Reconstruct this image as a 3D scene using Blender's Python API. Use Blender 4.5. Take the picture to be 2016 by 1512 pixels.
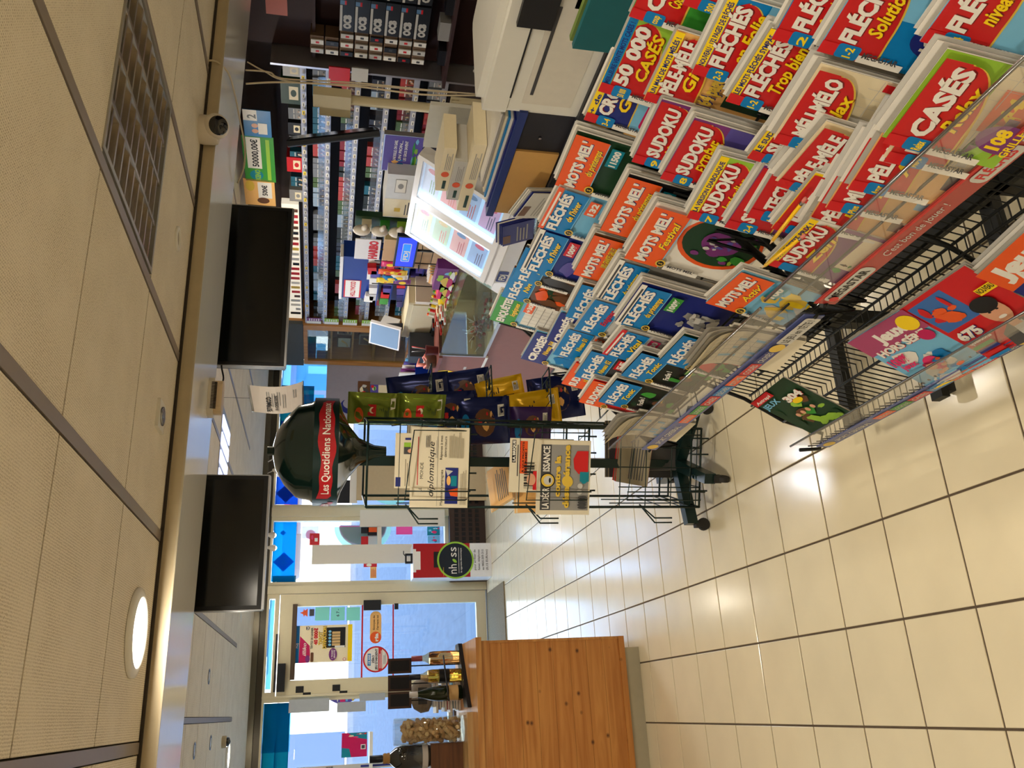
import bpy, math, random
from mathutils import Vector, Matrix
random.seed(7)
for _o in list(bpy.data.objects): bpy.data.objects.remove(_o)
SC = bpy.context.scene
COL = SC.collection
# ---------------------------------------------------------------- camera
FPX, YAW, PITCH, ROLL, CAMZ = 1640.62, 0.377647, -0.214330, 0.031273, 1.68424
_f = Vector((math.sin(YAW)*math.cos(PITCH), math.cos(YAW)*math.cos(PITCH), math.sin(PITCH)))
_r = Vector((math.cos(YAW), -math.sin(YAW), 0)); _u = _r.cross(_f)
CR = _r*math.cos(ROLL)+_u*math.sin(ROLL); CU = -_r*math.sin(ROLL)+_u*math.cos(ROLL); CF = _f
CAM = Vector((0, 0, CAMZ))
cd = bpy.data.cameras.new('camera'); cam = bpy.data.objects.new('camera', cd); COL.objects.link(cam)
cd.sensor_width = 36; cd.lens = 36*FPX/2016; cd.clip_start = .02; cd.clip_end = 300
cam.matrix_world = Matrix(((-CU.x, CR.x, -CF.x, 0), (-CU.y, CR.y, -CF.y, 0), (-CU.z, CR.z, -CF.z, CAMZ), (0, 0, 0, 1)))
SC.camera = cam
# ---------------------------------------------------------------- world, sun, exposure
w = bpy.data.worlds.new('sky'); SC.world = w; w.use_nodes = True
_bg = w.node_tree.nodes['Background']; _bg.inputs[0].default_value = (.38, .62, 1.0, 1); _bg.inputs[1].default_value = 6.0
sl = bpy.data.lights.new('sun', 'SUN'); sl.energy = 14; sl.angle = .009; sl.color = (1, .94, .84)
so = bpy.data.objects.new('sun', sl); COL.objects.link(so)
so.rotation_euler = Vector((.18, .92, -.30)).to_track_quat('-Z', 'Y').to_euler()
SC.view_settings.view_transform = 'Standard'; SC.view_settings.look = 'None'; SC.view_settings.gamma = 1
SC.view_settings.use_curve_mapping = False; SC.view_settings.exposure = 0.12

# ---------------------------------------------------------------- photo ray helpers (a photo point to a real place on a known plane)
def ray(px, py): return CF+CR*((1512-py-756)/FPX)-CU*((px-1008)/FPX)
def ZP(px, py, z): d = ray(px, py); return CAM+d*((z-CAMZ)/d.z)
def YP(px, py, y): d = ray(px, py); return CAM+d*(y/d.y)
def XP(px, py, x): d = ray(px, py); return CAM+d*(x/d.x)
def proj(p):
    D = Vector(p)-CAM; d = D.dot(CF)
    return (1008-FPX*D.dot(CU)/d, 756-FPX*D.dot(CR)/d, d)

# ---------------------------------------------------------------- materials
def lin(c):
    return tuple((v/255/12.92 if v <= 10 else ((v/255+.055)/1.055)**2.4) for v in c[:3])+(1,)
MC = {}
def M(name, col, rough=.55, metal=0, emit=0, spec=.4, noise=.06, scale=30, bump=0, trans=0, alpha=1, coat=0, stretch=None):
    if name in MC: return MC[name]
    m = bpy.data.materials.new(name); m.use_nodes = True; nt = m.node_tree; b = nt.nodes['Principled BSDF']
    c = lin(col)
    b.inputs['Roughness'].default_value = rough; b.inputs['Metallic'].default_value = metal
    b.inputs['Specular IOR Level'].default_value = spec
    b.inputs['Base Color'].default_value = c
    m.diffuse_color = c
    if noise or bump:
        tc = nt.nodes.new('ShaderNodeTexCoord'); nz = nt.nodes.new('ShaderNodeTexNoise'); nz.inputs['Scale'].default_value = scale; nz.inputs['Detail'].default_value = 3
        mp = nt.nodes.new('ShaderNodeMapping'); nt.links.new(tc.outputs['Object'], mp.inputs[0]); nt.links.new(mp.outputs[0], nz.inputs['Vector'])
        if stretch: mp.inputs['Scale'].default_value = stretch
        if noise:
            mx = nt.nodes.new('ShaderNodeMix'); mx.data_type = 'RGBA'
            mx.inputs['A'].default_value = tuple(max(0, v*(1-noise)) for v in c[:3])+(1,); mx.inputs['B'].default_value = tuple(min(1, v*(1+noise)) for v in c[:3])+(1,)
            nt.links.new(nz.outputs['Fac'], mx.inputs['Factor']); nt.links.new(mx.outputs['Result'], b.inputs['Base Color'])
        if bump:
            bp = nt.nodes.new('ShaderNodeBump'); bp.inputs['Strength'].default_value = bump; bp.inputs['Distance'].default_value = .004
            nt.links.new(nz.outputs['Fac'], bp.inputs['Height']); nt.links.new(bp.outputs[0], b.inputs['Normal'])
    if emit:
        b.inputs['Emission Color'].default_value = c; b.inputs['Emission Strength'].default_value = emit
    if trans: b.inputs['Transmission Weight'].default_value = trans
    if coat: b.inputs['Coat Weight'].default_value = coat; b.inputs['Coat Roughness'].default_value = .08
    b.inputs['Alpha'].default_value = alpha
    MC[name] = m; return m
def glass_mat(name, tint=(255, 255, 255), refl=.08, rough=.0, cloud=0, cloudcol=(235, 235, 235)):
    if name in MC: return MC[name]
    m = bpy.data.materials.new(name); m.use_nodes = True; nt = m.node_tree; nt.nodes.clear()
    out = nt.nodes.new('ShaderNodeOutputMaterial'); t = nt.nodes.new('ShaderNodeBsdfTransparent'); t.inputs[0].default_value = lin(tint)
    g = nt.nodes.new('ShaderNodeBsdfGlossy'); g.inputs['Roughness'].default_value = rough
    lw = nt.nodes.new('ShaderNodeLayerWeight'); lw.inputs[0].default_value = .25
    mr = nt.nodes.new('ShaderNodeMath'); mr.operation = 'MULTIPLY_ADD'; mr.inputs[1].default_value = .3; mr.inputs[2].default_value = refl
    nt.links.new(lw.outputs['Facing'], mr.inputs[0])
    mx = nt.nodes.new('ShaderNodeMixShader'); nt.links.new(mr.outputs[0], mx.inputs[0]); nt.links.new(t.outputs[0], mx.inputs[1]); nt.links.new(g.outputs[0], mx.inputs[2])
    last = mx
    if cloud:
        d = nt.nodes.new('ShaderNodeBsdfDiffuse'); d.inputs[0].default_value = lin(cloudcol)
        m2 = nt.nodes.new('ShaderNodeMixShader'); m2.inputs[0].default_value = cloud
        nt.links.new(mx.outputs[0], m2.inputs[1]); nt.links.new(d.outputs[0], m2.inputs[2]); last = m2
    nt.links.new(last.outputs[0], out.inputs[0]); MC[name] = m; return m
def film_mat(name, col, clear=.25, light=.5):
    """printed window film: partly see-through, glows with the daylight behind it"""
    if name in MC: return MC[name]
    m = bpy.data.materials.new(name); m.use_nodes = True; nt = m.node_tree; nt.nodes.clear(); c = lin(col)
    out = nt.nodes.new('ShaderNodeOutputMaterial'); d = nt.nodes.new('ShaderNodeBsdfDiffuse'); d.inputs[0].default_value = c
    tl = nt.nodes.new('ShaderNodeBsdfTranslucent'); tl.inputs[0].default_value = c; tr = nt.nodes.new('ShaderNodeBsdfTransparent'); tr.inputs[0].default_value = c
    a = nt.nodes.new('ShaderNodeMixShader'); a.inputs[0].default_value = light; nt.links.new(d.outputs[0], a.inputs[1]); nt.links.new(tl.outputs[0], a.inputs[2])
    b = nt.nodes.new('ShaderNodeMixShader'); b.inputs[0].default_value = clear; nt.links.new(a.outputs[0], b.inputs[1]); nt.links.new(tr.outputs[0], b.inputs[2])
    nt.links.new(b.outputs[0], out.inputs[0]); MC[name] = m; return m
def wood_mat(name, c1, c2, axis=2, scale=14, rough=.45, knots=0):
    if name in MC: return MC[name]
    m = bpy.data.materials.new(name); m.use_nodes = True; nt = m.node_tree; b = nt.nodes['Principled BSDF']; b.inputs['Roughness'].default_value = rough
    tc = nt.nodes.new('ShaderNodeTexCoord'); mp = nt.nodes.new('ShaderNodeMapping'); s = [scale]*3; s[axis] = scale*.06; mp.inputs['Scale'].default_value = s
    nz = nt.nodes.new('ShaderNodeTexNoise'); nz.inputs['Scale'].default_value = 1.6; nz.inputs['Detail'].default_value = 6; nz.inputs['Distortion'].default_value = 1.2
    nt.links.new(tc.outputs['Object'], mp.inputs[0]); nt.links.new(mp.outputs[0], nz.inputs['Vector'])
    cr = nt.nodes.new('ShaderNodeValToRGB'); cr.color_ramp.elements[0].position = .34; cr.color_ramp.elements[1].position = .66
    cr.color_ramp.elements[0].color = lin(c1); cr.color_ramp.elements[1].color = lin(c2)
    nt.links.new(nz.outputs['Fac'], cr.inputs[0]); last = cr.outputs[0]
    if knots:
        vo = nt.nodes.new('ShaderNodeTexVoronoi'); vo.inputs['Scale'].default_value = knots
        mp2 = nt.nodes.new('ShaderNodeMapping'); s2 = [1, 0, 1]; s2[axis] = .8; mp2.inputs['Scale'].default_value = s2; nt.links.new(tc.outputs['Object'], mp2.inputs[0]); nt.links.new(mp2.outputs[0], vo.inputs['Vector'])
        k = nt.nodes.new('ShaderNodeValToRGB'); k.color_ramp.elements[0].position = .04; k.color_ramp.elements[1].position = .16; k.color_ramp.elements[0].color = (1, 1, 1, 1); k.color_ramp.elements[1].color = (0, 0, 0, 1)
        nt.links.new(vo.outputs['Distance'], k.inputs[0])
        mx = nt.nodes.new('ShaderNodeMix'); mx.data_type = 'RGBA'; mx.inputs['B'].default_value = lin((86, 44, 16)); nt.links.new(k.outputs[0], mx.inputs['Factor']); nt.links.new(last, mx.inputs['A']); last = mx.outputs['Result']
    nt.links.new(last, b.inputs['Base Color']); MC[name] = m; return m

# ---------------------------------------------------------------- mesh builder
class MB:
    def __init__(s): s.v = []; s.f = []; s.m = []; s.mats = []; s.smooth = []
    def mi(s, m):
        if m not in s.mats: s.mats.append(m)
        return s.mats.index(m)
    def add(s, vs, fs, m, smooth=False):
        o = len(s.v); s.v += [tuple(v) for v in vs]; i = s.mi(m)
        for f in fs: s.f.append([o+k for k in f]); s.m.append(i); s.smooth.append(smooth)
    def box(s, a, b, m, T=None):
        x0, y0, z0 = a; x1, y1, z1 = b
        if x0 > x1: x0, x1 = x1, x0
        if y0 > y1: y0, y1 = y1, y0
        if z0 > z1: z0, z1 = z1, z0
        vs = [Vector(p) for p in ((x0, y0, z0), (x1, y0, z0), (x1, y1, z0), (x0, y1, z0), (x0, y0, z1), (x1, y0, z1), (x1, y1, z1), (x0, y1, z1))]
        if T is not None: vs = [T @ v for v in vs]
        s.add(vs, [(3, 2, 1, 0), (4, 5, 6, 7), (0, 1, 5, 4), (1, 2, 6, 5), (2, 3, 7, 6), (3, 0, 4, 7)], m); return s
    def bbox(s, a, b, m, r=.01, T=None, seg=2):
        """box whose vertical (z) edges are rounded"""
        x0, y0, z0 = a; x1, y1, z1 = b; pts = []
        for cx, cy, a0 in ((x1-r, y1-r, 0), (x0+r, y1-r, 90), (x0+r, y0+r, 180), (x1-r, y0+r, 270)):
            for k in range(seg+1):
                t = math.radians(a0+90*k/seg); pts.append((cx+r*math.cos(t), cy+r*math.sin(t)))
        return s.prism([(x, y, z0) for x, y in pts], (0, 0, z1-z0), m, T)
    def prism(s, pts, d, m, T=None):
        n = len(pts); d = Vector(d); lo = [Vector(p) for p in pts]; hi = [p+d for p in lo]; vs = lo+hi
        if T is not None: vs = [T @ v for v in vs]
        s.add(vs, [list(range(n))[::-1], list(range(n, 2*n))]+[(i, (i+1) % n, n+(i+1) % n, n+i) for i in range(n)], m); return s
    def quad(s, a, b, c, d, m): s.add([a, b, c, d], [(0, 1, 2, 3)], m); return s
    def tube(s, path, r, m, n=6, closed=False, cap=True):
        P = [Vector(p) for p in path]; N = len(P); rings = []; up = None
        for i, p in enumerate(P):
            a = P[i-1] if (i or closed) else p; b = P[(i+1) % N] if (i < N-1 or closed) else p
            t = (b-a); t = t.normalized() if t.length > 1e-9 else Vector((0, 0, 1))
            if up is None: up = Vector((0, 0, 1)) if abs(t.z) < .9 else Vector((1, 0, 0))
            x = t.cross(up); x = x.normalized() if x.length > 1e-6 else t.orthogonal().normalized(); y = x.cross(t); up = y
            rr = r[i] if isinstance(r, (list, tuple)) else r
            rings.append([p+x*rr*math.cos(2*math.pi*k/n)+y*rr*math.sin(2*math.pi*k/n) for k in range(n)])
        vs = [v for g in rings for v in g]; fs = []
        for i in range(N if closed else N-1):
            j = (i+1) % N
            for k in range(n): fs.append((i*n+k, i*n+(k+1) % n, j*n+(k+1) % n, j*n+k))
        if cap and not closed: fs += [tuple(range(n))[::-1], tuple(range((N-1)*n, N*n))]
        s.add(vs, fs, m, True); return s
    def lathe(s, prof, m, n=20, T=None, smooth=True):
        vs = []; fs = []
        for r, z in prof:
            for k in range(n): a = 2*math.pi*k/n; vs.append(Vector((r*math.cos(a), r*math.sin(a), z)))
        if T is not None: vs = [T @ v for v in vs]
        for i in range(len(prof)-1):
            for k in range(n): fs.append((i*n+k, i*n+(k+1) % n, (i+1)*n+(k+1) % n, (i+1)*n+k))
        s.add(vs, fs, m, smooth); s.add(vs[:n], [tuple(range(n))[::-1]], m); s.add(vs[-n:], [tuple(range(n))], m); return s
    def ball(s, c, r, m, n=10, sc=(1, 1, 1)):
        c = Vector(c); k = n//2
        return s.lathe([(max(1e-4, r*math.sin(math.pi*i/k)), -r*math.cos(math.pi*i/k)) for i in range(k+1)], m, n, Matrix.Translation(c) @ Matrix.Diagonal((sc[0], sc[1], sc[2], 1)))
    def build(s, name, parent=None, mw=None):
        me = bpy.data.meshes.new(name); me.from_pydata(s.v, [], s.f)
        for m in s.mats: me.materials.append(m)
        me.polygons.foreach_set('material_index', s.m); me.polygons.foreach_set('use_smooth', s.smooth); me.update()
        o = bpy.data.objects.new(name, me); COL.objects.link(o)
        if parent is not None: o.parent = parent
        if mw is not None: o.matrix_local = mw
        return o
def tag(o, label=None, cat=None, group=None, kind=None):
    if label: o['label'] = label
    if cat: o['category'] = cat
    if group: o['group'] = group
    if kind: o['kind'] = kind
    return o
def thing(name, label, cat, mw=None, group=None):
    o = bpy.data.objects.new(name, None); COL.objects.link(o); o.empty_display_size = .05
    if mw is not None: o.matrix_world = mw if isinstance(mw, Matrix) else Matrix.Translation(mw)
    return tag(o, label, cat, group)
def struct(name, mb): return tag(mb.build(name), kind='structure')
def copytree(o, parent=None):
    c = o.copy(); COL.objects.link(c); c.parent = parent
    for ch in o.children: copytree(ch, c)
    return c
def frame(o, u, v, n=None):
    """matrix with local x=u, y=v, z=n"""
    u = Vector(u).normalized(); v = Vector(v); n = Vector(n).normalized() if n is not None else u.cross(v).normalized(); v = n.cross(u).normalized(); o = Vector(o)
    return Matrix(((u.x, v.x, n.x, o.x), (u.y, v.y, n.y, o.y), (u.z, v.z, n.z, o.z), (0, 0, 0, 1)))
TXT = {}
def glyphs(s, bold, shear):
    k = (s, bold, shear)
    if k not in TXT:
        c = bpy.data.curves.new('t', 'FONT'); c.body = s; c.size = 1; c.offset = bold; c.shear = shear; c.resolution_u = 2
        o = bpy.data.objects.new('t', c); me = o.to_mesh()
        TXT[k] = ([(v.co.x, v.co.y) for v in me.vertices], [tuple(p.vertices) for p in me.polygons])
        o.to_mesh_clear(); bpy.data.objects.remove(o); bpy.data.curves.remove(c)
    return TXT[k]
class Sheet:
    """flat print in a local frame: x right, y up, z out; layers are a fraction of a millimetre apart"""
    def __init__(s, z=0, step=.0003, bend=None): s.mb = MB(); s.z = z; s.k = 0; s.step = step; s.bend = bend
    def L(s): s.k += 1; return s.z+s.k*s.step
    def poly(s, pts, m, lay=None):
        z = s.L() if lay is None else lay; s.mb.add([(x, y, z) for x, y in pts], [tuple(range(len(pts)))], m); return s
    def rect(s, x0, y0, x1, y1, m): return s.poly([(x0, y0), (x1, y0), (x1, y1), (x0, y1)], m)
    def rrect(s, x0, y0, x1, y1, m, r=.005, n=4):
        p = []
        for cx, cy, a0 in ((x1-r, y0+r, 270), (x1-r, y1-r, 0), (x0+r, y1-r, 90), (x0+r, y0+r, 180)):
            for k in range(n+1): t = math.radians(a0+90*k/n); p.append((cx+r*math.cos(t), cy+r*math.sin(t)))
        return s.poly(p, m)
    def ell(s, cx, cy, rx, ry, m, n=20, a0=0, a1=360, rot=0):
        p = []; c, q = math.cos(math.radians(rot)), math.sin(math.radians(rot)); full = a1-a0 >= 360
        for k in range(n if full else n+1):
            t = math.radians(a0+(a1-a0)*k/n); x, y = rx*math.cos(t), ry*math.sin(t); p.append((cx+x*c-y*q, cy+x*q+y*c))
        return s.poly(p, m)
    def star(s, cx, cy, r0, r1, n, m): return s.poly([(cx+(r0 if k % 2 else r1)*math.cos(math.pi*k/n), cy+(r0 if k % 2 else r1)*math.sin(math.pi*k/n)) for k in range(2*n)], m)
    def text(s, t, x, y, h, m, w=None, al='l', bold=.03, shear=0, rot=0, sh=None):
        """h is the height of a capital; w stretches the line to a width"""
        vs, fs = glyphs(t, bold, shear)
        if not vs: return s
        x0 = min(v[0] for v in vs); x1 = max(v[0] for v in vs); ky = h/.70; kx = ky if w is None else w/max(1e-6, x1-x0)
        W = (x1-x0)*kx; ox = {'l': 0, 'c': -W/2, 'r': -W}[al]; c, q = math.cos(math.radians(rot)), math.sin(math.radians(rot))
        for dx, dy, mm in (([(h*.07, -h*.07, sh)] if sh else [])+[(0, 0, m)]):
            z = s.L(); P = []
            for a, b in vs: a2 = (a-x0)*kx+ox+dx; b2 = b*ky+dy; P.append((x+a2*c-b2*q, y+a2*q+b2*c, z))
            s.mb.add(P, fs, mm)
        return s
    def lines(s, x0, y0, x1, y1, n, m, th=.4, seed=1):
        rr = random.Random(seed); z = s.L(); hh = (y1-y0)/n
        for k in range(n):
            e = x1-(x1-x0)*rr.random()*.25; yb = y0+hh*k; s.mb.add([(x0, yb, z), (e, yb, z), (e, yb+hh*th, z), (x0, yb+hh*th, z)], [(0, 1, 2, 3)], m)
        return s
    def blotch(s, x0, y0, x1, y1, mats, n=14, seed=3, r=.16):
        """loose patches of colour of a printed photo, kept inside the rectangle"""
        rr = random.Random(seed); W, H = x1-x0, y1-y0
        for k in range(n):
            rx = W*r*(.4+rr.random()); ry = H*r*(.4+rr.random()); cx = x0+rx+(W-2*rx)*rr.random(); cy = y0+ry+(H-2*ry)*rr.random()
            p = [(min(x1, max(x0, cx+rx*(.6+.5*rr.random())*math.cos(2*math.pi*i/9))), min(y1, max(y0, cy+ry*(.6+.5*rr.random())*math.sin(2*math.pi*i/9)))) for i in range(9)]
            s.poly(p, rr.choice(mats))
        return s
    def build(s, name, parent, mw=None): return s.mb.build(name, parent, mw)
# common print inks
def ink(name, c, rough=.35): return M('ink_'+name, c, rough=rough, noise=.04, scale=60)
WHT = ink('white', (236, 232, 222)); BLK = ink('black', (22, 22, 26)); RED = ink('red', (206, 28, 34)); YEL = ink('yellow', (250, 214, 20)); BLU = ink('blue', (0, 122, 190))
NAV = ink('navy', (28, 40, 120)); ORG = ink('orange', (236, 92, 32)); GRN = ink('green', (58, 150, 52)); SKY = ink('sky', (120, 188, 224)); PNK = ink('pink', (226, 50, 110)); PUR = ink('purple', (120, 50, 120))
GRY = ink('grey', (150, 148, 144)); LGR = ink('lightgrey', (200, 198, 192)); DGR = ink('darkgrey', (70, 70, 72)); TEA = ink('teal', (0, 130, 150)); TAN = ink('tan', (214, 178, 120)); BRN = ink('brown', (104, 66, 40)); DKG = ink('darkgreen', (26, 60, 34)); LIM = ink('lime', (150, 196, 60)); CRM = ink('cream', (240, 226, 190)); GLD = ink('gold', (226, 190, 70)); SKN = ink('skin', (222, 164, 130)); MAG = ink('magenta', (196, 20, 90)); CAS = ink('casred', (196, 36, 34)); VIO = ink('violet', (90, 80, 160)); PEA = ink('peach', (240, 186, 110))
METAL = M('chrome_wire', (150, 150, 150), rough=.25, metal=1, noise=0); BLKM = M('black_wire', (26, 28, 28), rough=.4, metal=.3, noise=0); GRNM = M('dark_green_wire', (16, 38, 34), rough=.35, metal=.2, noise=0)
# ================================================================ the shell of the room
NC, FC = 2.20, 2.43          # near and far ceiling heights
WY = 8.93                    # shop-front wall
TILE = M('floor_tile', (232, 220, 188), rough=.17, noise=.07, scale=6, spec=.6); GROUT = M('grout', (92, 78, 62), rough=.9, noise=.2, scale=40)
mb = MB(); mb.box((-3.2, -2.8, -.12), (5.2, 9.0, -.004), GROUT); floor = struct('floor', mb)
tb = MB(); a = .1465; bz = .1445; zt = 0.0
tb.add([(-a, -a, -.012), (a, -a, -.012), (a, a, -.012), (-a, a, -.012), (-a, -a, -.0015), (a, -a, -.0015), (a, a, -.0015), (-a, a, -.0015), (-bz, -bz, zt), (bz, -bz, zt), (bz, bz, zt), (-bz, bz, zt)],
       [(0, 1, 5, 4), (1, 2, 6, 5), (2, 3, 7, 6), (3, 0, 4, 7), (4, 5, 9, 8), (5, 6, 10, 9), (6, 7, 11, 10), (7, 4, 8, 11), (8, 9, 10, 11)], TILE)
cells = []
for i in range(-10, 18):
    for j in range(-16, 24):
        c = (-.1154+.3*i+.15, 1.961+.3*j+.15)
        if not (-3.1 < c[0] < 5.0 and -2.7 < c[1] < 8.9): continue
        p = proj((c[0], c[1], 0)); vis = p[2] > .3 and -80 < p[0] < 2100 and -80 < p[1] < 1600 and c[0] < 2.4
        cells.append((-(1/(p[2]**2)) if vis else 1, c))
cells.sort()
proto = tb.build('floor_tile', floor); proto.location = (*cells[0][1], 0)
for k, (s, c) in enumerate(cells[1:300]):
    o = proto.copy(); COL.objects.link(o); o.parent = floor; o.location = (*c, 0)
rest = MB()
for s, c in cells[300:]:
    rest.add([(x+c[0], y+c[1], z) for x, y, z in tb.v], tb.f, TILE)
tag(rest.build('floor_tile_field', floor), kind='stuff')

# ---- ceilings
def ceil_mat():
    m = bpy.data.materials.new('ceiling_panel'); m.use_nodes = True; nt = m.node_tree; b = nt.nodes['Principled BSDF']; b.inputs['Roughness'].default_value = .85
    tc = nt.nodes.new('ShaderNodeTexCoord'); fac = None
    for sc_, ax in ((52, 'X'), (52, 'Y')):
        wv = nt.nodes.new('ShaderNodeTexWave'); wv.bands_direction = ax; wv.inputs['Scale'].default_value = sc_; wv.inputs['Distortion'].default_value = 3.5; wv.inputs['Detail Scale'].default_value = 2.5
        nt.links.new(tc.outputs['Object'], wv.inputs[0])
        if fac is None: fac = wv.outputs['Fac']
        else:
            mt = nt.nodes.new('ShaderNodeMath'); mt.operation = 'MULTIPLY'; nt.links.new(fac, mt.inputs[0]); nt.links.new(wv.outputs['Fac'], mt.inputs[1]); fac = mt.outputs[0]
    nz = nt.nodes.new('ShaderNodeTexNoise'); nz.inputs['Scale'].default_value = 7; nt.links.new(tc.outputs['Object'], nz.inputs['Vector'])
    mt = nt.nodes.new('ShaderNodeMath'); mt.operation = 'MULTIPLY'; nt.links.new(fac, mt.inputs[0]); nt.links.new(nz.outputs['Fac'], mt.inputs[1])
    cr = nt.nodes.new('ShaderNodeValToRGB'); cr.color_ramp.elements[0].color = lin((238, 228, 210)); cr.color_ramp.elements[1].color = lin((184, 170, 148)); cr.color_ramp.elements[1].position = .5
    nt.links.new(mt.outputs[0], cr.inputs[0]); nt.links.new(cr.outputs[0], b.inputs['Base Color'])
    bp = nt.nodes.new('ShaderNodeBump'); bp.inputs['Strength'].default_value = .25; bp.inputs['Distance'].default_value = .003; bp.invert = True; nt.links.new(mt.outputs[0], bp.inputs['Height']); nt.links.new(bp.outputs[0], b.inputs['Normal'])
    return m
CEIL = ceil_mat(); BAND = M('ceiling_band', (150, 140, 132), rough=.4, metal=.3, noise=.03); SHAD = M('ceiling_void', (60, 52, 44), rough=.9)
mb = MB(); mb.box((-3.2, -2.8, NC+.012), (1.19, 2.84, NC+.06), SHAD).box((1.80, -2.8, NC+.012), (5.2, 2.84, NC+.06), SHAD).box((1.19, -2.8, NC+.012), (1.80, 1.68, NC+.06), SHAD).box((1.19, 2.29, NC+.012), (1.80, 2.84, NC+.06), SHAD); mb.box((-3.2, 2.84, FC+.012), (5.2, 9.0, FC+.06), SHAD); ceiling = struct('ceiling', mb)
XB = [-.06+.62*k for k in range(-5, 9)]
YJ = [1.705-.597*k for k in range(7, 0, -1)]+[1.705, 2.29, 2.827]
def ctile(x0, y0, x1, y1, z):
    t = MB(); e = .004; t.box((x0+e, y0+e, z), (x1-e, y1-e, z+.011), CEIL); return t.build('ceiling_tile', ceiling)
for i, xb in enumerate(XB[:-1]):
    for j in range(len(YJ)-1):
        if abs(xb-1.18) < .02 and abs(YJ[j]-1.705) < .01: continue
        ctile(xb+.016, YJ[j], xb+.604, YJ[j+1], NC)
for xb in XB: t = MB(); t.box((xb-.016, -2.7, NC-.003), (xb+.016, 2.826, NC+.011), BAND); t.build('ceiling_band', ceiling)
YJ2 = [8.10-.54*k for k in range(9, -1, -1)]
for i, xb in enumerate([.015+.61*k for k in range(-4, 8)]):
    for j in range(len(YJ2)-1): ctile(xb+.016, YJ2[j], xb+.594, YJ2[j+1], FC)
    t = MB(); t.box((xb-.016, 3.3, FC-.003), (xb+.016, 8.1, FC+.011), BAND); t.build('ceiling_band', ceiling)
mb = MB(); mb.prism([(-3.2, 8.10, FC), (-3.2, 8.92, 2.35), (-3.2, 8.92, 2.37), (-3.2, 8.10, FC+.02)], (8.4, 0, 0), CEIL); mb.build('sloping_panel', ceiling)
# ---- beam with a glossy white underside
BEI = M('beam_beige', (196, 180, 148), rough=.5); GLW = M('beam_gloss_white', (246, 246, 244), rough=.12, spec=.7, noise=.02)
mb = MB(); ys = lambda x: 3.287+.0538*(x+.139)
mb.prism([(-3.2, 2.827, 2.150), (5.2, 2.827, 2.150), (5.2, ys(5.2), 2.150), (-3.2, ys(-3.2), 2.150)], (0, 0, .30), BEI)
mb.prism([(-3.2, 2.83, 2.146), (5.2, 2.83, 2.146), (5.2, ys(5.2)-.004, 2.146), (-3.2, ys(-3.2)-.004, 2.146)], (0, 0, .004), GLW)
beam = struct('trim_1', mb); MB().box((-3.2, 2.818, NC-.010), (5.2, 2.827, NC-.001), SHAD).build('painted_shadow_line', beam)  # solid dark strip paints the shadow line where ceiling meets beam
MB().box((-3.2, 2.824, 2.146), (5.2, 2.827, 2.152), M('beam_edge', (196, 184, 158), rough=.4)).build('edge_bead', beam)
# ---- walls
WALL = M('plaster', (196, 186, 168), rough=.8, noise=.05, scale=9); DWAL = M('dark_wall_panel', (58, 44, 40), rough=.7, noise=.15)
struct('wall_left', MB().box((-3.3, -2.8, 0), (-3.2, 9.0, 2.6), WALL)); struct('wall_back', MB().box((-3.3, -2.9, 0), (5.3, -2.8, 2.6), WALL))
RD = Vector((-.118, .993, 0)).normalized(); RN = Vector((-RD.y, RD.x, 0)); RP = Vector((3.59, 8.6, 0))   # right wall line, s runs towards the viewer
def RWm(s=0, z=0, off=0): return frame(RP-RD*s+RN*off+Vector((0, 0, z)), -RD, (0, 0, 1))     # local x = s, y = up, z = out into the room
def RW(px, py, off=0):
    d = ray(px, py); p0 = RP+RN*off; p = CAM+d*((p0-CAM).dot(RN)/d.dot(RN)); return (RP-p).dot(RD), p.z
mb = MB(); mb.box((-.5, 0, -.42), (11.5, 2.6, -.32), DWAL); tag(mb.build('wall_right', None, RWm()), kind='structure')
# ---- ceiling lights
LED = M('led_panel', (255, 244, 226), emit=9, noise=0); TRIM = M('white_trim', (232, 228, 218), rough=.4, noise=0)
def downlight(x, y, z, r, label, power, group=None, col=(1, .90, .74)):
    t = thing('downlight', label, 'ceiling light', (x, y, z), group)
    MB().lathe([(r, -.001), (r, -.008), (r*.8, -.016), (r*.78, -.012), (r*.78, -.001)], TRIM, 32).build('trim_ring', t)
    MB().lathe([(r*.775, -.002), (r*.775, -.011), (.001, -.012)], LED, 32).build('diffuser', t)
    l = bpy.data.lights.new('downlight_lamp', 'AREA'); l.shape = 'DISK'; l.size = r*1.5; l.energy = power; l.color = col
    lo = bpy.data.objects.new('downlight_lamp', l); COL.objects.link(lo); lo.parent = t; lo.location = (0, 0, -.02)
    return t
downlight(.245, 2.60, NC, .123, 'bright round recessed ceiling light next to the beige beam', 13)
for k, (x, y) in enumerate([(-1.0, .95), (.9, .05), (-.7, -1.3), (2.4, -.4), (2.4, .75)]):  # extra downlights added out of view to light the near room
    downlight(x, y, NC, .123, 'added unseen round ceiling light in the lower ceiling away from the beam', 15, 'added downlights out of view along the lower ceiling')
p = ZP(474, 1207, FC); downlight(p.x, p.y, FC, .12, 'lit round ceiling light over the shop door behind the beam', 7)
p = ZP(447, 1488, FC); downlight(p.x, p.y, FC, .12, 'lit round ceiling light near the small camera dome behind the beam', 7)
downlight(3.1, 5.6, FC, .12, 'added round ceiling light above the till, hidden by the screen', 16)  # unseen lamp added to brighten the counter and tobacco shelves
downlight(1.9, 4.4, FC, .12, 'added round ceiling light above the newspaper stand, hidden by the beam', 9)  # another unseen lamp, added to lift the light beyond the beam
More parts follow.
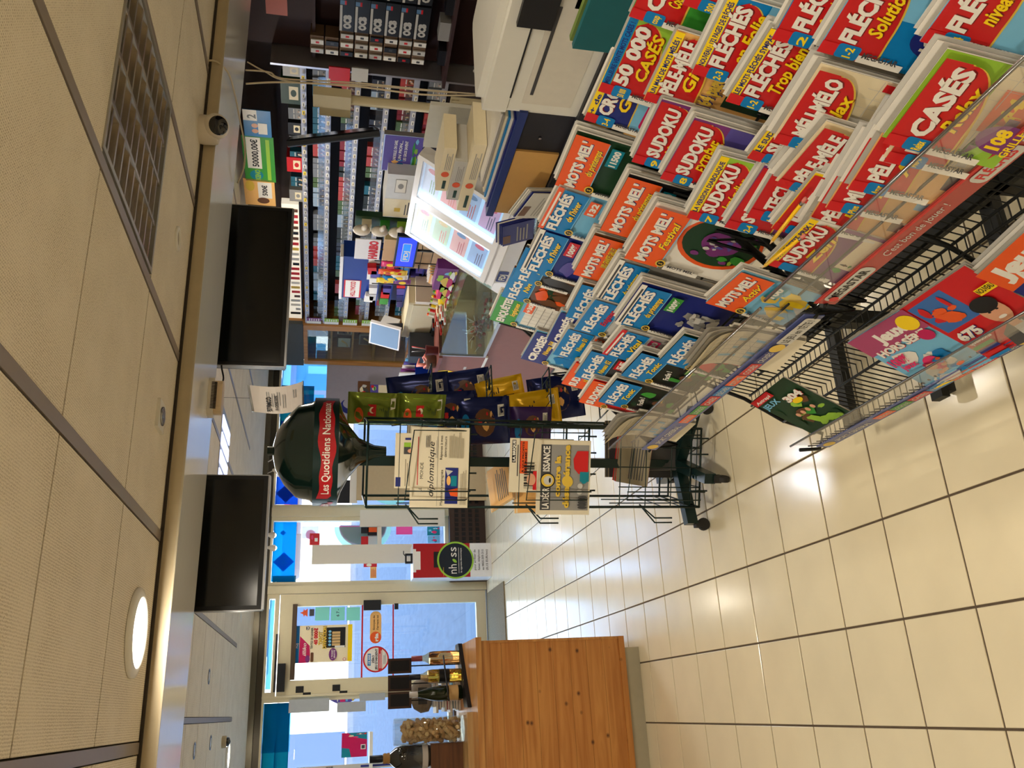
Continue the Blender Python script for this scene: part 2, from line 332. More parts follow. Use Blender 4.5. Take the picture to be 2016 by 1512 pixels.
# ================================================================ shop front
ALU = M('champagne_aluminium', (218, 206, 172), rough=.42, metal=.1, noise=.03); DFR = M('dark_bronze_frame', (70, 64, 52), rough=.35, metal=.5, noise=.05)
GLS = glass_mat('window_glass', (244, 250, 255), .05); BRNP = M('brown_plinth', (60, 42, 34), rough=.5, noise=.12); GRIL = M('grille_black', (20, 18, 18), rough=.6)
front = struct('wall_front', MB().box((-3.3, WY-.03, 2.24), (5.3, WY+.12, 2.6), DFR))
MB().box((-3.3, WY-.06, 2.30), (5.3, WY-.03, 2.355), M('header_rail', (96, 90, 74), rough=.3, metal=.5)).build('header_rail', front)
MB().box((-3.3, WY+.03, 2.6), (5.3, WY+.2, 2.7), WALL).build('lintel', front)
def window(n, x0, x1, z0, z1, label=None):
    fr = MB(); t = .04
    fr.box((x0-.0, WY-.02, z0), (x0+t, WY+.06, z1), ALU); fr.box((x1-t, WY-.02, z0), (x1, WY+.06, z1), ALU); fr.box((x0+t, WY-.02, z0), (x1-t, WY+.06, z0+t), ALU); fr.box((x0+t, WY-.02, z1-.02), (x1-t, WY+.06, z1), ALU)
    w_ = tag(fr.build('window_%d' % n), kind='structure'); MB().box((x0+t, WY+.018, z0+t), (x1-t, WY+.024, z1-.02), GLS).build('pane', w_); return w_
w1 = window(1, -3.2, .185, .39, 2.24); w2 = window(2, 1.25, 1.96, .39, 2.24); w3 = window(3, 2.05, 3.75, .39, 2.24)
w4 = window(4, .20, 1.17, 2.12, 2.24)
struct('trim_2', MB().box((.185, WY-.05, 0), (.203, WY+.06, 2.24), ALU)); struct('trim_3', MB().box((1.17, WY-.05, 0), (1.25, WY+.06, 2.24), ALU)); struct('trim_4', MB().box((1.96, WY-.06, .39), (2.05, WY+.06, 2.24), ALU))
for k, (x0, x1) in enumerate([(1.25, 2.05), (2.05, 3.8), (-3.2, .185)]):
    pl = tag(MB().box((x0, WY-.12, 0), (x1, WY+.06, .39), BRNP).build('baseboard_%s' % ('right', 'far', 'left')[k]), kind='structure')
    n = int((x1-x0)/.05); z = MB()
    for r in range(4):
        for c in range(n): z.box((x0+.03+c*.05, WY-.126, .07+r*.075), (x0+.03+c*.05+.036, WY-.12, .07+r*.075+.04), GRIL)
    tag(z.build('vent_slots', pl), kind='stuff')
# door
DL, DR, DT = .205, 1.165, 2.11
door = tag(MB().box((DL, WY-.03, .01), (DL+.135, WY+.03, DT), ALU).box((DR-.12, WY-.03, .01), (DR, WY+.03, DT), ALU).box((DL+.135, WY-.03, .01), (DR-.12, WY+.03, .115), ALU).box((DL+.135, WY-.03, 1.98), (DR-.12, WY+.03, DT), ALU).build('door_1'), kind='structure')
MB().box((DL+.135, WY-.004, .115), (DR-.12, WY+.004, 1.98), GLS).build('pane', door)
BLP = M('black_plastic', (24, 26, 30), rough=.4, noise=0); BROW = M('bronze_bar', (84, 68, 54), rough=.4, metal=.4)
MB().box((DL+.14, WY-.06, 1.94), (DR-.10, WY-.03, 1.985), BROW).build('blind_rail', door)
a = YP(716, 1187, WY-.06); b = YP(750, 1187, WY-.06)
MB().box((.985, WY-.08, b.z), (1.085, WY-.03, a.z), BLP).build('pull_plate', door)
MB().box((.99, WY-.04, .93), (1.05, WY-.03, .97), BLP).build('lock_plate', door)
MB().box((.24, WY-.09, 2.03), (.50, WY-.03, 2.10), BLP).build('door_closer', door)
MB().box((.24, WY-.075, 2.115), (.78, WY-.06, 2.135), BLP).build('closer_arm', door)
for z in (1.85, 1.50): 
    MB().box((.225, WY-.036, z), (.285, WY-.03, z+.075), BLP).box((.19, WY-.036, z-.07), (.225, WY-.03, z+.005), BLP).build('foam_patch', door)
# ---- printed films and stickers on the glass (wall coordinates: x, height)
FM = frame((0, WY+.012, 0), (1, 0, 0), (0, 0, 1)); FMd = frame((0, WY-.010, 0), (1, 0, 0), (0, 0, 1))
FTE = film_mat('film_teal', (8, 84, 94), .15, .6); FBL = film_mat('film_blue', (16, 150, 220), .12, .7); FDB = film_mat('film_deepblue', (26, 84, 200), .1, .6); FWH = film_mat('film_white', (226, 226, 230), .15, .35); FGR = film_mat('film_grey', (176, 182, 190), .1, .35); FPK = film_mat('film_pink', (240, 120, 170), .15, .5); FGN = film_mat('film_green', (170, 214, 190), .2, .5); FSK = film_mat('film_sky', (110, 190, 235), .3, .6)
def wz(px, py, y=WY): p = YP(px, py, y); return p.x, p.z
def clover(s, cx, cz, r, m1, m2):
    s.poly([(cx-r, cz), (cx, cz-r*1.05), (cx+r, cz), (cx, cz+r*1.05)], m1)
    for dx, dz in ((0, .45), (0, -.45), (.45, 0), (-.45, 0)): s.ell(cx+dx*r, cz+dz*r, r*.36, r*.36, m2, 14)
    s.poly([(cx-r*.2, cz), (cx, cz-r*.2), (cx+r*.2, cz), (cx, cz+r*.2)], m1)
s = Sheet(step=-.0005); s.rect(1.30, 1.985, 1.915, 2.215, FBL); clover(s, 1.50, 2.10, .10, FDB, FSK); clover(s, 1.80, 2.12, .03, FSK, FBL); s.rect(1.29, 1.97, 1.36, 2.2, FTE); s.build('film_band', w2, FM)
s = Sheet(step=-.0005); s.rect(2.10, 1.985, 2.40, 2.215, FDB); clover(s, 2.22, 2.11, .10, FPK, FDB); s.rect(2.40, 1.50, 2.95, 2.215, FWH)
for k in range(7): s.poly([(2.42+k*.09, 2.2), (2.50+k*.09, 2.2), (2.46+k*.09, 2.13)], FDB)
s.rect(2.95, 1.86, 3.45, 2.215, FTE); s.rect(3.40, 1.70, 3.72, 2.215, FSK); s.rect(3.05, 1.75, 3.35, 2.0, FSK); s.rect(3.15, 1.55, 3.30, 1.85, FTE)
s.ell(2.32, 1.0, .22, .26, FGN, 28); s.ell(2.34, 1.0, .19, .23, FWH, 28); s.rect(2.95, .45, 3.5, 1.4, FWH); s.build('film_band', w3, FM)
s = Sheet(step=-.0005); s.rect(-3.1, 1.97, .14, 2.215, FTE); s.rect(-.30, 1.96, .14, 2.23, FSK); s.rect(-3.1, 2.09, -.2, 2.10, FSK); s.build('film_band', w1, FM)
s = Sheet(step=-.0005); s.rect(.27, 2.165, 1.12, 2.215, FSK); s.build('film_band', w4, FM)
# circular faded advert on the pane right of the door and small notices
s = Sheet(step=-.0005); s.ell(1.86, 1.30, .27, .30, FGN, 30, 90, 270); s.ell(1.87, 1.30, .22, .25, FPK, 30, 90, 270); s.ell(1.88, 1.30, .21, .24, FGR, 30, 90, 270); s.text('R', 1.72, 1.22, .12, FWH, bold=.05)
s.rect(1.74, 1.76, 1.87, 1.93, FWH); s.ell(1.78, 1.84, .05, .05, FPK); s.build('round_advert', w2, FM)
# ---- boards hanging in the window
BRD = M('board_back', (226, 220, 206), rough=.6, noise=.02)
def board(px0, py0, px1, py1, y, label, name='window_board', mat=BRD, cat='board', group=None):
    a = YP(px0, py0, y); b = YP(px1, py1, y); return tag(MB().box((a.x, y, a.z), (b.x, y+.012, b.z), mat).build(name), label, cat, group)
board(709, 1004, 876, 1036, 8.84, 'plain pale board standing in the window beside the brown post of the mullion')
board(615, 1073, 812, 1108, 8.82, 'tall plain cream board standing in the window behind the red vaping box')
board(743, 1036, 751, 1074, 8.84, 'narrow pale shelf bar between the two window boards', 'window_bar', cat='shelf')
board(703, 905, 965, 985, 8.70, 'beige rounded panel standing in the window behind the newspaper stand', 'beige_panel', M('beige_panel', (196, 176, 140), rough=.6), 'panel'); board(657, 945, 690, 990, 8.72, 'black foam corner piece in the window below the dome', 'foam_corner', BLP, 'panel'); board(690, 905, 703, 990, 8.71, 'white ledge board above the beige panel', 'ledge_board', TRIM, 'board')
gb = M('grey_board', (168, 172, 176), rough=.6)
board(569, 1378, 648, 1400, 8.86, 'long grey card taped high on the left window', 'grey_card', gb, 'card'); board(664, 1383, 720, 1400, 8.86, 'short grey card taped low on the left window', 'grey_card', gb, 'card'); board(708, 1366, 758, 1378, 8.86, 'pale grey card taped to the window next to the door post', 'grey_card', gb, 'card')
# red notices and little boxes on the glass
def notice(px0, py0, px1, py1, base, label, fn=None, cat='notice', y=8.895, name='notice', group=None):
    a = YP(px0, py0, y); b = YP(px1, py1, y); x0, x1 = sorted((a.x, b.x)); z0, z1 = sorted((a.z, b.z)); W, Hh = x1-x0, z1-z0
    o = MB().box((0, 0, -.002), (W, Hh, 0), base).build(name, None, frame((x0, y, z0), (1, 0, 0), (0, 0, 1))); tag(o, label, cat, group)
    if fn: s = Sheet(); fn(s, W, Hh); s.build('print', o)
    return o
notice(610, 1050, 629, 1073, RED, 'red leaflet with a white square stuck high in the window', lambda s, W, H: (s.rect(W*.3, H*.2, W*.6, H*.5, WHT), s.ell(W*.65, H*.75, W*.2, H*.12, PNK)))
notice(716, 1107, 742, 1116, RED, 'small red sticker with a pale dot behind the cream board', lambda s, W, H: s.ell(W*.4, H*.6, W*.3, H*.2, CRM))
notice(729, 1116, 741, 1138, PEA, 'small pink brown leaflet hanging below the red sticker', lambda s, W, H: s.lines(W*.1, H*.1, W*.9, H*.9, 6, RED))
notice(711, 1038, 726, 1050, BLK, 'dark leaflet at the top of the window bar'); notice(724, 1038, 742, 1054, ORG, 'orange and black leaflet on the window bar', lambda s, W, H: s.rect(0, 0, W*.4, H, BLK)); notice(711, 1056, 742, 1073, LGR, 'grey and red leaflet under the orange one', lambda s, W, H: s.rect(0, H*.55, W, H, RED))
notice(780, 1037, 812, 1052, FPK, 'pink poster low on the window'); notice(841, 1037, 866, 1054, TEA, 'teal green poster at the window bottom', lambda s, W, H: s.blotch(0, 0, W, H, [SKY, PNK, WHT], 6)); notice(842, 1055, 866, 1069, SKY, 'light blue poster at the window bottom', lambda s, W, H: s.blotch(0, 0, W, H, [TEA, PNK], 5))
nb = notice(666, 1151, 778, 1163, NAV, 'blue framed row of notices beside the door frame', None, cat='notice board')
for k in range(5): d_ = nb.dimensions; MB().box((.008, .02+.116*k, .0005), (.056, .11+.116*k, .0015), (LGR, SKY, WHT, PNK, LGR)[k]).build('pinned_sheet', nb)
# poster on the door
def illiko(s, W, H):
    s.rect(0, H*.91, W, H, BLU); s.text('FDJ', W*.4, H*.93, H*.04, WHT); s.poly([(0, H*.91), (0, H*.74), (W*.2, H*.72), (W*.45, H*.73), (W*.72, H*.90)], MAG); s.ell(W*.1, H*.76, W*.1, H*.04, PUR)
    s.text('illiko', W*.18, H*.79, H*.06, WHT, W*.35, shear=.3, bold=.01); s.rrect(W*.88, H*.74, W*.98, H*.80, BLK, .008); s.text('5€', W*.89, H*.75, H*.035, WHT)
    s.text('TENTEZ DE GAGNER', W*.36, H*.68, H*.035, BLK, W*.58); s.text('40 000€', W*.47, H*.60, H*.06, RED, W*.46, bold=.06); s.rrect(W*.02, H*.66, W*.27, H*.71, BRN, .008)
    s.rect(W*.38, H*.12, W*.93, H*.5, BLK); s.text('TAROT', W*.46, H*.52, H*.06, GLD, W*.36, bold=.05, sh=BLK); s.text('DIVINATION', W*.36, H*.45, H*.06, GLD, W*.6, bold=.05, sh=BLK)
    for k in range(5): s.ell(W*(.46+.09*k), H*.39, W*.035, H*.026, SKY, 12); s.rect(W*(.43+.08*k), H*.21, W*(.495+.08*k), H*.35, TAN)
    s.rect(W*.38, H*.13, W*.43, H*.3, WHT); s.ell(W*.2, H*.33, W*.17, H*.07, PUR, 16); s.text('1 TICKET', W*.08, H*.33, H*.025, WHT, W*.25); s.text('GRATTÉ', W*.09, H*.29, H*.025, WHT, W*.22); s.rect(0, 0, W, H*.075, YEL); s.ell(W*.06, H*.13, W*.04, H*.03, RED); s.ell(W*.06, H*.13, W*.03, H*.022, WHT)
notice(577, 1306, 694, 1229, CRM, 'lottery poster with a magenta corner taped to the glass door', illiko, 'poster', 8.915, 'poster')
def ria(s, W, H):
    s.rrect(0, 0, W, H, PEA, H*.48, 6); s.ell(H*.5, H*.5, H*.5, H*.5, ORG, 24); s.text('ria', H*.16, H*.28, H*.3, WHT, H*.7, bold=.05); s.text('Envoyez de', W*.42, H*.58, H*.16, BRN, W*.45); s.text("l'argent ici", W*.42, H*.26, H*.16, BRN, W*.45)
def ring(s, W, H):
    s.ell(W/2, H/2, W/2, H/2, RED, 32); s.ell(W/2, H/2, W*.44, H*.44, WHT, 32); s.rect(W*.26, H*.70, W*.72, H*.82, BLU); s.text('-18 ANS', W*.3, H*.725, H*.07, WHT, W*.38); s.text('ZÉRO', W*.5, H*.57, H*.08, BLK, al='c', bold=.04); s.text("JEU D'ARGENT", W*.1, H*.45, H*.08, BLK, W*.8, bold=.04); s.rect(W*.06, H*.27, W*.94, H*.41, RED); s.lines(W*.15, H*.29, W*.85, H*.4, 2, WHT); s.lines(W*.3, H*.13, W*.72, H*.23, 3, GRY)
FCL = glass_mat('clear_backing', (255, 255, 255), .02)
notice(728, 1267, 751, 1203, FCL, 'orange rounded money transfer sticker on the glass door', ria, 'sticker', 8.915, 'sticker')
notice(714, 1325, 766, 1271, FCL, 'round red edged no gambling under eighteen sticker on the glass door', ring, 'sticker', 8.915, 'sticker')
for k, (a, b) in enumerate([(620, 649), (651, 679), (682, 709)]): notice(a, 1222, b, 1195, FGN, 'pale green paper note on the glass door, %s of three' % ('topmost', 'middle', 'lowest')[k], (lambda s, W, H: s.text('6 7 -', W*.3, H*.4, H*.2, DGR)) if k == 1 else None, 'note', 8.915, 'paper_note')
notice(609, 1213, 619, 1199, DGR, 'small grey sticker at the top of the glass door', None, 'sticker', 8.915, 'sticker')
def tabac(s, W, H): s.poly([(0, 0), (W*.25, H*.35), (0, H*.45), (W*.35, H*.6), (W*.5, H), (W*.65, H*.6), (W, H*.45), (W*.75, H*.35), (W, 0)], ORG)
notice(590, 1215, 606, 1198, FCL, 'small red brown carrot shaped sticker at the top of the glass door', tabac, 'sticker', 8.915, 'sticker')
s = Sheet(step=.0005); s.rect(.34, wz(712, 1260)[1]-.012, 1.045, wz(712, 1260)[1]+.004, RED); s.rect(.34, wz(773, 1230)[1]-.012, 1.045, wz(773, 1230)[1]+.002, RED); s.build('red_stripe', door, frame((0, WY-.008, 0), (1, 0, 0), (0, 0, 1)))
def lens(s, W, H): s.poly([(W*(.5-.5*math.sin(math.pi*t/12)) if t <= 12 else W*(.5+.5*math.sin(math.pi*(t-12)/12)), H*(1-t/12) if t <= 12 else H*((t-12)/12)) for t in range(24)], VIO); s.rect(W*.25, H*.4, W*.75, H*.6, PNK); s.rect(W*.3, H*.3, W*.7, H*.38, SKY); s.ell(W*.5, H*.1, W*.2, H*.05, GLD); s.rect(W*.3, H*.68, W*.7, H*.72, WHT)
notice(649, 1388, 700, 1366, FCL, 'purple lens shaped sticker on the left window by the door', lens, 'sticker', 8.915, 'sticker')
# window display cards on a little shelf at the left
struct('trim_5', MB().box((-.62, 8.70, wz(727, 1470, 8.75)[1]-.03), (-.16, 8.86, wz(727, 1470, 8.75)[1]), TRIM))
notice(672, 1492, 723, 1441, MAG, 'bright magenta display card with teal shapes standing on the window shelf', lambda s, W, H: (s.poly([(0, H), (0, H*.62), (W*.35, H*.7), (W*.4, H)], TEA), s.poly([(W*.7, 0), (W, 0), (W, H*.75), (W*.8, H*.5)], TEA), s.blotch(W*.7, 0, W, H*.8, [CRM, RED, PNK], 5), s.rect(W*.3, H*.06, W*.5, H*.25, WHT), s.rect(W*.33, H*.09, W*.47, H*.22, DGR)), 'card', 8.80, 'display_card')
def gift(s, W, H): s.text('NETFLIX', W*.1, H*.3, H*.09, RED, W*.5); s.rect(W*.3, H*.5, W*.7, H*.66, NAV); s.text('cartes cadeau', W*.2, H*.8, H*.05, DGR, W*.6)
notice(575, 1512, 960, 1497, LGR, 'white gift card display panel at the window edge', gift, 'display', 8.75, 'gift_card_panel')
# door mat
MAT = M('door_mat', (126, 112, 84), rough=.95, noise=.35, scale=70, bump=.6)
tag(MB().box((.18, 7.95, .001), (1.12, 8.82, .012), MAT).build('door_mat'), 'worn tan door mat lying inside the glass door', 'mat')
# ================================================================ outside
ROAD = M('asphalt', (88, 90, 98), rough=.85, noise=.35, scale=9, stretch=(1, .25, 1)); PAVE = M('pavement', (100, 104, 112), rough=.85, noise=.1, scale=14); FAC = M('sunlit_render', (226, 214, 192), rough=.9, noise=.06, scale=2); FAW = M('facade_trim', (236, 230, 216), rough=.8); FWI = M('facade_window', (70, 84, 110), rough=.2); FRD = M('facade_red', (190, 60, 50), rough=.7)
tag(MB().box((-70, 9.05, -.20), (90, 140, -.12), ROAD).build('road'), kind='structure'); tag(MB().box((-40, 9.05, -.12), (45, 10.6, -.05), PAVE).build('pavement'), kind='structure')
tag(MB().box((-40, -2.9, 2.7), (30, 9.1, 13.5), WALL).build('sun_block_storeys'), kind='structure')  # unseen building mass, made wide and tall so its shadow covers the road
fac = thing('house_facade', 'sunlit pale house across the street seen through the windows', 'building', Matrix.Translation((4, 62, -.12)) @ Matrix.Diagonal((2.4, 2.4, 1.6, 1)))
MB().box((-20, 0, 0), (26, 4, 9), FAC).build('wall', fac)
for k in range(12):
    x = -18+k*3.6
    wn = MB().box((x, -.05, 3.4), (x+1.3, .0, 5.2), FWI).build('window', fac); MB().box((x-.5, -.10, 3.4), (x-.02, -.04, 5.2), FAW).build('shutter', wn); MB().box((x+1.32, -.10, 3.4), (x+1.8, -.04, 5.2), FAW).build('shutter', wn)
    MB().box((x-.1, -.06, .1), (x+1.5, .0, 2.4), FWI if k % 3 else FAW).build('shop_window', fac)
MB().box((2, -1.0, 2.7), (9, 0, 2.95), FRD).build('awning', fac); MB().box((-20, -.2, 2.9), (1.5, 0, 3.1), FAW).build('cornice', fac)
# ================================================================ things on the ceiling and beam
GREYM = M('grey_rim', (168, 166, 160), rough=.35, metal=.4, noise=0); MIRR = M('louvre_aluminium', (186, 176, 160), rough=.22, metal=.85, noise=.1, scale=8); DARK = M('lamp_void', (70, 60, 52), rough=.5); HOUS = M('lamp_housing', (170, 160, 144), rough=.3, metal=.6); TUBE = M('fluorescent_tube_off', (200, 196, 186), rough=.3)
t = thing('louvre_light', 'square ceiling light with a mirrored louvre grid, switched off', 'ceiling light', (1.208, 1.690, NC))
MB().box((0, 0, -.004), (.588, .014, .012), GREYM).box((0, .574, -.004), (.588, .588, .012), GREYM).box((0, .014, -.004), (.014, .574, .012), GREYM).box((.574, .014, -.004), (.588, .574, .012), GREYM).build('rim', t)
MB().box((.014, .014, .06), (.574, .574, .064), HOUS).build('housing', t)
for k in range(4): MB().tube([(.084+k*.14, .02, .045), (.084+k*.14, .568, .045)], .008, TUBE, 8).build('tube', t)
for k in range(5):
    x = .014+k*.14
    MB().prism([(x-.02, .016, .05), (x-.006, .016, .0), (x+.006, .016, .0), (x+.02, .016, .05)], (0, .556, 0), MIRR).build('side_reflector', t)
for k in range(9):
    y = .05+k*.061; MB().prism([(.016, y-.005, .001), (.016, y+.005, .001), (.016, y+.012, .05), (.016, y-.012, .05)], (.556, 0, 0), MIRR).build('louvre_blade', t)
t = thing('round_spot', 'small unlit round recessed spot beside the louvre light', 'ceiling light', (1.511, 2.587, NC))
MB().lathe([(.042, 0), (.042, -.006), (.03, -.008), (.028, .0)], TRIM, 20).build('trim_ring', t); MB().lathe([(.027, -.002), (.001, -.003)], MIRR, 16).build('lamp', t)
t = thing('square_spot', 'small square recessed spot close to the beam', 'ceiling light', (.889, 2.605, NC))
MB().box((-.045, -.045, -.010), (.045, .045, 0), TRIM).build('plate', t); MB().lathe([(.03, -.010), (.03, -.014), (.001, -.012)], METAL, 18).build('lamp', t)
# dome camera
WPL = M('white_plastic', (226, 216, 200), rough=.4, noise=.02); LENS = M('dark_lens', (12, 14, 18), rough=.06, noise=0, coat=.6)
c = YP(415, 250, 2.76); t = thing('dome_camera', 'white turret security camera on the beige beam', 'security camera', c)
ax = (CAM-Vector(c)+Vector((.6, 0, -.9))).normalized(); Tm = frame((0, 0, 0), ax.orthogonal(), (0, 0, 1), ax)
MB().lathe([(.052, .0), (.056, .02), (.055, .06), (.050, .075)], WPL, 24, Matrix.Translation((0, .02, .05)) @ Matrix.Rotation(math.pi, 4, 'X')).build('base', t)
MB().lathe([(.047, -.02), (.048, .01), (.040, .032), (.034, .038)], WPL, 24, Matrix.Translation((0, -.005, -.018)) @ Tm).build('housing', t)
MB().lathe([(.036, .036), (.030, .046), (.001, .050)], LENS, 24, Matrix.Translation((0, -.005, -.018)) @ Tm).build('lens', t)
# alarm box under the beam
c = ZP(411, 783, 2.146); t = thing('alarm_box', 'cream vented detector box under the glossy beam', 'detector', (c.x, c.y, 2.146))
MB().bbox((-.078, -.035, -.022), (.078, .035, 0), WPL, .02).build('base', t); MB().bbox((-.068, -.03, -.052), (.068, .03, -.022), M('yellowed_plastic', (222, 196, 158), rough=.45), .02).build('cover', t)
for k in range(18): MB().box((-.055+k*.0062, -.0375, -.032), (-.052+k*.0062, -.030, -.012), DARK).build('vent_slot', t)
# cables
CBL = M('cream_cable', (206, 190, 160), rough=.5, noise=0); CBK = M('black_cable', (24, 24, 24), rough=.5, noise=0)
def cable(pts, y, r, m, label, name='cable', n=6):
    P = [YP(px, py, y if not isinstance(y, (list, tuple)) else y[i]) for i, (px, py) in enumerate(pts)]
    S = []
    for i in range(len(P)-1):
        p0, p1, p2, p3 = P[max(0, i-1)], P[i], P[i+1], P[min(len(P)-1, i+2)]
        for k in range(n):
            u = k/n; S.append(.5*((2*p1)+(p2-p0)*u+(2*p0-5*p1+4*p2-p3)*u*u+(3*p1-p0-3*p2+p3)*u**3))
    S.append(P[-1]); return tag(MB().tube(S, r, m, 6).build(name), label, 'cable')
cable([(411, 119), (428, 122), (450, 145), (462, 185), (472, 235), (482, 290), (480, 330), (468, 360)], [2.80, 2.815, 2.9, 3.1, 3.3, 3.42, 3.45, 3.44], .004, CBL, 'loose cream cable looping from the dome camera over the beam')
cable([(440, 700), (436, 720), (440, 745), (434, 762)], [3.56, 3.56, 3.5, 3.40], .004, CBK, 'short black cable hanging out beside the right screen', n=4)
cable([(483, 138), (530, 142), (560, 155), (700, 163), (850, 178), (935, 185)], 2.95, .0035, CBL, 'pale cable running down in front of the tobacco shelves', 'hanging_cable')
cable([(484, 165), (560, 162), (700, 170), (830, 186), (940, 188)], 2.95, .004, CBL, 'thick pale cable bundle running down to the desk', 'hanging_cable')
cable([(487, 122), (520, 140), (570, 160), (720, 168), (900, 184)], 2.98, .003, CBL, 'thin pale cable slanting down to the desk', 'hanging_cable')
# screens
SCR = M('screen_black', (9, 14, 17), rough=.12, noise=0, spec=.5); SCB = M('screen_bezel', (16, 18, 20), rough=.3, noise=0); SILV = M('silver_edge', (170, 172, 176), rough=.25, metal=.8, noise=0)
def tv(x0, x1, z0, z1, y, label, bz=.016):
    t = thing('wall_screen', label, 'television', ((x0+x1)/2, y, z0)); W = (x1-x0)/2; h = z1-z0
    MB().box((-W, 0, 0), (W, .045, h), SCB).build('casing', t); MB().box((-W+bz, -.002, bz+.006), (W-bz, .0, h-bz), SCR).build('display_glass', t)
    MB().box((-W, -.006, -.005), (W, .03, .004), SILV).build('bottom_trim', t); MB().box((W, -.003, 0), (W+.004, .03, h), SILV).build('side_trim', t); MB().box((-W-.004, -.003, 0), (-W, .03, h), SILV).build('side_trim', t)
    MB().box((-.05, .045, h*.3), (.05, .09, FC-z0), SCB).build('ceiling_bracket', t); MB().box((-.18, .04, h*.3), (.18, .06, h*.7), SCB).build('mount_plate', t); return t
a = YP(575, 412, 3.55); b = YP(563, 722, 3.55); tv(b.x, a.x, (a.z+b.z)/2, 2.37, 3.55, 'wide black screen with a silver edge, hung behind the beam over the counter')
a = YP(535, 937, 3.46); b = YP(512, 1200, 3.46); tv(b.x, a.x, (a.z+b.z)/2, 2.30, 3.46, 'smaller black screen hung behind the beam near the shop door')
# curved hanging leaflet holder
PAP = M('white_card', (226, 216, 206), rough=.5, noise=.02)
pa = [(489, 758), (498.5, 810)]; t = None
def curved_banner():
    y = 5.3; A = YP(489, 758, y); B = YP(498.5, 810, y); Cc = YP(597.6, 717, y); D = YP(598.5, 769, y)
    o = (A+B)/2; t = thing('hanging_leaflet', 'curved white price leaflet hanging under the far ceiling', 'leaflet', o); m = MB(); N = 10; L = []
    for k in range(N+1):
        u = k/N; l = A.lerp(Cc, u); r = B.lerp(D, u); sag = Vector((-.13*math.sin(math.pi*u*.55+.2*u), -.05*math.sin(math.pi*u), 0)); L.append((l+sag-o, r+sag-o))
    for k in range(N): m.quad(L[k][0], L[k][1], L[k+1][1], L[k+1][0], PAP)
    m.build('card', t); s = MB()
    for k, (i, w0, w1) in enumerate([(3, .2, .8), (4, .25, .75), (5, .2, .7), (6, .3, .8), (8, .2, .5)]):
        for q in (.2, .6):
            a0, a1 = L[i][0].lerp(L[i+1][0], q), L[i][1].lerp(L[i+1][1], q); b0, b1 = L[i][0].lerp(L[i+1][0], q+.15), L[i][1].lerp(L[i+1][1], q+.15); d = Vector((-.002, -.004, 0))
            s.quad(a0.lerp(a1, w0)+d, a0.lerp(a1, w1)+d, b0.lerp(b1, w1)+d, b0.lerp(b1, w0)+d, GRY)
    s.build('print', t)
    mw = frame(L[4][0].lerp(L[4][1], .6)+Vector((-.01, -.012, 0)), L[4][1]-L[4][0], -(L[5][0]-L[4][0])); sh = Sheet(); sh.text('COMPTE', -.05, 0, .03, BLK, .10, bold=.03); sh.text('SANS BANQUE', -.05, -.04, .018, BLK, .10); sh.build('lettering', t, mw)
    MB().tube([L[0][0], L[0][1]], .008, GREYM).build('top_rail', t); MB().tube([L[-1][0], L[-1][1]], .006, DGR).build('bottom_rail', t); MB().tube([(L[0][0]+L[0][1])/2, (L[0][0]+L[0][1])/2+Vector((0, 0, FC-o.z))], .0015, METAL, 4).build('wire', t)
curved_banner()
# small dome and detectors on the far ceiling
p = ZP(437, 1461, FC); t = thing('ceiling_sensor', 'small dark dome sensor on a beige base on the far ceiling', 'sensor', (p.x, p.y, FC)); MB().lathe([(.045, 0), (.045, -.03), (.04, -.035)], BEI, 16).build('base', t); MB().lathe([(.035, -.035), (.03, -.055), (.001, -.065)], LENS, 16).build('dome', t)
for px, py, d in ((411, 1332, 'rectangular metal vent plate'), (414, 1462, 'oval metal spot nearest the sensor'), (382, 1478, 'oval metal spot nearest the beam')):
    p = ZP(px, py, FC); t = thing('recessed_spot', d+' set in the far ceiling', 'ceiling light', (p.x, p.y, FC))
    MB().lathe([(.05, 0), (.05, -.004), (.038, -.005), (.036, 0)], METAL, 20).build('ring', t); MB().lathe([(.035, -.002), (.001, -.003)], LGR, 16).build('lamp', t)
p = ZP(440, 895, FC); t = thing('far_louvre_light', 'lit bluish louvre light in the far ceiling between the screens', 'ceiling light', (p.x, p.y, FC)); LBL = M('cool_tube', (196, 206, 255), emit=3, noise=0); l_ = bpy.data.lights.new('louvre_lamp', 'AREA'); l_.size = .5; l_.energy = 30; l_.color = (.85, .9, 1); lo_ = bpy.data.objects.new('louvre_lamp', l_); COL.objects.link(lo_); lo_.parent = t; lo_.location = (0, 0, -.03)
MB().box((-.29, -.26, -.004), (.29, .26, -.001), GREYM).build('rim', t)
for k in range(4): MB().box((-.25+k*.13, -.23, -.010), (-.16+k*.13, .23, -.005), LBL).build('tube', t)
# spot lamps along the shop front
SPL = M('spot_glow', (255, 250, 240), emit=14, noise=0)
for px, py, d in ((539, 1054, 'white spotlight above the blue film, nearer the mullion'), (540, 1079, 'white spotlight above the blue film, nearer the door'), (549, 904, 'white spotlight among the blue pennants, right one of the pair'), (549, 927, 'white spotlight among the blue pennants, beside the mullion'), (536, 778, 'white spotlight below the hanging leaflet')):
    p = YP(px, py, 8.72); t = thing('spot_lamp', d, 'spotlight', (p.x, p.y, 2.30)); h = p.z-2.30
    MB().tube([(0, .1, 0), (0, 0, h+.06)], .006, WPL).build('arm', t); MB().lathe([(.012, .07), (.028, .03), (.034, 0)], WPL, 14, Matrix.Translation((0, 0, h)) @ Matrix.Rotation(.5, 4, 'X')).build('shade', t); MB().ball((0, 0, h-.002), .024, SPL, 10).build('bulb', t)
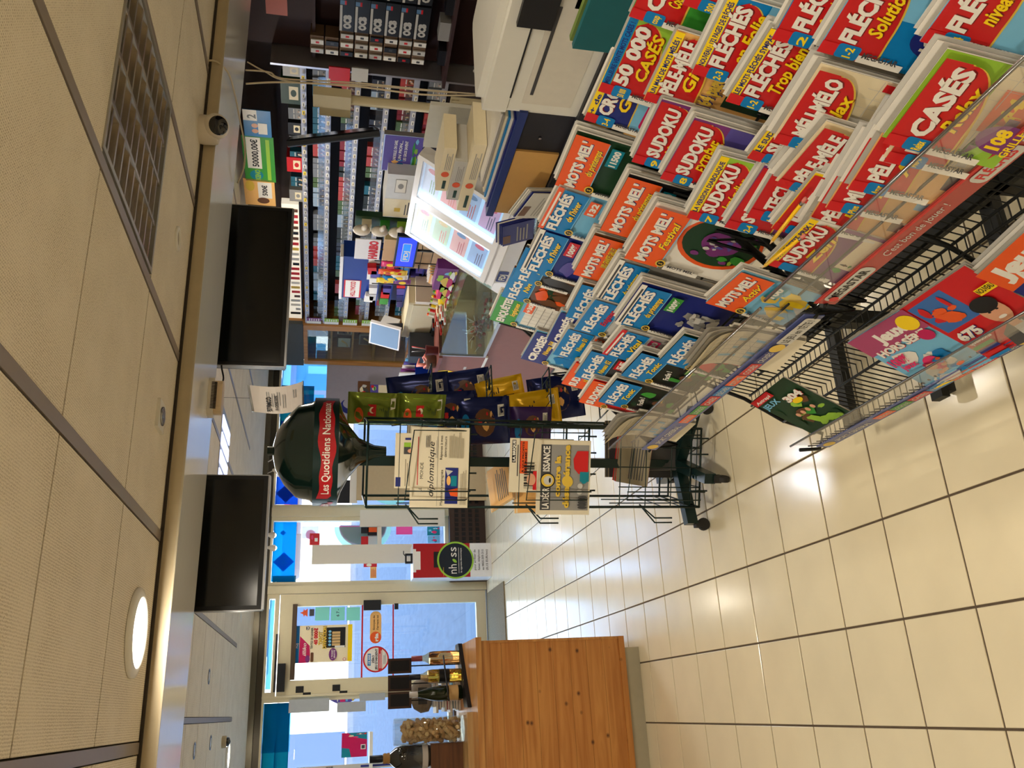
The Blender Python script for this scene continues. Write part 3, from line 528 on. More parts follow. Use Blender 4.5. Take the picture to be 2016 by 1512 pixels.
# ================================================================ pine cabinet at the left and what stands on it
PINE = wood_mat('knotty_pine', (206, 142, 72), (180, 112, 48), 0, 16, .42, knots=13); PINT = wood_mat('pine_top', (206, 150, 84), (176, 112, 54), 0, 16, .35); PLIN = M('grey_plinth', (176, 168, 144), rough=.5)
CY = 4.50; TZ = .905
cab = thing('pine_cabinet', 'knotty pine cabinet with a grey plinth beside the aisle', 'cabinet', (-.4, CY, 0))
zs = [.115+.093*k for k in range(9)]; zs[8] = TZ-.045
for k in range(8): MB().box((-.55, 0, zs[k]), (.715, .02, zs[k+1]-.0012), PINE).build('board', cab)
MB().box((-.55, .02, .085), (.715, .68, TZ-.03), PINE).build('carcass', cab)
MB().box((-.55, -.012, .085), (.728, .02, .115), PINE).build('bottom_rail', cab); MB().box((-.55, -.010, TZ-.075), (.728, .02, TZ-.03), PINT).build('top_rail', cab)
MB().box((.715, -.005, .085), (.728, .68, TZ-.03), PINT).build('corner_strip', cab)
MB().box((-.57, -.03, TZ-.03), (.745, .70, TZ), PINT).build('top', cab); MB().box((-.55, .005, 0), (.668, .62, .085), PLIN).build('plinth', cab)
# ---- bottle tray
IRON = M('black_iron', (20, 20, 22), rough=.45, noise=.1); BOT = {}
def T0(px, py, y=4.80): p = YP(px, py, y); return p.x, p.y
def bottle(px0, py, px1, prof, gm, label, liquid=None, y=4.80, lab=None, cap=None):
    top = YP(px0, py, y); bot = YP(px1, py, y); z0 = bot.z; h = top.z-bot.z
    t = thing('wine_bottle', label, 'bottle', (bot.x, y, z0), 'wine bottles in the iron tray')
    MB().lathe([(r, z*h) for r, z in prof], gm, 20).build('glass', t)
    if liquid: MB().lathe([(max(.001, r-.001), z*h) for r, z in prof if z < .7], liquid, 16).build('wine', t)
    if lab: lab(t, h)
    if cap: MB().lathe([(.0155, .80*h), (.0155, h), (.001, h+.001)], cap, 14).build('capsule', t)
    return t
BORD = [(.034, 0), (.037, .02), (.037, .58), (.034, .66), (.018, .75), (.0145, .82), (.0145, .99)]; BURG = [(.034, 0), (.040, .02), (.040, .45), (.032, .62), (.018, .80), (.0145, .86), (.0145, .99)]
CLG = glass_mat('clear_bottle', (244, 228, 200), .04); GNG = M('dark_green_glass', (24, 34, 14), rough=.08, noise=0, coat=.5); ROSE = M('rose_wine', (250, 204, 150), rough=.03, noise=0, trans=1); WHW = M('white_wine', (248, 226, 110), rough=.03, noise=0, trans=1); CAPR = M('pink_capsule', (150, 70, 76), rough=.4); CAPB = M('black_capsule', (20, 22, 36), rough=.4)
yb = 4.86
bottle(810, 1293, 914, BORD, CLG, 'clear bottle of rose wine with a pink capsule in the iron tray', ROSE, 4.92, None, CAPR)
bottle(806, 1329, 912, BORD, CLG, 'clear bottle of yellow white wine with a dark label in the iron tray', WHW, 4.86, lambda t, h: MB().lathe([(.0378, .27*h), (.0378, .46*h)], BLK, 20).build('label', t), CAPB)
bottle(806, 1363, 909, BURG, GNG, 'dark green wine bottle with a tan label in the iron tray', None, 4.80, lambda t, h: MB().lathe([(.0408, .08*h), (.0408, .26*h)], TAN, 20).build('label', t), M('foil_white', (206, 200, 196), rough=.3))
tr = thing('bottle_tray', 'curved black iron bottle tray with chalkboard signs on stalks', 'tray', (T0(915, 1330, 4.86)[0], 4.84, TZ))
ox = tr.location.x
def loc(px, py, y): p = YP(px, py, y); return Vector((p.x-ox, y-4.84, p.z-TZ))
arc = [Vector((loc(915, py, 4.98-.0022*(py-1270)).x, 4.98-.0022*(py-1270)-4.84, 0)) for py in (1268, 1290, 1312, 1334, 1356, 1378, 1393)]
m = MB()
for i in range(len(arc)-1):
    a, b = arc[i], arc[i+1]; w_ = Vector((0, .06, 0)); m.prism([a-w_, b-w_, b+w_, a+w_], (0, 0, .022), IRON)
m.build('base', tr); m2 = MB().tube([p+Vector((0, -.058, .115)) for p in arc[1:-1]], .005, IRON, 6); m2.build('front_rail', tr)
for k, (py0, py1, pole) in enumerate([(1297, 1325, 1311), (1330, 1360, 1346), (1363, 1394, 1379)]):
    y = 4.93-.06*k; A = loc(764, py0, y); B = loc(810, py1, y); pz = loc(810, pole, y)
    MB().tube([Vector((pz.x, A.y, .01)), Vector((pz.x, A.y, B.z))], .004, IRON, 6).build('stalk', tr)
    sg = MB().box((B.x, A.y-.004, B.z), (A.x, A.y+.004, A.z), M('sign_frame', (62, 38, 28), rough=.6)).build('sign', tr); MB().box((B.x+.012, A.y-.006, B.z+.012), (A.x-.012, A.y-.004, A.z-.012), M('slate', (26, 26, 30), rough=.8)).build('chalkboard', sg)
# ---- corks in a glass cylinder
WDP = wood_mat('pale_wood', (214, 178, 122), (196, 154, 96), 0, 20, .5)
cx = YP(915, 1434, 4.78).x
bd = thing('serving_board', 'pale wooden board under the jar of corks', 'board', (cx-.12, 4.76, TZ)); MB().box((-.30, -.14, 0), (.20, .16, .03), WDP).build('board', bd)
jz = TZ+.031; jh = YP(775, 1432, 4.78).z-jz; jr = .068
j = thing('cork_jar', 'tall clear glass cylinder filled with wine corks', 'jar', (cx, 4.78, jz)); MB().lathe([(jr, 0), (jr, jh), (jr-.003, jh), (jr-.003, .008), (.001, .008)], glass_mat('jar_glass', (250, 252, 250), .06), 28).build('glass', j)
CRK = [M('cork_%d' % k, c, rough=.8, noise=.2, scale=120) for k, c in enumerate([(220, 184, 136), (204, 164, 114), (230, 198, 152), (190, 150, 104)])]
cm = []
for k in range(4): o = MB().lathe([(.0105, -.021), (.0115, -.018), (.0115, .018), (.0105, .021)], CRK[k], 8); cm.append(o)
rr = random.Random(4); placed = []; tries = 0
protos = []
while len(placed) < 130 and tries < 30000:
    tries += 1; a = rr.random()*6.28; r = (jr-.020)*math.sqrt(.25+.75*rr.random()); z = jz+.030+rr.random()*(jh*.86-.03); p = Vector((cx+r*math.cos(a), 4.78+r*math.sin(a), z))
    if any((p-q).length < .0232 for q in placed): continue
    placed.append(p); k = rr.randrange(4)
    rot = Matrix.Rotation(rr.random()*6.28, 4, 'Z') @ Matrix.Rotation(rr.uniform(.5, 2.4), 4, 'X')
    if len(protos) <= k or len(protos) < 4:
        if len(protos) < 4: k = len(protos); o = cm[k].build('wine_cork'); protos.append(o)
    else: o = protos[k].copy(); COL.objects.link(o)
    if o.users_collection: o.matrix_world = Matrix.Translation(p) @ rot
    tag(o, 'used wine cork inside the tall glass cylinder', 'cork', 'corks in the glass cylinder')
# demijohn on a wooden crate, papers behind
p = YP(905, 1480, 4.84); cr = thing('wooden_crate', 'brown wooden block under the dark demijohn bottle', 'box', (p.x-.02, 4.84, TZ+.031)); hz = YP(846, 1480, 4.84).z-TZ-.031
MB().box((-.07, -.05, 0), (.07, .07, hz), wood_mat('walnut', (120, 74, 38), (92, 54, 26), 0, 18, .5)).build('body', cr); MB().box((-.07, -.055, hz*.85), (.07, -.05, hz), BRN).build('edge_strip', cr)
dz = TZ+.031+hz; dh = YP(728, 1466, 4.84).z-dz; dj = thing('demijohn', 'bulbous dark glass demijohn with a rope collar and black capsule', 'bottle', (p.x-.01, 4.84, dz))
MB().lathe([(.05, 0), (.064, .02), (.064, dh*.45), (.05, dh*.58), (.022, dh*.68), (.016, dh*.8), (.016, dh)], M('smoky_glass', (60, 56, 50), rough=.05, noise=0, coat=.5, trans=.5), 22).build('glass', dj)
MB().lathe([(.024, dh*.66), (.028, dh*.69), (.024, dh*.72), (.027, dh*.75), (.023, dh*.78)], M('rope', (176, 134, 84), rough=.9, bump=.5, scale=90), 14).build('rope_collar', dj); MB().lathe([(.019, dh*.79), (.019, dh*1.0), (.001, dh)], CAPB, 16).build('capsule', dj)
MB().lathe([(.066, .015), (.066, dh*.14)], M('foil_white', (206, 200, 196)), 22).build('paper_band', dj)
zz = TZ; bk = [(1335, 1400, LGR), (1345, 1398, WHT), (1338, 1395, TEA), (1350, 1402, WHT), (1342, 1397, RED), (1340, 1400, LGR), (1336, 1392, WHT), (1348, 1396, NAV), (1344, 1402, WHT), (1338, 1390, LGR)]
for k, (a, b, m) in enumerate(bk):
    x0 = YP(890, b, 5.08).x; x1 = YP(890, a, 5.08).x; th = .016
    o = MB().box((x0, 5.02, zz), (x1, 5.16, zz+th*.85), m).box((x0, 5.018, zz+.002), (x1-.004, 5.02, zz+th*.7), WHT).build('brochure'); zz += th
    tag(o, '%s brochure in the pile behind the bottle tray, %s' % ({LGR: 'grey', WHT: 'white', TEA: 'teal', RED: 'red', NAV: 'navy'}[m], ['at the very bottom', 'second from the bottom', 'third from the bottom', 'fourth from the bottom', 'fifth from the bottom', 'fifth from the top', 'fourth from the top', 'third from the top', 'second from the top', 'on the very top'][k]), 'brochure', 'brochure pile on the pine cabinet')
cap = thing('knitted_bag', 'crumpled grey printed bag on top of the brochure pile', 'bag', (YP(800, 1370, 5.1).x, 5.10, zz)); 
MB().lathe([(.05, 0), (.075, .015), (.08, .06), (.06, .10), (.03, .115)], M('grey_cloth', (150, 138, 124), rough=.9, noise=.3, scale=50), 14, Matrix.Diagonal((1.2, .7, 1, 1))).build('body', cap); MB().box((-.05, -.058, .03), (.04, -.056, .08), DGR).build('print_patch', cap)
# ---- vaping product box near the door
NR = M('box_red', (176, 20, 30), rough=.35); NB = 8.55
bx = thing('vaping_display_box', 'tall red and white vaping display box with round logo by the window', 'display box', (1.255, NB, 0))
MB().box((0, 0, 0), (.345, .26, .81), M('box_white', (232, 232, 232), rough=.4)).build('carton', bx)
s = Sheet(); W, H_ = .345, .81
s.rect(0, .225, W, H_, NR); s.rect(.055, H_-.03, .29, H_, WHT); s.rect(.08, H_-.075, .265, H_-.03, WHT); s.rect(.10, .44, .26, .60, BLK); s.ell(W/2, .375, .19, .19, LIM, 36); s.ell(W/2, .375, .172, .172, M('ink_nh', (10, 26, 40), rough=.3, noise=0), 36)
s.text('nh', .035, .365, .085, WHT, .095, bold=.0); s.ell(.165, .385, .027, .014, LIM, 14, rot=50); s.text('ss', .205, .365, .085, WHT, .10, bold=.0); s.rect(.04, .340, .30, .344, WHT); s.text('la cigarette électronique', .045, .312, .016, WHT, .25, bold=.01)
for k, tx in enumerate(['pour arrêter de', 'fumer, téléphonez', 'au 0825-309-310', '(0,15 EUR/mn)']): s.text(tx, W/2, .165-k*.042, .022, DGR, .21, al='c', bold=.01)
s.rect(.01, .50, .10, .503, GLD); s.build('front_print', bx, frame((0, -.001, 0), (1, 0, 0), (0, 0, 1)))
cl = thing('black_clamp', 'small black plastic clamp lying on top of the vaping display box', 'clamp', (1.46, 8.62, .81)); MB().box((-.05, -.02, 0), (.05, .02, .018), BLP).box((-.05, -.02, .018), (-.03, .02, .06), BLP).box((.03, -.02, .018), (.05, .02, .06), BLP).box((-.05, -.02, .06), (.05, .02, .075), BLP).build('body', cl); MB().tube([(.03, 0, .075), (.05, 0, .09), (.08, 0, .09)], .005, BLP).build('lever', cl)
# ================================================================ revolving newspaper stand
CC = Vector((1.0, 3.45, 0)); cr_ = Vector((math.cos(YAW), -math.sin(YAW), 0)); cf_ = Vector((math.sin(YAW), math.cos(YAW), 0))
CW = frame(CC, cr_, cf_, (0, 0, 1))         # local x right, y away, z up
DGP = M('dark_green_paint', (14, 40, 38), rough=.3, metal=.15, noise=.05); DGD = M('dark_green_dome', (12, 30, 24), rough=.12, noise=0, coat=.4); RUB = M('caster_rubber', (42, 40, 38), rough=.7); RB = M('red_brush_band', (176, 26, 34), rough=.35)
st = thing('newspaper_carousel', 'dark green revolving wire newspaper stand with a domed header', 'newspaper stand', CW)
MB().box((-.02, -.02, .10), (.02, .02, 1.62), DGP).build('pole', st)
for k, a in enumerate((180, 241, 317, 28, 90)):
    t = math.radians(a)+YAW; d = Vector((math.cos(t), math.sin(t), 0)); n = Vector((-d.y, d.x, 0)); e = d*.28
    lg = MB().prism([n*.025+Vector((0, 0, .09)), e+n*.022+Vector((0, 0, .062)), e-n*.022+Vector((0, 0, .062)), -n*.025+Vector((0, 0, .09))], (0, 0, .05), DGP).build('leg', st)
    cs = MB().lathe([(.026, -.011), (.028, -.008), (.028, .008), (.026, .011)], RUB, 16, Matrix.Translation(e+Vector((0, 0, .028))) @ frame((0, 0, 0), d, (0, 0, 1), n)).build('caster', lg)
    MB().box((-.014, -.016, .04), (.014, .016, .07), RUB, Matrix.Translation(e) @ frame((0, 0, 0), d, n)).build('fork', lg)
hw = .172; levels = [1.50, 1.075, .56, .085]
for sx in (-1, 1):
    for sy in (-1, 1): MB().tube([(sx*hw, sy*hw, .085), (sx*hw, sy*hw, 1.53)], .006, GRNM, 6).build('corner_post', st)
for z in (1.53, 1.115, .60, .13, .085): MB().tube([(-hw, -hw, z), (hw, -hw, z), (hw, hw, z), (-hw, hw, z)], .005, GRNM, 5, closed=True).build('hoop', st)
for (z0, z1) in ((1.115, 1.40), (.60, .90), (.085, .46)):
    g = MB()
    for k in range(5): x = -hw+2*hw*k/4; g.tube([(x, -hw, z1), (x, -hw-.01, z0), (x, -.02, z0+.02)], .0025, GRNM, 4, cap=False)
    for k in range(4): z = z0+.02+(z1-z0)*k/3.2; g.tube([(-hw, -hw-.005, z), (hw, -hw-.005, z)], .0025, GRNM, 4, cap=False)
    for k in range(4): y = -hw+hw*2*k/3; g.tube([(hw, y, z0), (hw, y, z1)], .0025, GRNM, 4, cap=False); g.tube([(-hw, y, z0), (-hw, y, z1)], .0025, GRNM, 4, cap=False)
    for z in (z0+.08, z0+.17): g.tube([(hw, -hw, z), (hw, hw, z)], .0025, GRNM, 4, cap=False); g.tube([(-hw, -hw, z), (-hw, hw, z)], .0025, GRNM, 4, cap=False)
    tag(g.build('wire_basket', st), kind='stuff')
    MB().tube([(-.135, -hw-.01, z0+.0), (-.135, -hw-.055, z0+.02), (-.135, -hw-.055, z1-.02), (.145, -hw-.055, z1-.05), (.145, -hw-.03, z0+.01)], .003, GRNM, 5).build('front_guard', st)
    MB().tube([(-.10, -hw-.056, z0+.0), (-.10, -hw-.056, z1-.02)], .003, GRNM, 5).build('front_guard', st)
    for xs in (-.10, .06):
        MB().tube([(xs, -hw-.012, z0-.03), (xs, -hw-.014, z0+.05), (xs+.07, -hw-.014, z0+.05), (xs+.07, -hw-.012, z0-.03)], .004, GRNM, 5).build('stop_loop', st)
    for xs in (-hw-.05, -hw-.07): MB().tube([(-hw, -.10, z0+.25), (xs, -.16, z0+.20), (xs, -.16, z0+.12)], .0035, GRNM, 5).build('side_hook', st)
# header
hd = Matrix.Translation((.035, 0, 0)); ZB = 1.645; R0 = .225
MB().lathe([(R0, ZB), (R0, ZB+.098)], DGP, 40, hd).build('header_band', st)
MB().lathe([(R0-.01, ZB+.098), (R0-.02, ZB+.11), (R0*.85, ZB+.165), (R0*.62, ZB+.215), (R0*.35, ZB+.25), (R0*.12, ZB+.262), (.018, ZB+.263), (.018, ZB+.285), (.001, ZB+.285)], DGD, 40, hd).build('header_dome', st)
MB().lathe([(.025, ZB-.20), (.03, ZB-.15), (.06, ZB-.085), (.11, ZB-.045), (.17, ZB-.015), (R0, ZB)], DGD, 40, hd).build('header_funnel', st)
def wrapband(a0, a1, fn0, fn1, m, r, n=24):
    b = MB()
    for k in range(n):
        A = [math.radians(a0+(a1-a0)*(k+q)/n) for q in (0, 1)]; P = []
        for i, q in ((0, 0), (1, 0), (1, 1), (0, 1)):
            t = A[i]; h = fn1((k+i)/n) if q else fn0((k+i)/n); P.append(hd @ Vector((r*math.cos(t), r*math.sin(t), ZB+h)))
        b.quad(*P, m)
    return b
wv = lambda u, a: .006*math.sin(u*9+a)+.004*math.sin(u*23+a)
wrapband(-142, -18, lambda u: .018+wv(u, 0)+(.02 if u < .04 else 0), lambda u: .074+wv(u, 2)-(.02 if u > .97 else 0), RB, R0+.0012).build('red_band', st)
wrapband(-222, -150, lambda u: .022+wv(u, 1), lambda u: .070+wv(u, 3)-(.03 if u > .95 else 0), RB, R0+.0012).build('red_band', st)
def wraptext(tx, a0, width_deg, h, z, m):
    vs, fs = glyphs(tx, .012, 0); x0 = min(v[0] for v in vs); x1 = max(v[0] for v in vs); b = MB(); P = []
    for x, y in vs:
        t = math.radians(a0+(x-x0)/(x1-x0)*width_deg); P.append(hd @ Vector(((R0+.003)*math.cos(t), (R0+.003)*math.sin(t), ZB+z+y*h/.7)))
    b.add(P, fs, m); return b
wraptext('Les Quotidiens Nationaux', -133, 108, .030, .034, WHT).build('lettering', st); wraptext('Les Quotidiens Nationaux', -262, 108, .030, .034, WHT).build('lettering', st)
# ---- newspapers
NP = M('newsprint', (226, 216, 190), rough=.8, noise=.03); NPD = M('newsprint_grey', (150, 140, 116), rough=.8, noise=.05)
def newspaper(px0, py0, px1, py1, off, label, fn, base=NP, lean=.06, thick=.008, roll=0, ys_=1, group='newspapers on show in the wire stand'):
    """front sheet between photo corners (top-left, bottom-right) on a plane off metres in front of the stand axis"""
    P0 = CC-cf_*off; n = cf_
    def hit(px, py): d = ray(px, py); return CAM+d*((P0-CAM).dot(n)/d.dot(n))
    a = hit(px0, py0); b = hit(px1, py1); W = abs((b-a).dot(cr_)); Hh = abs(a.z-b.z); o = Vector((a.x, a.y, b.z))
    t = thing('newspaper', label, 'newspaper', frame(o, cr_, (0, 0, 1)) @ Matrix.Rotation(-lean, 4, 'X') @ Matrix.Rotation(roll, 4, 'Z'), group)
    MB().box((0, 0, -thick), (W, Hh, 0), base).build('pages', t); s = Sheet(); fn(s, W, Hh); s.mb.v = [(x, Hh*(1-ys_)+y*ys_, z) for x, y, z in s.mb.v]; s.build('front_page', t); return t
def diplo(s, W, H):
    s.text('LE', W*.2, H*.80, H*.05, BLK, bold=0); s.text('MONDE', W*.36, H*.78, H*.055, BLK, W*.2, bold=0); s.text('diplomatique', W*.14, H*.60, H*.105, BLK, W*.68, bold=0, shear=.28); s.lines(W*.28, H*.87, W*.9, H*.90, 1, RED); s.rect(W*.02, H*.535, W*.98, H*.54, GRY)
    s.text('Mauvaises campagnes', W*.03, H*.44, H*.045, BLK, W*.44, bold=0); s.text('Réponse à mes', W*.60, H*.46, H*.045, BLK, W*.3, bold=0); s.text('détracteurs', W*.63, H*.39, H*.045, BLK, W*.26, bold=0)
    s.rect(W*.05, H*.18, W*.5, H*.40, NAV); s.poly([(W*.14, H*.18), (W*.25, H*.18), (W*.22, H*.34), (W*.15, H*.30)], ORG); s.rect(W*.27, H*.2, W*.40, H*.30, TEA); s.ell(W*.34, H*.34, W*.06, H*.035, PEA); s.poly([(W*.4, H*.36), (W*.48, H*.40), (W*.46, H*.27)], LGR)
    s.lines(W*.62, H*.1, W*.95, H*.36, 11, NPD, seed=2); s.lines(W*.04, H*.04, W*.5, H*.15, 5, NPD, seed=3); s.lines(W*.75, H*.68, W*.93, H*.76, 3, DGR, seed=5); s.lines(W*.62, H*.55, W*.9, H*.58, 2, GRY)
def generic(s, W, H):
    s.rect(W*.03, H*.90, W*.2, H*.98, NAV); s.lines(W*.04, H*.35, W*.55, H*.85, 16, NPD, seed=9); s.rect(W*.62, H*.62, W*.75, H*.86, DGR); s.ell(W*.68, H*.74, W*.04, H*.06, SKN); s.rect(W*.75, H*.62, W*.83, H*.86, LIM); s.lines(W*.62, H*.3, W*.9, H*.58, 8, NPD, seed=7); s.text('LA CROIX', W*.3, H*.1, H*.12, DGR, W*.4); s.text('1', W*.88, H*.7, H*.14, NAV)
newspaper(776, 962, 900, 855, .192, 'pale newspaper half hidden behind the front paper in the upper pocket', generic)
newspaper(806, 1000, 925, 843, .206, 'cream newspaper with a slanted script title in the upper pocket', diplo)
def labrique(s, W, H):
    s.rect(W*.55, H*.80, W*.97, H*.93, BLK); s.text('LA BRIQUE', W*.57, H*.825, H*.08, WHT, W*.39, bold=.05); s.lines(W*.3, H*.72, W*.9, H*.77, 1, DGR, .7); s.rect(W*.35, H*.42, W*.95, H*.66, ORG); s.text('PRIVATISATION', W*.45, H*.62, H*.04, RED, W*.5); s.text('À QUI PROFITE', W*.36, H*.53, H*.06, BLK, W*.58); s.text('LE CRIME ?', W*.36, H*.44, H*.06, BLK, W*.45)
    for k in range(14): s.rect(W*(.08+.035*k), H*.18, W*(.08+.035*k+.006+.012*(k % 3)), H*.52, BLK)
    s.rect(W*.05, H*.1, W*.4, H*.22, RED); s.ell(W*.24, H*.28, W*.11, H*.15, SKN, 18); s.lines(W*.05, H*.02, W*.9, H*.07, 2, DGR)
def decro(s, W, H):
    s.rect(W*.06, H*.03, W*.94, H*.93, GRY); s.rect(W*.06, H*.74, W*.94, H*.93, DGR); s.text('LA DÉCR', W*.08, H*.77, H*.12, WHT, W*.28, bold=.03, sh=BLK); s.text('ISSANCE', W*.58, H*.77, H*.12, WHT, W*.34, bold=.03, sh=BLK); s.ell(W*.46, H*.80, W*.10, H*.14, BLK, 24); s.ell(W*.46, H*.80, W*.085, H*.12, GLD, 24); s.ell(W*.46, H*.79, W*.06, H*.085, LGR, 20); s.ell(W*.46, H*.76, W*.035, H*.02, BLK, 12)
    s.text('contre la', W*.24, H*.57, H*.10, GLD, W*.55, bold=.05, sh=BLK); s.text('désespérance', W*.09, H*.40, H*.11, GLD, W*.85, bold=.05, sh=BLK); s.ell(W*.45, H*.43, W*.08, H*.1, GLD, 16, rot=35); s.poly([(W*.55, H*.22), (W*.62, H*.31), (W*.75, H*.33), (W*.86, H*.26), (W*.86, H*.05), (W*.58, H*.05)], RED); s.ell(W*.47, H*.12, W*.05, H*.06, TEA); s.rect(W*.45, H*.03, W*.58, H*.2, TEA); s.ell(W*.31, H*.2, W*.035, H*.05, LGR); s.ell(W*.39, H*.19, W*.035, H*.05, LGR)
    for k in range(5): s.ell(W*(.1+.035*k), H*(.14+.01*(k % 2)), W*.02, H*.09, DGR, 10)
newspaper(1003, 970, 1130, 865, .192, 'newspaper with a black masthead and barcode portrait in the middle pocket', labrique, ys_=.47)
newspaper(1056, 1014, 1164, 868, .208, 'grey illustrated newspaper with fat yellow headline in the middle pocket', decro)
# folded papers lying inside and in the lower baskets
def folded(x, y, z, w, d, hgt, rot, mats, label, tilt=.5):
    t = thing('folded_paper', label, 'newspaper', CW @ Matrix.Translation((x, y, z)) @ Matrix.Rotation(rot, 4, 'Z') @ Matrix.Rotation(tilt, 4, 'X'), 'folded papers in the lower baskets')
    for k in range(4): MB().box((-w/2, -.004*k-.004, 0), (w/2, -.004*k-.001, hgt-.006*k), mats[k % len(mats)]).build('sheet', t)
    s = Sheet(); s.lines(-w*.4, hgt*.15, w*.4, hgt*.6, 6, DGR, seed=int(x*1000)+3); s.rect(-w*.4, hgt*.66, w*.3, hgt*.9, mats[-1]); s.build('print', t, frame((0, -.0165, 0), (1, 0, 0), (0, 0, 1)))
folded(-.06, -.02, .62, .30, .02, .27, .3, [NP, PEA], 'pale folded paper leaning inside the middle basket', -.35)
folded(.0, .05, 1.14, .28, .02, .22, -.2, [NPD, NP], 'brownish folded paper behind the upper pocket', -.3)
folded(.08, .0, .10, .22, .02, .26, .2, [NPD, DGR], 'grey brown folded paper standing in the bottom basket', -.15)
folded(.02, -.08, .28, .24, .02, .16, -.25, [RED, NPD], 'brownish paper with red inner sheets slumped in the bottom basket', -.5)
folded(.06, .06, .11, .26, .02, .33, .1, [NPD, DGR], 'dark folded paper at the back of the bottom basket', -.1)
folded(-.08, .06, .88, .22, .02, .14, .8, [NP, PEA], 'pale printed folded leaflet pile lying above the middle basket', -.9)
# ================================================================ snack stand
def bag(name, label, mw, w, h, d, mat, fn, group, wr=.004, seed=1):
    rr = random.Random(seed); nx, ny = 10, 14; ph = [rr.random()*6 for _ in range(4)]
    def zf(x, y):
        u = min(1, abs(2*x/w)); v = min(1, abs(2*(y/h)-1)); return d*.5*(1-u**3)**.6*(1-v**5)**.7+wr*math.sin(x*90+ph[0])*math.sin(y*60+ph[1])*(1-u*.5)
    t = thing(name, label, 'snack bag', mw, group); m = MB(); vs = []
    for sgn in (1, -1):
        for j in range(ny+1):
            for i in range(nx+1): x = -w/2+w*i/nx; y = h*j/ny; vs.append((x, y, sgn*max(.0006, zf(x, y))))
    N = (nx+1)*(ny+1); fs = []
    for j in range(ny):
        for i in range(nx): a = j*(nx+1)+i; fs.append((a, a+1, a+nx+2, a+nx+1)); fs.append((N+a, N+a+nx+1, N+a+nx+2, N+a+1))
    m.add(vs, fs, mat, True); m.build('pouch', t); s = Sheet()
    for y in (0, h): MB().box((-w/2, y-.008, -.001), (w/2, y+.008, .001), mat).build('crimped_seal', t)
    s = Sheet(); fn(s, w, h)
    s.mb.v = [(x-w/2 if False else x, y, zf(x, y)+z+.0012) for x, y, z in s.mb.v]; s.build('print', t); return t
FGR_ = M('foil_green', (122, 138, 48), rough=.18, metal=.5, noise=.2, scale=14); FNV = M('foil_navy', (18, 30, 84), rough=.2, metal=.4, noise=.2, scale=14); FYL = M('foil_yellow', (230, 180, 18), rough=.2, metal=.3, noise=.12, scale=14); FPU = M('foil_purple', (60, 34, 90), rough=.3, metal=.2)
SS = Vector((1.29, 3.80, 0)); stand = thing('snack_stand', 'dark wire stand holding foil snack bags behind the newspaper carousel', 'display stand', SS)
MB().tube([(0, 0, .02), (0, 0, 1.55)], .014, GRNM, 8).build('pole', stand); MB().lathe([(.13, 0), (.13, .015), (.03, .03)], GRNM, 20).build('base', stand)
for z in (.30, .60, .90, 1.20):
    g = MB(); g.tube([(0, 0, z), (.06, 0, z)], .006, GRNM, 5); g.tube([(-.11, -.06, z), (.11, -.06, z), (.11, .08, z), (-.11, .08, z)], .004, GRNM, 5, closed=True);
    for k in range(6): x = -.11+.044*k; g.tube([(x, -.06, z), (x, .08, z)], .0025, GRNM, 4)
    tag(g.build('wire_tray', stand, Matrix.Translation((.2, .05, 0))), kind='stuff')
def gprint(s, w, h): s.poly([(-w*.42, h*.12), (w*.42, h*.2), (w*.42, h*.7), (-w*.42, h*.55)], LIM); s.rect(-w*.1, h*.45, w*.25, h*.62, RED); s.ell(w*.08, h*.53, w*.1, h*.06, CRM); s.lines(-w*.35, h*.18, w*.2, h*.4, 6, DKG); s.rect(w*.1, h*.05, w*.4, h*.15, WHT); s.ell(-w*.1, h*.8, w*.25, h*.09, ORG)
def nprint(s, w, h): s.ell(0, h*.45, w*.3, h*.2, BRN, 14); s.blotch(-w*.3, h*.3, w*.3, h*.6, [RED, PEA, BRN], 6); s.rect(w*.12, h*.08, w*.36, h*.2, WHT); s.lines(w*.14, h*.09, w*.34, h*.19, 4, BLK); s.ell(-w*.1, h*.8, w*.3, h*.09, BLU)
def yprint(s, w, h): s.rect(-w*.25, h*.2, w*.05, h*.42, BLK); s.rect(-w*.22, h*.24, w*.02, h*.34, SKN); s.text('XL', -w*.1, h*.75, h*.07, BLK); s.rect(w*.12, h*.08, w*.36, h*.2, WHT); s.lines(w*.14, h*.09, w*.34, h*.19, 4, BLK); s.lines(-w*.3, h*.5, w*.3, h*.65, 3, BLK)
BG = 'snack bags on the wire stand'
def place_bag(px, py, y, w, h, d, mat, fn, label, yaw, tilt, roll=0, seed=1):
    p = YP(px, py, y); bag('snack_bag', label, Matrix.Translation(p) @ Matrix.Rotation(yaw, 4, 'Z') @ Matrix.Rotation(math.pi/2-tilt, 4, 'X') @ Matrix.Rotation(roll, 4, 'Z') @ Matrix.Translation((0, 0, 0)), w, h, d, mat, fn, BG, seed=seed)
place_bag(782, 806, 3.62, .17, .215, .07, FGR_, gprint, 'shiny green foil snack bag, the upper one beside the carousel', -.9, .02, 0, 2)
place_bag(872, 808, 3.62, .17, .205, .07, FGR_, gprint, 'shiny green foil snack bag, the lower one beside the carousel', -.9, .02, 0, 3)
place_bag(884, 778, 3.95, .25, .30, .08, FNV, nprint, 'navy foil snack bag at the top of the stand by the counter', -.5, .12, .16, 4)
place_bag(935, 815, 3.80, .24, .26, .08, FNV, nprint, 'navy foil snack bag with a white barcode below the green bags', -.6, .1, .1, 5)
place_bag(965, 768, 4.05, .25, .30, .08, FNV, nprint, 'navy foil snack bag behind the yellow ones', -.4, .14, .18, 6)
place_bag(1000, 826, 3.78, .24, .26, .08, FNV, nprint, 'navy foil snack bag low beside the middle newspapers', -.6, .1, .1, 7)
place_bag(1030, 772, 4.0, .20, .25, .08, FYL, yprint, 'bright yellow foil snack bag, the upper of the two', -.5, .15, .25, 8)
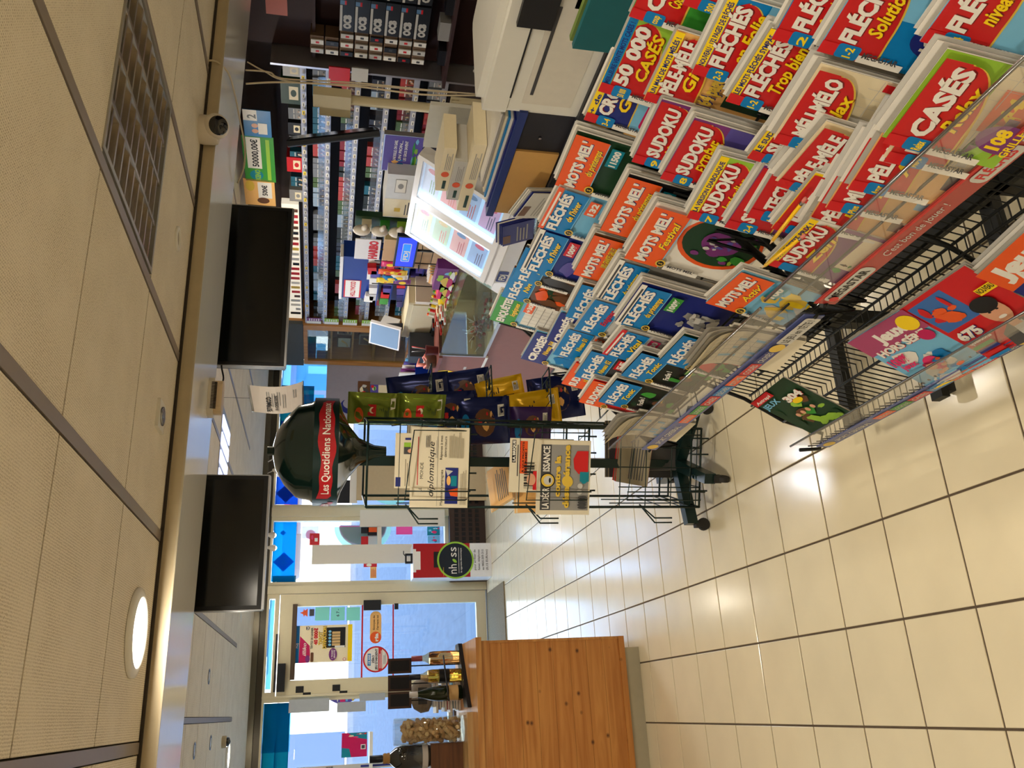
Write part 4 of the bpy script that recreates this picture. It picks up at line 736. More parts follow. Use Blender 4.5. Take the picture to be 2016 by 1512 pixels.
place_bag(1100, 800, 3.92, .20, .25, .08, FYL, yprint, 'bright yellow foil snack bag, the lower of the two', -.5, .12, .2, 9)
place_bag(1082, 835, 3.82, .18, .20, .06, FPU, nprint, 'dark purple foil snack bag under the navy ones', -.6, .1, .05, 10)
place_bag(1145, 775, 4.02, .24, .28, .08, FNV, nprint, 'navy foil snack bag with a barcode at the bottom of the stand', -.5, .12, .2, 11)
# ================================================================ puzzle magazine racks
PAGE = M('magazine_pages', (226, 220, 206), rough=.75, noise=.05, scale=90); PAGG = M('magazine_pages_grey', (176, 172, 162), rough=.75, noise=.08, scale=90)
dpn = Vector((-.325, 0, .34)); dp0 = Vector((.80, 0, .865))
def DP(px, py): d = ray(px, py); return CAM+d*((dp0-CAM).dot(dpn)/d.dot(dpn))
RB2 = M('cover_redgloss', (200, 30, 32), rough=.22, noise=.05, scale=50, coat=.2)
def badge(s, x, y, r): s.ell(x, y, r*1.25, r, GLD, 18); s.ell(x, y, r*.85, r*.7, BLK, 16); s.text('S', x, y-r*.4, r*.8, GLD, al='c', bold=.03)
def sc(title, sub, panel, bg, pics, tag_=None, tagc=RED, top=None, subc=YEL, photo='blotch', seed=1):
    """house style with a coloured title band, white capitals, yellow handwriting and a gold seal"""
    def fn(s, W, H):
        s.rect(0, 0, W, H, bg); H0 = H; H = H*1.15
        if photo == 'blotch': s.blotch(W*.02, H*.02, W*.98, H*.60, pics, 16, seed)
        elif photo == 'flower':
            s.ell(W*.62, H*.30, W*.44, H*.30, ORG, 26); s.ell(W*.64, H*.30, W*.40, H*.27, DKG, 26); s.blotch(W*.3, H*.05, W*.96, H*.5, pics, 14, seed, .1); s.ell(W*.66, H*.30, W*.2, H*.14, PUR, 18); s.blotch(W*.5, H*.2, W*.82, H*.42, [PUR, LGR, VIO], 18, 4, .09)
        elif photo == 'tree': s.rect(0, H*.30, W, H*.6, pics[0]); s.blotch(W*.15, H*.05, W*.75, H*.42, pics[1:], 26, seed, .12)
        elif photo == 'grid':
            s.rect(W*.12, H*.05, W*.9, H*.55, WHT)
            for k in range(6): s.rect(W*.12, H*(.05+.083*k), W*.9, H*(.055+.083*k), GRY); s.rect(W*(.12+.13*k), H*.05, W*(.125+.13*k), H*.55, GRY)
        elif photo == 'bird': s.rect(0, 0, W, H*.6, M('ink_forest', (24, 34, 26), rough=.35)); s.blotch(W*.02, H*.02, W*.98, H*.58, [DKG, BLK, GRN], 18, seed, .12); s.ell(W*.5, H*.34, W*.1, H*.06, BRN); s.poly([(W*.56, H*.36), (W*.8, H*.34), (W*.57, H*.32)], GLD); s.text('Facile !', W*.28, H*.46, H*.05, WHT, rot=12); s.rect(W*.6, H*.06, W*.86, H*.12, PNK)
        Hp = H; H = H0; s.rect(0, H*.70, W*.97, H*(.935 if top else 1), panel); s.rect(0, H*.695, W*.96, H*.703, SKY)
        if top: s.rect(0, H*.945, W, H, top); s.lines(W*.06, H*.957, W*.94, H*.985, 1, WHT if top != WHT else DGR, .7)
        s.text(title, W*.05, H*.835, H*.088, WHT, W*.86, bold=.05, sh=NAV); s.text(sub, W*.34, H*.735, H*.062, subc, W*.48, bold=.025, shear=.25, sh=NAV)
        if tag_: s.rect(W*.60, H*.56, W*.92, H*.67, tagc); s.text(tag_, W*.62, H*.585, H*.055, WHT, W*.28, bold=.05)
        s.rect(0, H*.35, W*.075, H*.66, WHT); s.text(title, W*.055, H*.63, H*.035, DGR, H*.24, rot=-90); badge(s, W*.10, H*.70, H*.042)
    return fn
def ms(title, sub, bg, top=YEL, toptx='LES MOTS', niv='1-2', extra=None, oval=RB2, low=None, subw=.5):
    """house style with a red oval, fat white title, yellow script and a white spine tag"""
    def fn(s, W, H):
        s.rect(0, 0, W, H, bg)
        if low: low(s, W, H*1.2)
        tp = .93 if top else .995; p = [(0, H*tp), (W*(.90 if top else .97), H*tp), (W*.97, H*.86)]
        for k in range(13): t = math.radians(5-95*k/12); p.append((W*.28+W*.68*math.cos(t), H*.84+H*.185*math.sin(t)))
        p += [(W*.05, H*.645), (0, H*.66)]; s.poly([(x*1.0, y-H*.012) for x, y in p], GLD); s.poly(p, oval)
        if top: s.rect(0, H*.935, W, H, top); s.text(toptx, W*.13, H*.948, H*.036, NAV if top != RED else WHT, W*.80, bold=.03)
        s.text(title, W*.16, H*.82, H*.10, WHT, W*.76, bold=.05, shear=.06, sh=ink('deepred', (120, 10, 14))); s.text(sub, W*.28, H*.705, H*.085, YEL, W*subw, bold=.03, shear=.22, sh=ink('deepred', (120, 10, 14)))
        s.rect(0, H*.90, W*.13, H, RED); s.rrect(-W*.0, H*.76, W*.15, H*.90, BLU, W*.03); s.text(niv, W*.015, H*.80, H*.05, YEL, W*.11, bold=.03); s.rect(0, H*.48, W*.075, H*.76, WHT); s.text('MEGASTAR', W*.055, H*.74, H*.038, DGR, H*.22, rot=-90, bold=.03)
        if extra: extra(s, W, H*1.27)
    return fn
def pages_badge(tx, tx2, x, y, m, tc=WHT, r=.13):
    def fn(s, W, H): s.ell(W*x, H*y, W*r*1.25, H*r*.85, m, 22); s.text(tx, W*x, H*(y-.01), H*.055, tc, al='c', bold=.05); s.text(tx2, W*x, H*(y-.06), H*.032, tc, al='c', bold=.03)
    return fn
def gridlow(cols, bgc=CRM):
    def fn(s, W, H):
        s.rect(W*.08, 0, W, H*.55, bgc)
        for k in range(8): s.rect(W*.08, H*.07*k, W, H*(.07*k+.003), LGR); s.rect(W*(.08+.115*k), 0, W*(.083+.115*k), H*.55, LGR)
        rr = random.Random(5)
        for k in range(12): i, j = rr.randrange(8), rr.randrange(7); s.rect(W*(.09+.115*i), H*(.07*j+.01), W*(.18+.115*i), H*(.07*j+.06), rr.choice(cols))
        for k, c in enumerate('PLATCALINROTULE'): s.text(c, W*(.1+.115*(k % 8)), H*(.085+.14*(k//8)), H*.035, NAV, bold=.01)
    return fn
def poppy(s, W, H): s.rect(W*.1, 0, W*.9, H*.28, WHT); s.rect(W*.11, .001, W*.89, H*.27, DKG); s.ell(W*.5, H*.12, W*.3, H*.1, ORG, 18); s.ell(W*.5, H*.10, W*.22, H*.06, RED, 16); s.blotch(W*.12, H*.01, W*.85, H*.08, [GRN, DKG], 5)
MAGG = 'puzzle magazines on the racks'
def magazine(label, TL, TR, fn, tilt=14, H=.255, copies=2, W=None, lift=0, plane=DP, thick=.005, fan=.003, group=MAGG, name='puzzle_magazine', bow=0, cat='magazine'):
    a = plane(*TL); b = plane(*TR) if TR else None; u = (b-a) if b else Vector((0, -1, 0)); u.z *= .5; u.normalize(); wd = W or min(.215, max(.165, (b-a).length))
    t0 = math.radians(tilt); v = Vector((math.sin(t0), 0, math.cos(t0))); n = u.cross(v).normalized(); v = n.cross(u)
    o = a-v*H+n*(.004+lift); mw = frame(o, u, v, n)
    zmin = .700 if plane is DP else .205; yc = max(0, (zmin-o.z)/v.z); copies = min(copies, 3); fan = min(fan, .006)
    t = thing(name, label, cat, mw, group)
    MB().box((0, yc+.001, -thick), (wd-.0015, H-.002, -.0005), PAGE).build('pages', t)
    MB().box((0, yc, -.0005), (wd, H, .0), PAGG).build('cover', t)
    s = Sheet(0, .00022); fn(s, wd, H)
    s.mb.v = [(min(max(x, 0), wd), min(max(y, yc), H), z) for x, y, z in s.mb.v]; s.build('cover_print', t)
    for k in range(copies):
        c = thing('magazine_copy', 'spare copy behind the '+' '.join(label.split()[:12]), cat, mw @ Matrix.Translation((.002*(-1)**k, fan*(k+1), -(thick+.001)*(k+1)-.001*(k+1))), 'copies stacked behind the front magazines')
        MB().box((0, yc+.001, -thick), (wd-.0015, H-.002, -.0005), PAGE if k % 2 else PAGG).build('pages', c); MB().box((0, yc, -.0005), (wd, H, 0), (PAGG, WHT, LGR)[k % 3]).build('cover', c)
    return t
def curled(label, TL, TR, tilt=10, H=.25, curl=.05):
    """magazine whose front pages flop over"""
    a = DP(*TL); b = DP(*TR); u = (b-a); u.z *= .5; u.normalize(); wd = max(.16, (b-a).length); t0 = math.radians(tilt); v = Vector((math.sin(t0), 0, math.cos(t0))); n = u.cross(v).normalized(); v = n.cross(u)
    t = thing('curled_magazine', label, 'magazine', frame(a-v*H+n*.012, u, v, n), MAGG)
    for q in range(4):
        m = MB(); N = 12; P = []
        for k in range(N+1):
            w_ = k/N; y = H*(1-.0*q)*w_; z = curl*(1.2-.25*q)*max(0, w_-.45)**2*3; y -= max(0, w_-.8)*H*.35*(1-.15*q); P.append((y, z+.0022*(4-q)))
        for k in range(N): m.quad((0, P[k][0], P[k][1]), (wd, P[k][0], P[k][1]), (wd, P[k+1][0], P[k+1][1]), (0, P[k+1][0], P[k+1][1]), (PAGE, PAGG)[q % 2] if q else NP)
        sh = m.build('page', t)
        if q == 0:
            g = MB()
            for i in range(7):
                x = wd*(.12+.12*i)
                for k in range(3, 10): g.quad(*[(x+dx, P[k+d][0], P[k+d][1]+.0006) for dx, d in ((0, 0), (.0012, 0), (.0012, 1), (0, 1))], GRY)
            for k in range(3, 10):
                g.quad(*[(x, P[k][0]+dy, P[k][1]+.0006) for x, dy in ((wd*.12, 0), (wd*.84, 0), (wd*.84, .0012), (wd*.12, .0012))], GRY)
            rr = random.Random(8)
            for i in range(10):
                k = rr.randrange(3, 9); x = wd*(.12+.12*rr.randrange(6)); g.quad(*[(x+dx, P[k+d][0], P[k+d][1]+.0008) for dx, d in ((.004, 0), (wd*.09, 0), (wd*.09, 1), (.004, 1))], SKY)
            g.build('puzzle_grid', sh)
    MB().box((0, 0, -.006), (wd, H*.7, 0), PAGE).build('back_pages', t)
M_ = magazine
# ---- far rack, top row
M_('green banded logic puzzle magazine at the far end of the top row', (964.5, 625), (989, 572), sc('ENQUÊTES', 'logiques', GRN, SKY, [WHT, CRM], '+30', ORG, photo='grid'), 14, copies=2, W=.185)
M_('blue banded crossword magazine showing half its title beside the green one', (987.8, 577), (1013, 524), sc('FLÉCHÉS', 'Niveau', BLU, BRN, [ORG, BRN, DKG], top=None, seed=3), copies=0, W=.185, lift=.003)
M_('blue banded crossword magazine with a grey portrait, mostly covered', (1008, 540), (1030, 495), sc('FLÉCHÉS', 'Force', BLU, DGR, [LGR, DGR, BRN], seed=4), copies=0, W=.185, lift=.006)
M_('blue banded winter crossword magazine with a lake picture in the top row', (1027.5, 519), (1070, 436), sc('FLÉCHÉS', "de l'hiver", BLU, NAV, [NAV, VIO, BLU, RED], '100%', RED, WHT, seed=5), copies=1, lift=.009)
M_('blue banded winter crossword magazine with a bare tree picture in the top row', (1061.9, 431.6), (1108, 352), sc('FLÉCHÉS', "de l'hiver", BLU, LGR, [SKY, DGR, BLK, GRY], '132', ORG, ORG, seed=6, photo='tree'), copies=2, lift=.012)
M_('orange banded word search magazine with branches at the end of the far top row', (1096, 347), (1139, 243), sc('MOTS MEL\'', 'du printemps', ORG, DKG, [DKG, BLK, GRN, BRN], '11500', TEA, seed=7, photo='tree'), copies=3, lift=.015)
# ---- far rack, second row
M_('navy banded crossword magazine with a hundred pages flash, at the far end', (1026, 701.7), (1061, 643), sc('CROISÉS', 'Niveau 3/4', NAV, SKY, [SKY, LGR, BLU], '100', ORG, seed=8), copies=1)
M_('navy banded crossword magazine partly under the light blue ones', (1077, 663), (1104, 607), sc('CROISÉS', 'Niveau 4/5', NAV, SKY, [SKY, LGR], '4/5', PNK, seed=9), copies=1, W=.18, lift=.004)
M_('blue banded crossword magazine with the word extra, second row', (1114, 618.5), (1140, 564.5), sc('FLÉCHÉS', 'Extra', BLU, BRN, [BRN, GLD, DGR], seed=10), copies=3, W=.18)
M_('orange banded word search magazine with large grids, second row', (1129, 535), (1171.6, 455), sc("MOTS MEL'", '100% GRANDES GRILLES', ORG, BRN, [BLK, BRN], seed=11), copies=3)
M_('orange banded word search magazine with a dark lower half, second row', (1182, 447.5), (1238, 339), sc("MOTS MEL'", 'du printemps', ORG, BLK, [BLK, DKG, NAV], '11500', TEA, seed=12), copies=3)
# ---- far rack, third row
M_('blue banded crossword magazine with a green level number, third row', (1089, 692.7), (1126, 632), sc('FLÉCHÉS', 'Niveau 01', BLU, LGR, [GRY, LGR], '55', ORG, seed=13), copies=3, W=.18)
M_('blue banded crossword magazine with an orange puzzle burst, third row', (1131, 641), (1176, 580), sc('FLÉCHÉS', 'Enigmes', BLU, LGR, [LGR, WHT], None, subc=RED, seed=14), copies=1, lift=.004)
M_('blue banded spring crossword magazine under a thick pile, third row', (1169, 587.5), (1220.6, 505), sc('FLÉCHÉS', 'du printemps', BLU, GRY, [GRY, LGR], top=WHT, seed=15), copies=4)
M_('orange banded word search magazine with a purple flower picture', (1230, 500), (1292, 394.6), sc("MOTS MEL'", 'Festival', ORG, WHT, [PUR, VIO, GRN, LIM], seed=16, photo='flower'), copies=3, H=.27)
# ---- far rack, fourth row
M_('small orange sudoku magazine peeping out at the far end', (1106, 751), (1131, 715), sc('SUDOKU', 'Niveau 3', ORG, RED, [RED, BLU], seed=17), copies=1, W=.17)
M_('blue banded crossword magazine with a woman portrait and red level number', (1132, 733), (1165.8, 681), sc('FLÉCHÉS', 'Niveau 02', BLU, DGR, [BRN, BLK, SKN, DGR], '55', RED, seed=18), copies=3, lift=.006)
M_('blue banded crossword magazine with a pink hundred pages flash', (1186, 691.5), (1227.6, 643), sc('FLÉCHÉS', 'Vital', BLU, LGR, [LGR, WHT], '100', PNK, RED, seed=19), copies=2)
M_('blue banded spring crossword magazine with a white dandelion picture', (1211, 629), (1264.6, 552), sc('FLÉCHÉS', 'du printemps', BLU, NAV, [NAV, LGR, GRY, WHT], '100%', GRN, WHT, seed=20, photo='tree'), copies=4)
# ---- far rack, front row
M_('small orange sudoku magazine leaning at the far end of the front row', (1140, 787), (1164, 750), sc('SUDOKU', 'Niveau 4', ORG, RED, [RED, BLU], seed=21), copies=2, W=.17)
M_('blue banded crossword magazine with a toucan, the one nearer the newspaper stand', (1179, 782.6), (1215, 738.8), sc('FLÉCHÉS', 'Tonic', BLU, BLK, [], seed=22, photo='bird'), copies=2, lift=.004)
M_('blue banded crossword magazine with a toucan, second copy along the front row', (1223, 733), (1265.8, 688), sc('FLÉCHÉS', 'Tonic', BLU, BLK, [], seed=23, photo='bird'), copies=2)
M_('blue banded crossword magazine with a green leaf and ladybird picture', (1297, 706.5), (1340, 662), sc('FLÉCHÉS', '10 grilles', BLU, DKG, [DKG, GRN, LIM, RED], '100', RED, seed=24), copies=2)
M_('orange banded word search magazine with a yellow picture and blue hundred games text', (1389.6, 590.5), (1444.6, 546), sc("MOTS MEL'", "Activ'", ORG, SKY, [SKY, LGR, YEL, GLD], '100', TEA, seed=25), copies=2)
curled('magazine with its grid pages flopped forward at the far front corner', (1180, 830), (1206, 795)); curled('magazine with blue cell grid pages flopped forward in the front row', (1334.5, 682.7), (1376, 622))
# ---- near rack
bgl = lambda m: (lambda s, W, H: s.rect(0, 0, W, H*.6, m))
def landscape(mats, seed=2): return lambda s, W, H: (s.rect(W*.2, H*.02, W*.95, H*.38, mats[0]), s.blotch(W*.2, H*.02, W*.95, H*.38, mats[1:], 12, seed, .14))
M_('blue oval crossword magazine beside the orange word search pile', (1150, 231), (1178, 170), ms('CROISÉS', 'Gala', BLU, YEL, '+ de 10 000', '3-4', oval=NAV, low=bgl(SKY), extra=lambda s, W, H: (s.rrect(W*.12, H*.2, W*.8, H*.45, MAG, .01), s.text('80 GRILLES', W*.18, H*.34, H*.07, YEL, W*.5), s.text('VARIÉES', W*.24, H*.23, H*.07, WHT, W*.45))), copies=2, W=.19)
M_('red and green filled word magazine with fat yellow numerals in the near top row', (1179, 170), (1244, 20), ms('50 000', 'CASÉS', LIM, BLU, 'MEILLEURE VENTE MOTS CASÉS !', '50 000', subw=.6), copies=1, lift=.006)
M_('green filled word magazine with a red corner at the near top edge', (1240.5, 17.5), (1290, -90), ms('CASÉS', 'Coup de Coeur', GRN, None, '', 'coup', low=bgl(GRN)), copies=1, lift=.012)
M_('red oval word search magazine with an orange photo and page count', (1268, 190), (1331, 54.5), ms('PÊLE-MÊLE', 'Giga', PEA, YEL, 'UN MAX DE MOTS MÊLÉS !', '+Giga', low=landscape([DKG, BRN, BLK, GLD]), extra=lambda s, W, H: s.text('164 pages', W*.14, H*.42, H*.08, GLD, W*.5, bold=.05, sh=NAV)), copies=1)
M_('red and blue crossword magazine behind the yellow topped ones', (1344, 4), (1400, -100), ms('CASÉS', '300', SKY, None, '', '300'), copies=1)
M_('red crossword magazine with a yellow strip about page counts', (1361.6, 139.6), (1430, -10), ms('FLÉCHÉS', 'en Folie', BLU, YEL, 'NOUVEAU : 132 PAGES DE FLÉCHÉS', '2-3', low=bgl(SKY), subw=.6), copies=3)
M_('red crossword magazine with a long yellow subtitle and navy corner', (1429, 194), (1515, 54), ms('FLÉCHÉS', 'Trop bien', NAV, YEL, 'LES MOTS FLÉCHÉS SYMPAS', '1-2', low=bgl(NAV), subw=.62, extra=lambda s, W, H: s.rect(W*.6, H*.3, W*.9, H*.45, YEL)), copies=3)
M_('red crossword magazine level two in the near top rows', (1519, 72), (1592, -70), ms('FLÉCHÉS', 'Coup de Coeur', BLU, None, '', '2', low=bgl(SKY)), copies=2)
M_('red crossword magazine with a navy hundred pages disc on blue', (1607.6, 95), (1690, -50), ms('FLÉCHÉS', 'Solution', SKY, None, '', '1-2', low=lambda s, W, H: (s.rect(0, 0, W, H*.6, BLU), s.rect(W*.5, H*.2, W, H*.6, SKY)), extra=pages_badge('100', 'pages', .38, .32, NAV)), copies=3)
M_('red crossword magazine with a green eighty two grids disc', (1810, 76), (1900, -60), ms('FLÉCHÉS', 'niveau 3/4', SKY, None, '', '3-4', low=bgl(SKY), extra=pages_badge('82', 'grilles', .45, .3, GRN, YEL)), copies=3)
M_('red oval sudoku magazine with yellow script on a thick pile, next to the orange one', (1244, 314), (1294, 205), ms('SUDOKU', 'Virtuose', PUR, None, '', '9', low=lambda s, W, H: s.rect(0, 0, W, H*.6, VIO)), copies=4, W=.18)
M_('red oval sudoku magazine with block yellow capitals, middle sudoku pile', (1300, 347), (1354, 249), ms('SUDOKU', 'EXTRÊME', PUR, None, '', '8', low=bgl(VIO)), copies=4, W=.18)
M_('red oval sudoku magazine with green edge, third sudoku pile', (1351.5, 423.7), (1410, 310), ms('SUDOKU', 'Irrégulier', LIM, YEL, 'LA VERSION DIABOLIQUE', '7', low=bgl(LIM)), copies=4, W=.185)
M_('thick red sudoku pad with rounded corners', (1470, 318), (1518, 254), ms('SUDOKU', 'MegaPad', RED, YEL, 'LE SUDOKU TOUT', 'Mega', subw=.6), copies=2, W=.18, lift=-.014)
M_('red oval mixed word magazine with a white letter grid and flopped grey page above', (1522, 265), (1608, 120), ms('MÉLI-MÉLO', 'Relax', CRM, None, '', 'Relax', low=gridlow([RED, GRN, LGR]), extra=lambda s, W, H: (s.ell(W*.7, H*.08, W*.14, H*.1, PUR), s.ell(W*.35, H*.12, W*.14, H*.06, BLU))), copies=4, H=.26, fan=.014, lift=.002)
M_('red sudoku magazine with purple lower half at the near rack end', (1425, 458), (1470, 384), ms('SUDOKU', 'évasion', PUR, None, '', '2-4', low=bgl(PUR), extra=lambda s, W, H: (s.text('148', W*.45, H*.3, H*.1, BLK, bold=.05), s.text('PAGES', W*.45, H*.2, H*.07, BLK))), copies=3, W=.185, lift=-.02)
M_('red puzzle magazine with a long white title and yellow slogan', (1470, 432), (1528, 322), ms('TECTONIC', 'le jeu à sensations', RED, None, '', '1-3', subw=.62), copies=4, W=.19, lift=-.012)
M_('red oval word search magazine with a curled pale page, middle of the near rack', (1526, 355), (1606, 262), ms('PÊLE-MÊLE', 'Relax', CRM, None, '', 'Relax', low=gridlow([LGR])), copies=4, fan=.012, lift=-.004)
M_('red games magazine with rounded white lettering and a yellow pencil across it', (1518, 450), (1586, 362), ms('JEUX', '', YEL, None, '', '3', low=lambda s, W, H: [s.text(t_, W*.2, H*(.42-.09*k), H*.05, m_, W*.4) for k, (t_, m_) in enumerate([('MOTS', RED), ('SUDOKU', ORG), ('FLÉCHÉS', PNK), ('CROISÉS', GRN)])]), copies=3, lift=-.006)
M_('red oval word search magazine with a blue grids disc on orange', (1581, 447.5), (1645, 322), ms('PÊLE-MÊLE', 'Happy', PEA, None, '', 'Happy', low=landscape([BRN, DKG, BRN, TAN], 5), extra=pages_badge('167', 'GRILLES', .55, .42, NAV, YEL)), copies=4, lift=-.004, fan=.010)
M_('red oval word search magazine with pink hundred pages text and skiers', (1624, 402.5), (1687, 278), ms('MÉLI-MÉLO', 'Plus', PEA, None, '', 'Plus', low=landscape([SKY, NAV, BLU, WHT, RED], 6), extra=lambda s, W, H: (s.text('100', W*.5, H*.42, H*.08, PNK, bold=.05), s.text('pages', W*.5, H*.35, H*.06, PNK, bold=.04))), copies=4, lift=.003, fan=.010)
M_('red oval word search magazine with a purple seventy grids burst', (1667, 357.6), (1732, 232), ms('PÊLE-MÊLE', 'Azur', PEA, None, '', 'Azur', low=landscape([DGR, DKG, BRN, PUR], 7), extra=pages_badge('70', 'grilles', .6, .42, PNK, YEL)), copies=4, lift=.010, fan=.010)
M_('red word search pad with an orange lower corner tucked behind the filled word magazine', (1737.5, 304.6), (1800, 200), ms('PÊLE-MÊLE', 'D', CRM, None, '', 'Mega', low=gridlow([LGR]), extra=lambda s, W, H: (s.rect(W*.55, H*.2, W, H*.5, ORG), s.text('144', W*.6, H*.36, H*.09, YEL, bold=.05), s.text('grilles', W*.6, H*.25, H*.06, YEL))), copies=1, lift=.0)
M_('large red oval filled word magazine with coloured cells and a poppy photo', (1735, 250), (1841, 90.5), ms('CASÉS', 'Relax', LIM, None, '', 'Relax', low=lambda s, W, H: (gridlow([PUR, PNK, ORG, GRN, BLU])(s, W, H), s.poly([(0, 0), (W*.55, 0), (W*.30, H*.42), (0, H*.5)], LIM), poppy(s, W, H)), extra=pages_badge('108', 'GRILLES', .34, .36, PUR, YEL)), copies=5, H=.285, lift=.017, fan=.012)
M_('red oval sudoku magazine with purple strip and yellow pencil at the front', (1507, 513.6), (1555, 466), ms('SUDOKU', 'Zen', WHT, YEL, 'OFFRE PETIT PRIX !', '', low=lambda s, W, H: (s.rect(0, 0, W, H*.6, PUR), s.rect(W*.3, H*.05, W*.95, H*.45, CRM), s.blotch(W*.15, H*.36, W*.45, H*.5, [BRN, GRN, BLK], 6)), extra=pages_badge('80', 'pages', .7, .12, PUR)), copies=1)
# pencils clipped to two magazines
PCY = M('pencil_yellow', (240, 190, 20), rough=.3); PCP = M('pencil_eraser', (206, 120, 110), rough=.8)
for a, b, lb in (((1530, 455), (1590, 378), 'yellow pencil lying across the red games magazine'), ((1515, 505), (1560, 470), 'yellow pencil along the top of the front sudoku magazine')):
    A = DP(*a)+Vector((-.02, 0, .012)); B = DP(*b)+Vector((-.02, 0, .012)); d = (B-A).normalized(); t = thing('pencil', lb, 'pencil', A); MB().tube([(0, 0, 0), d*.11], .0036, PCY, 6).build('barrel', t); MB().tube([(0, 0, 0), d*-.014], [.0034, .0004], TAN, 6).build('tip', t); MB().tube([d*.11, d*.118], .0038, METAL, 6).build('ferrule', t); MB().tube([d*.118, d*.128], .0036, PCP, 6).build('eraser', t)
# ---- rack structures
PLX = glass_mat('plexi_strip', (252, 252, 252), .03, .02, .04)
def rack(label, y0, y1, strip_fn, sx, sz, base):
    t = thing('magazine_rack', label, 'magazine rack', (sx, (y0+y1)/2, 0)); L = y1-y0; hy = L/2
    rows = [(.80, .865), (.885, .947), (.97, 1.028), (1.055, 1.11), (1.14, 1.19)]
    for k, (x, z) in enumerate(rows):
        bx = x-sx-.065+.02; bzz = max(.69, z-.262)
        for dx, dz in ((0, 0), (.03, .002), (0, .07)): MB().tube([(bx+dx, -hy, bzz+dz-.006), (bx+dx, hy, bzz+dz-.006)], .0028, BLKM, 5).build('row_wire', t)
    for yy in (-hy, hy):
        P = [(-.01, yy, .70), (.0, yy, .69)]
        for (x, z) in rows: P += [(x-sx-.05, yy, z-.265), (x-sx+.01, yy, z-.03), (x-sx+.03, yy, z-.20)]
        MB().tube(P, .004, BLKM, 5).build('end_wire', t)
        MB().tube([(.02, yy, .69), (.42, yy, 1.10), (.44, yy, 1.0), (.44, yy, .40)], .009, BLKM, 6).build('side_arm', t)
    n = int(L/.11); g = MB()
    for k in range(n+1):
        yy = -hy+L*k/n
        for (x, z) in rows: g.tube([(x-sx-.045, yy, max(.69, z-.19)), (x-sx-.045, yy, max(.69, z-.262)), (x-sx+.03, yy, max(.70, z-.26))], .0022, BLKM, 4)
    tag(g.build('row_divider_wires', t), kind='stuff')
    for yy in (-hy+.12, hy-.12):
        po = MB().box((.40, yy-.02, .06), (.44, yy+.02, 1.14), M('rack_post', (30, 32, 32), rough=.5, metal=.3)).build('post', t); MB().box((.05, yy-.022, .03), (.50, yy+.022, .06), MC['rack_post']).build('foot', po); MB().lathe([(.022, -.01), (.022, .01)], RUB, 12, Matrix.Translation((.07, yy, .022)) @ Matrix.Rotation(math.pi/2, 4, 'X')).build('wheel', po); MB().lathe([(.022, -.01), (.022, .01)], RUB, 12, Matrix.Translation((.48, yy, .022)) @ Matrix.Rotation(math.pi/2, 4, 'X')).build('wheel', po)
        MB().tube([(.02, yy, .685), (.42, yy, .62)], .008, BLKM, 6).build('brace', t)
    MB().box((.0, -hy, sz), (.003, hy, sz+.125), PLX).build('clear_guard', t); MB().tube([(.001, -hy-.01, sz+.127), (.001, hy+.01, sz+.127)], .0035, METAL, 6).build('guard_rod', t)
    ps = MB().box((-.004, -hy, sz-.025), (-.001, hy, sz+.022), base).build('price_strip', t)
    s = Sheet(.0002, .0003); strip_fn(s, L, .047); s.build('strip_print', ps, frame((-.0042, hy, sz-.025), (0, -1, 0), (0, 0, 1)))
    return t
STB = M('strip_blue', (86, 96, 150), rough=.25); STR = M('strip_red', (170, 62, 58), rough=.25)
def strip_far(s, L, h):
    s.ell(.035, h*.5, .022, h*.36, GLD, 18); s.text('SPORT CEREBRAL', .07, h*.3, h*.36, LGR, .17, bold=.02)
    for k, (tx, m) in enumerate([('SUDOKU', ORG), ('LOGIQUE', GRN), ('CASÉS', RED), ('FLÉCHÉS', BLU), ('MOTS MEL', ORG), ('CODÉS', RED), ('CROISÉS', NAV)]): s.rect(.27+k*.075, h*.2, .34+k*.075, h*.8, m); s.text(tx, .275+k*.075, h*.34, h*.3, LGR, .058, bold=.02)
    s.ell(L-.16, h*.5, .022, h*.36, GLD, 18); s.rrect(L-.135, h*.12, L-.004, h*.88, LGR, .006); s.text('LE JEU en TÊTE !', L-.128, h*.34, h*.36, DGR, .115, bold=.02)
def strip_near(s, L, h):
    s.rect(0, h*.86, L, h, RED); s.rrect(.015, h*.12, .155, h*.82, LGR, .012); s.text('MEGASTAR', .024, h*.32, h*.36, BLK, .12, bold=.04); s.text("C'est bon de jouer !", .20, h*.34, h*.34, LGR, .17, bold=.0, shear=.25)
    for k, (tx, m) in enumerate([('FLÉCHÉS', RED), ('CROISÉS', VIO), ('CASÉS', GRN), ('CODÉS', TEA), ('SUDOKU', PUR), ('MÊLÉS', ORG)]): s.rrect(.43+k*.105, h*.12, .525+k*.105, h*.82, LGR, .012); s.text(tx, .44+k*.105, h*.32, h*.36, m, .075, bold=.04)
    for k in range(3): s.ell(.032, h*.5, .010, h*.2, RED, 14)
rf = rack('black wire rack of blue and orange puzzle magazines with a blue price strip', 1.40, 2.37, strip_far, .735, .70, STB)
rn = rack('black wire rack of red puzzle magazines with a red price strip', .36, 1.36, strip_near, .742, .70, STR)
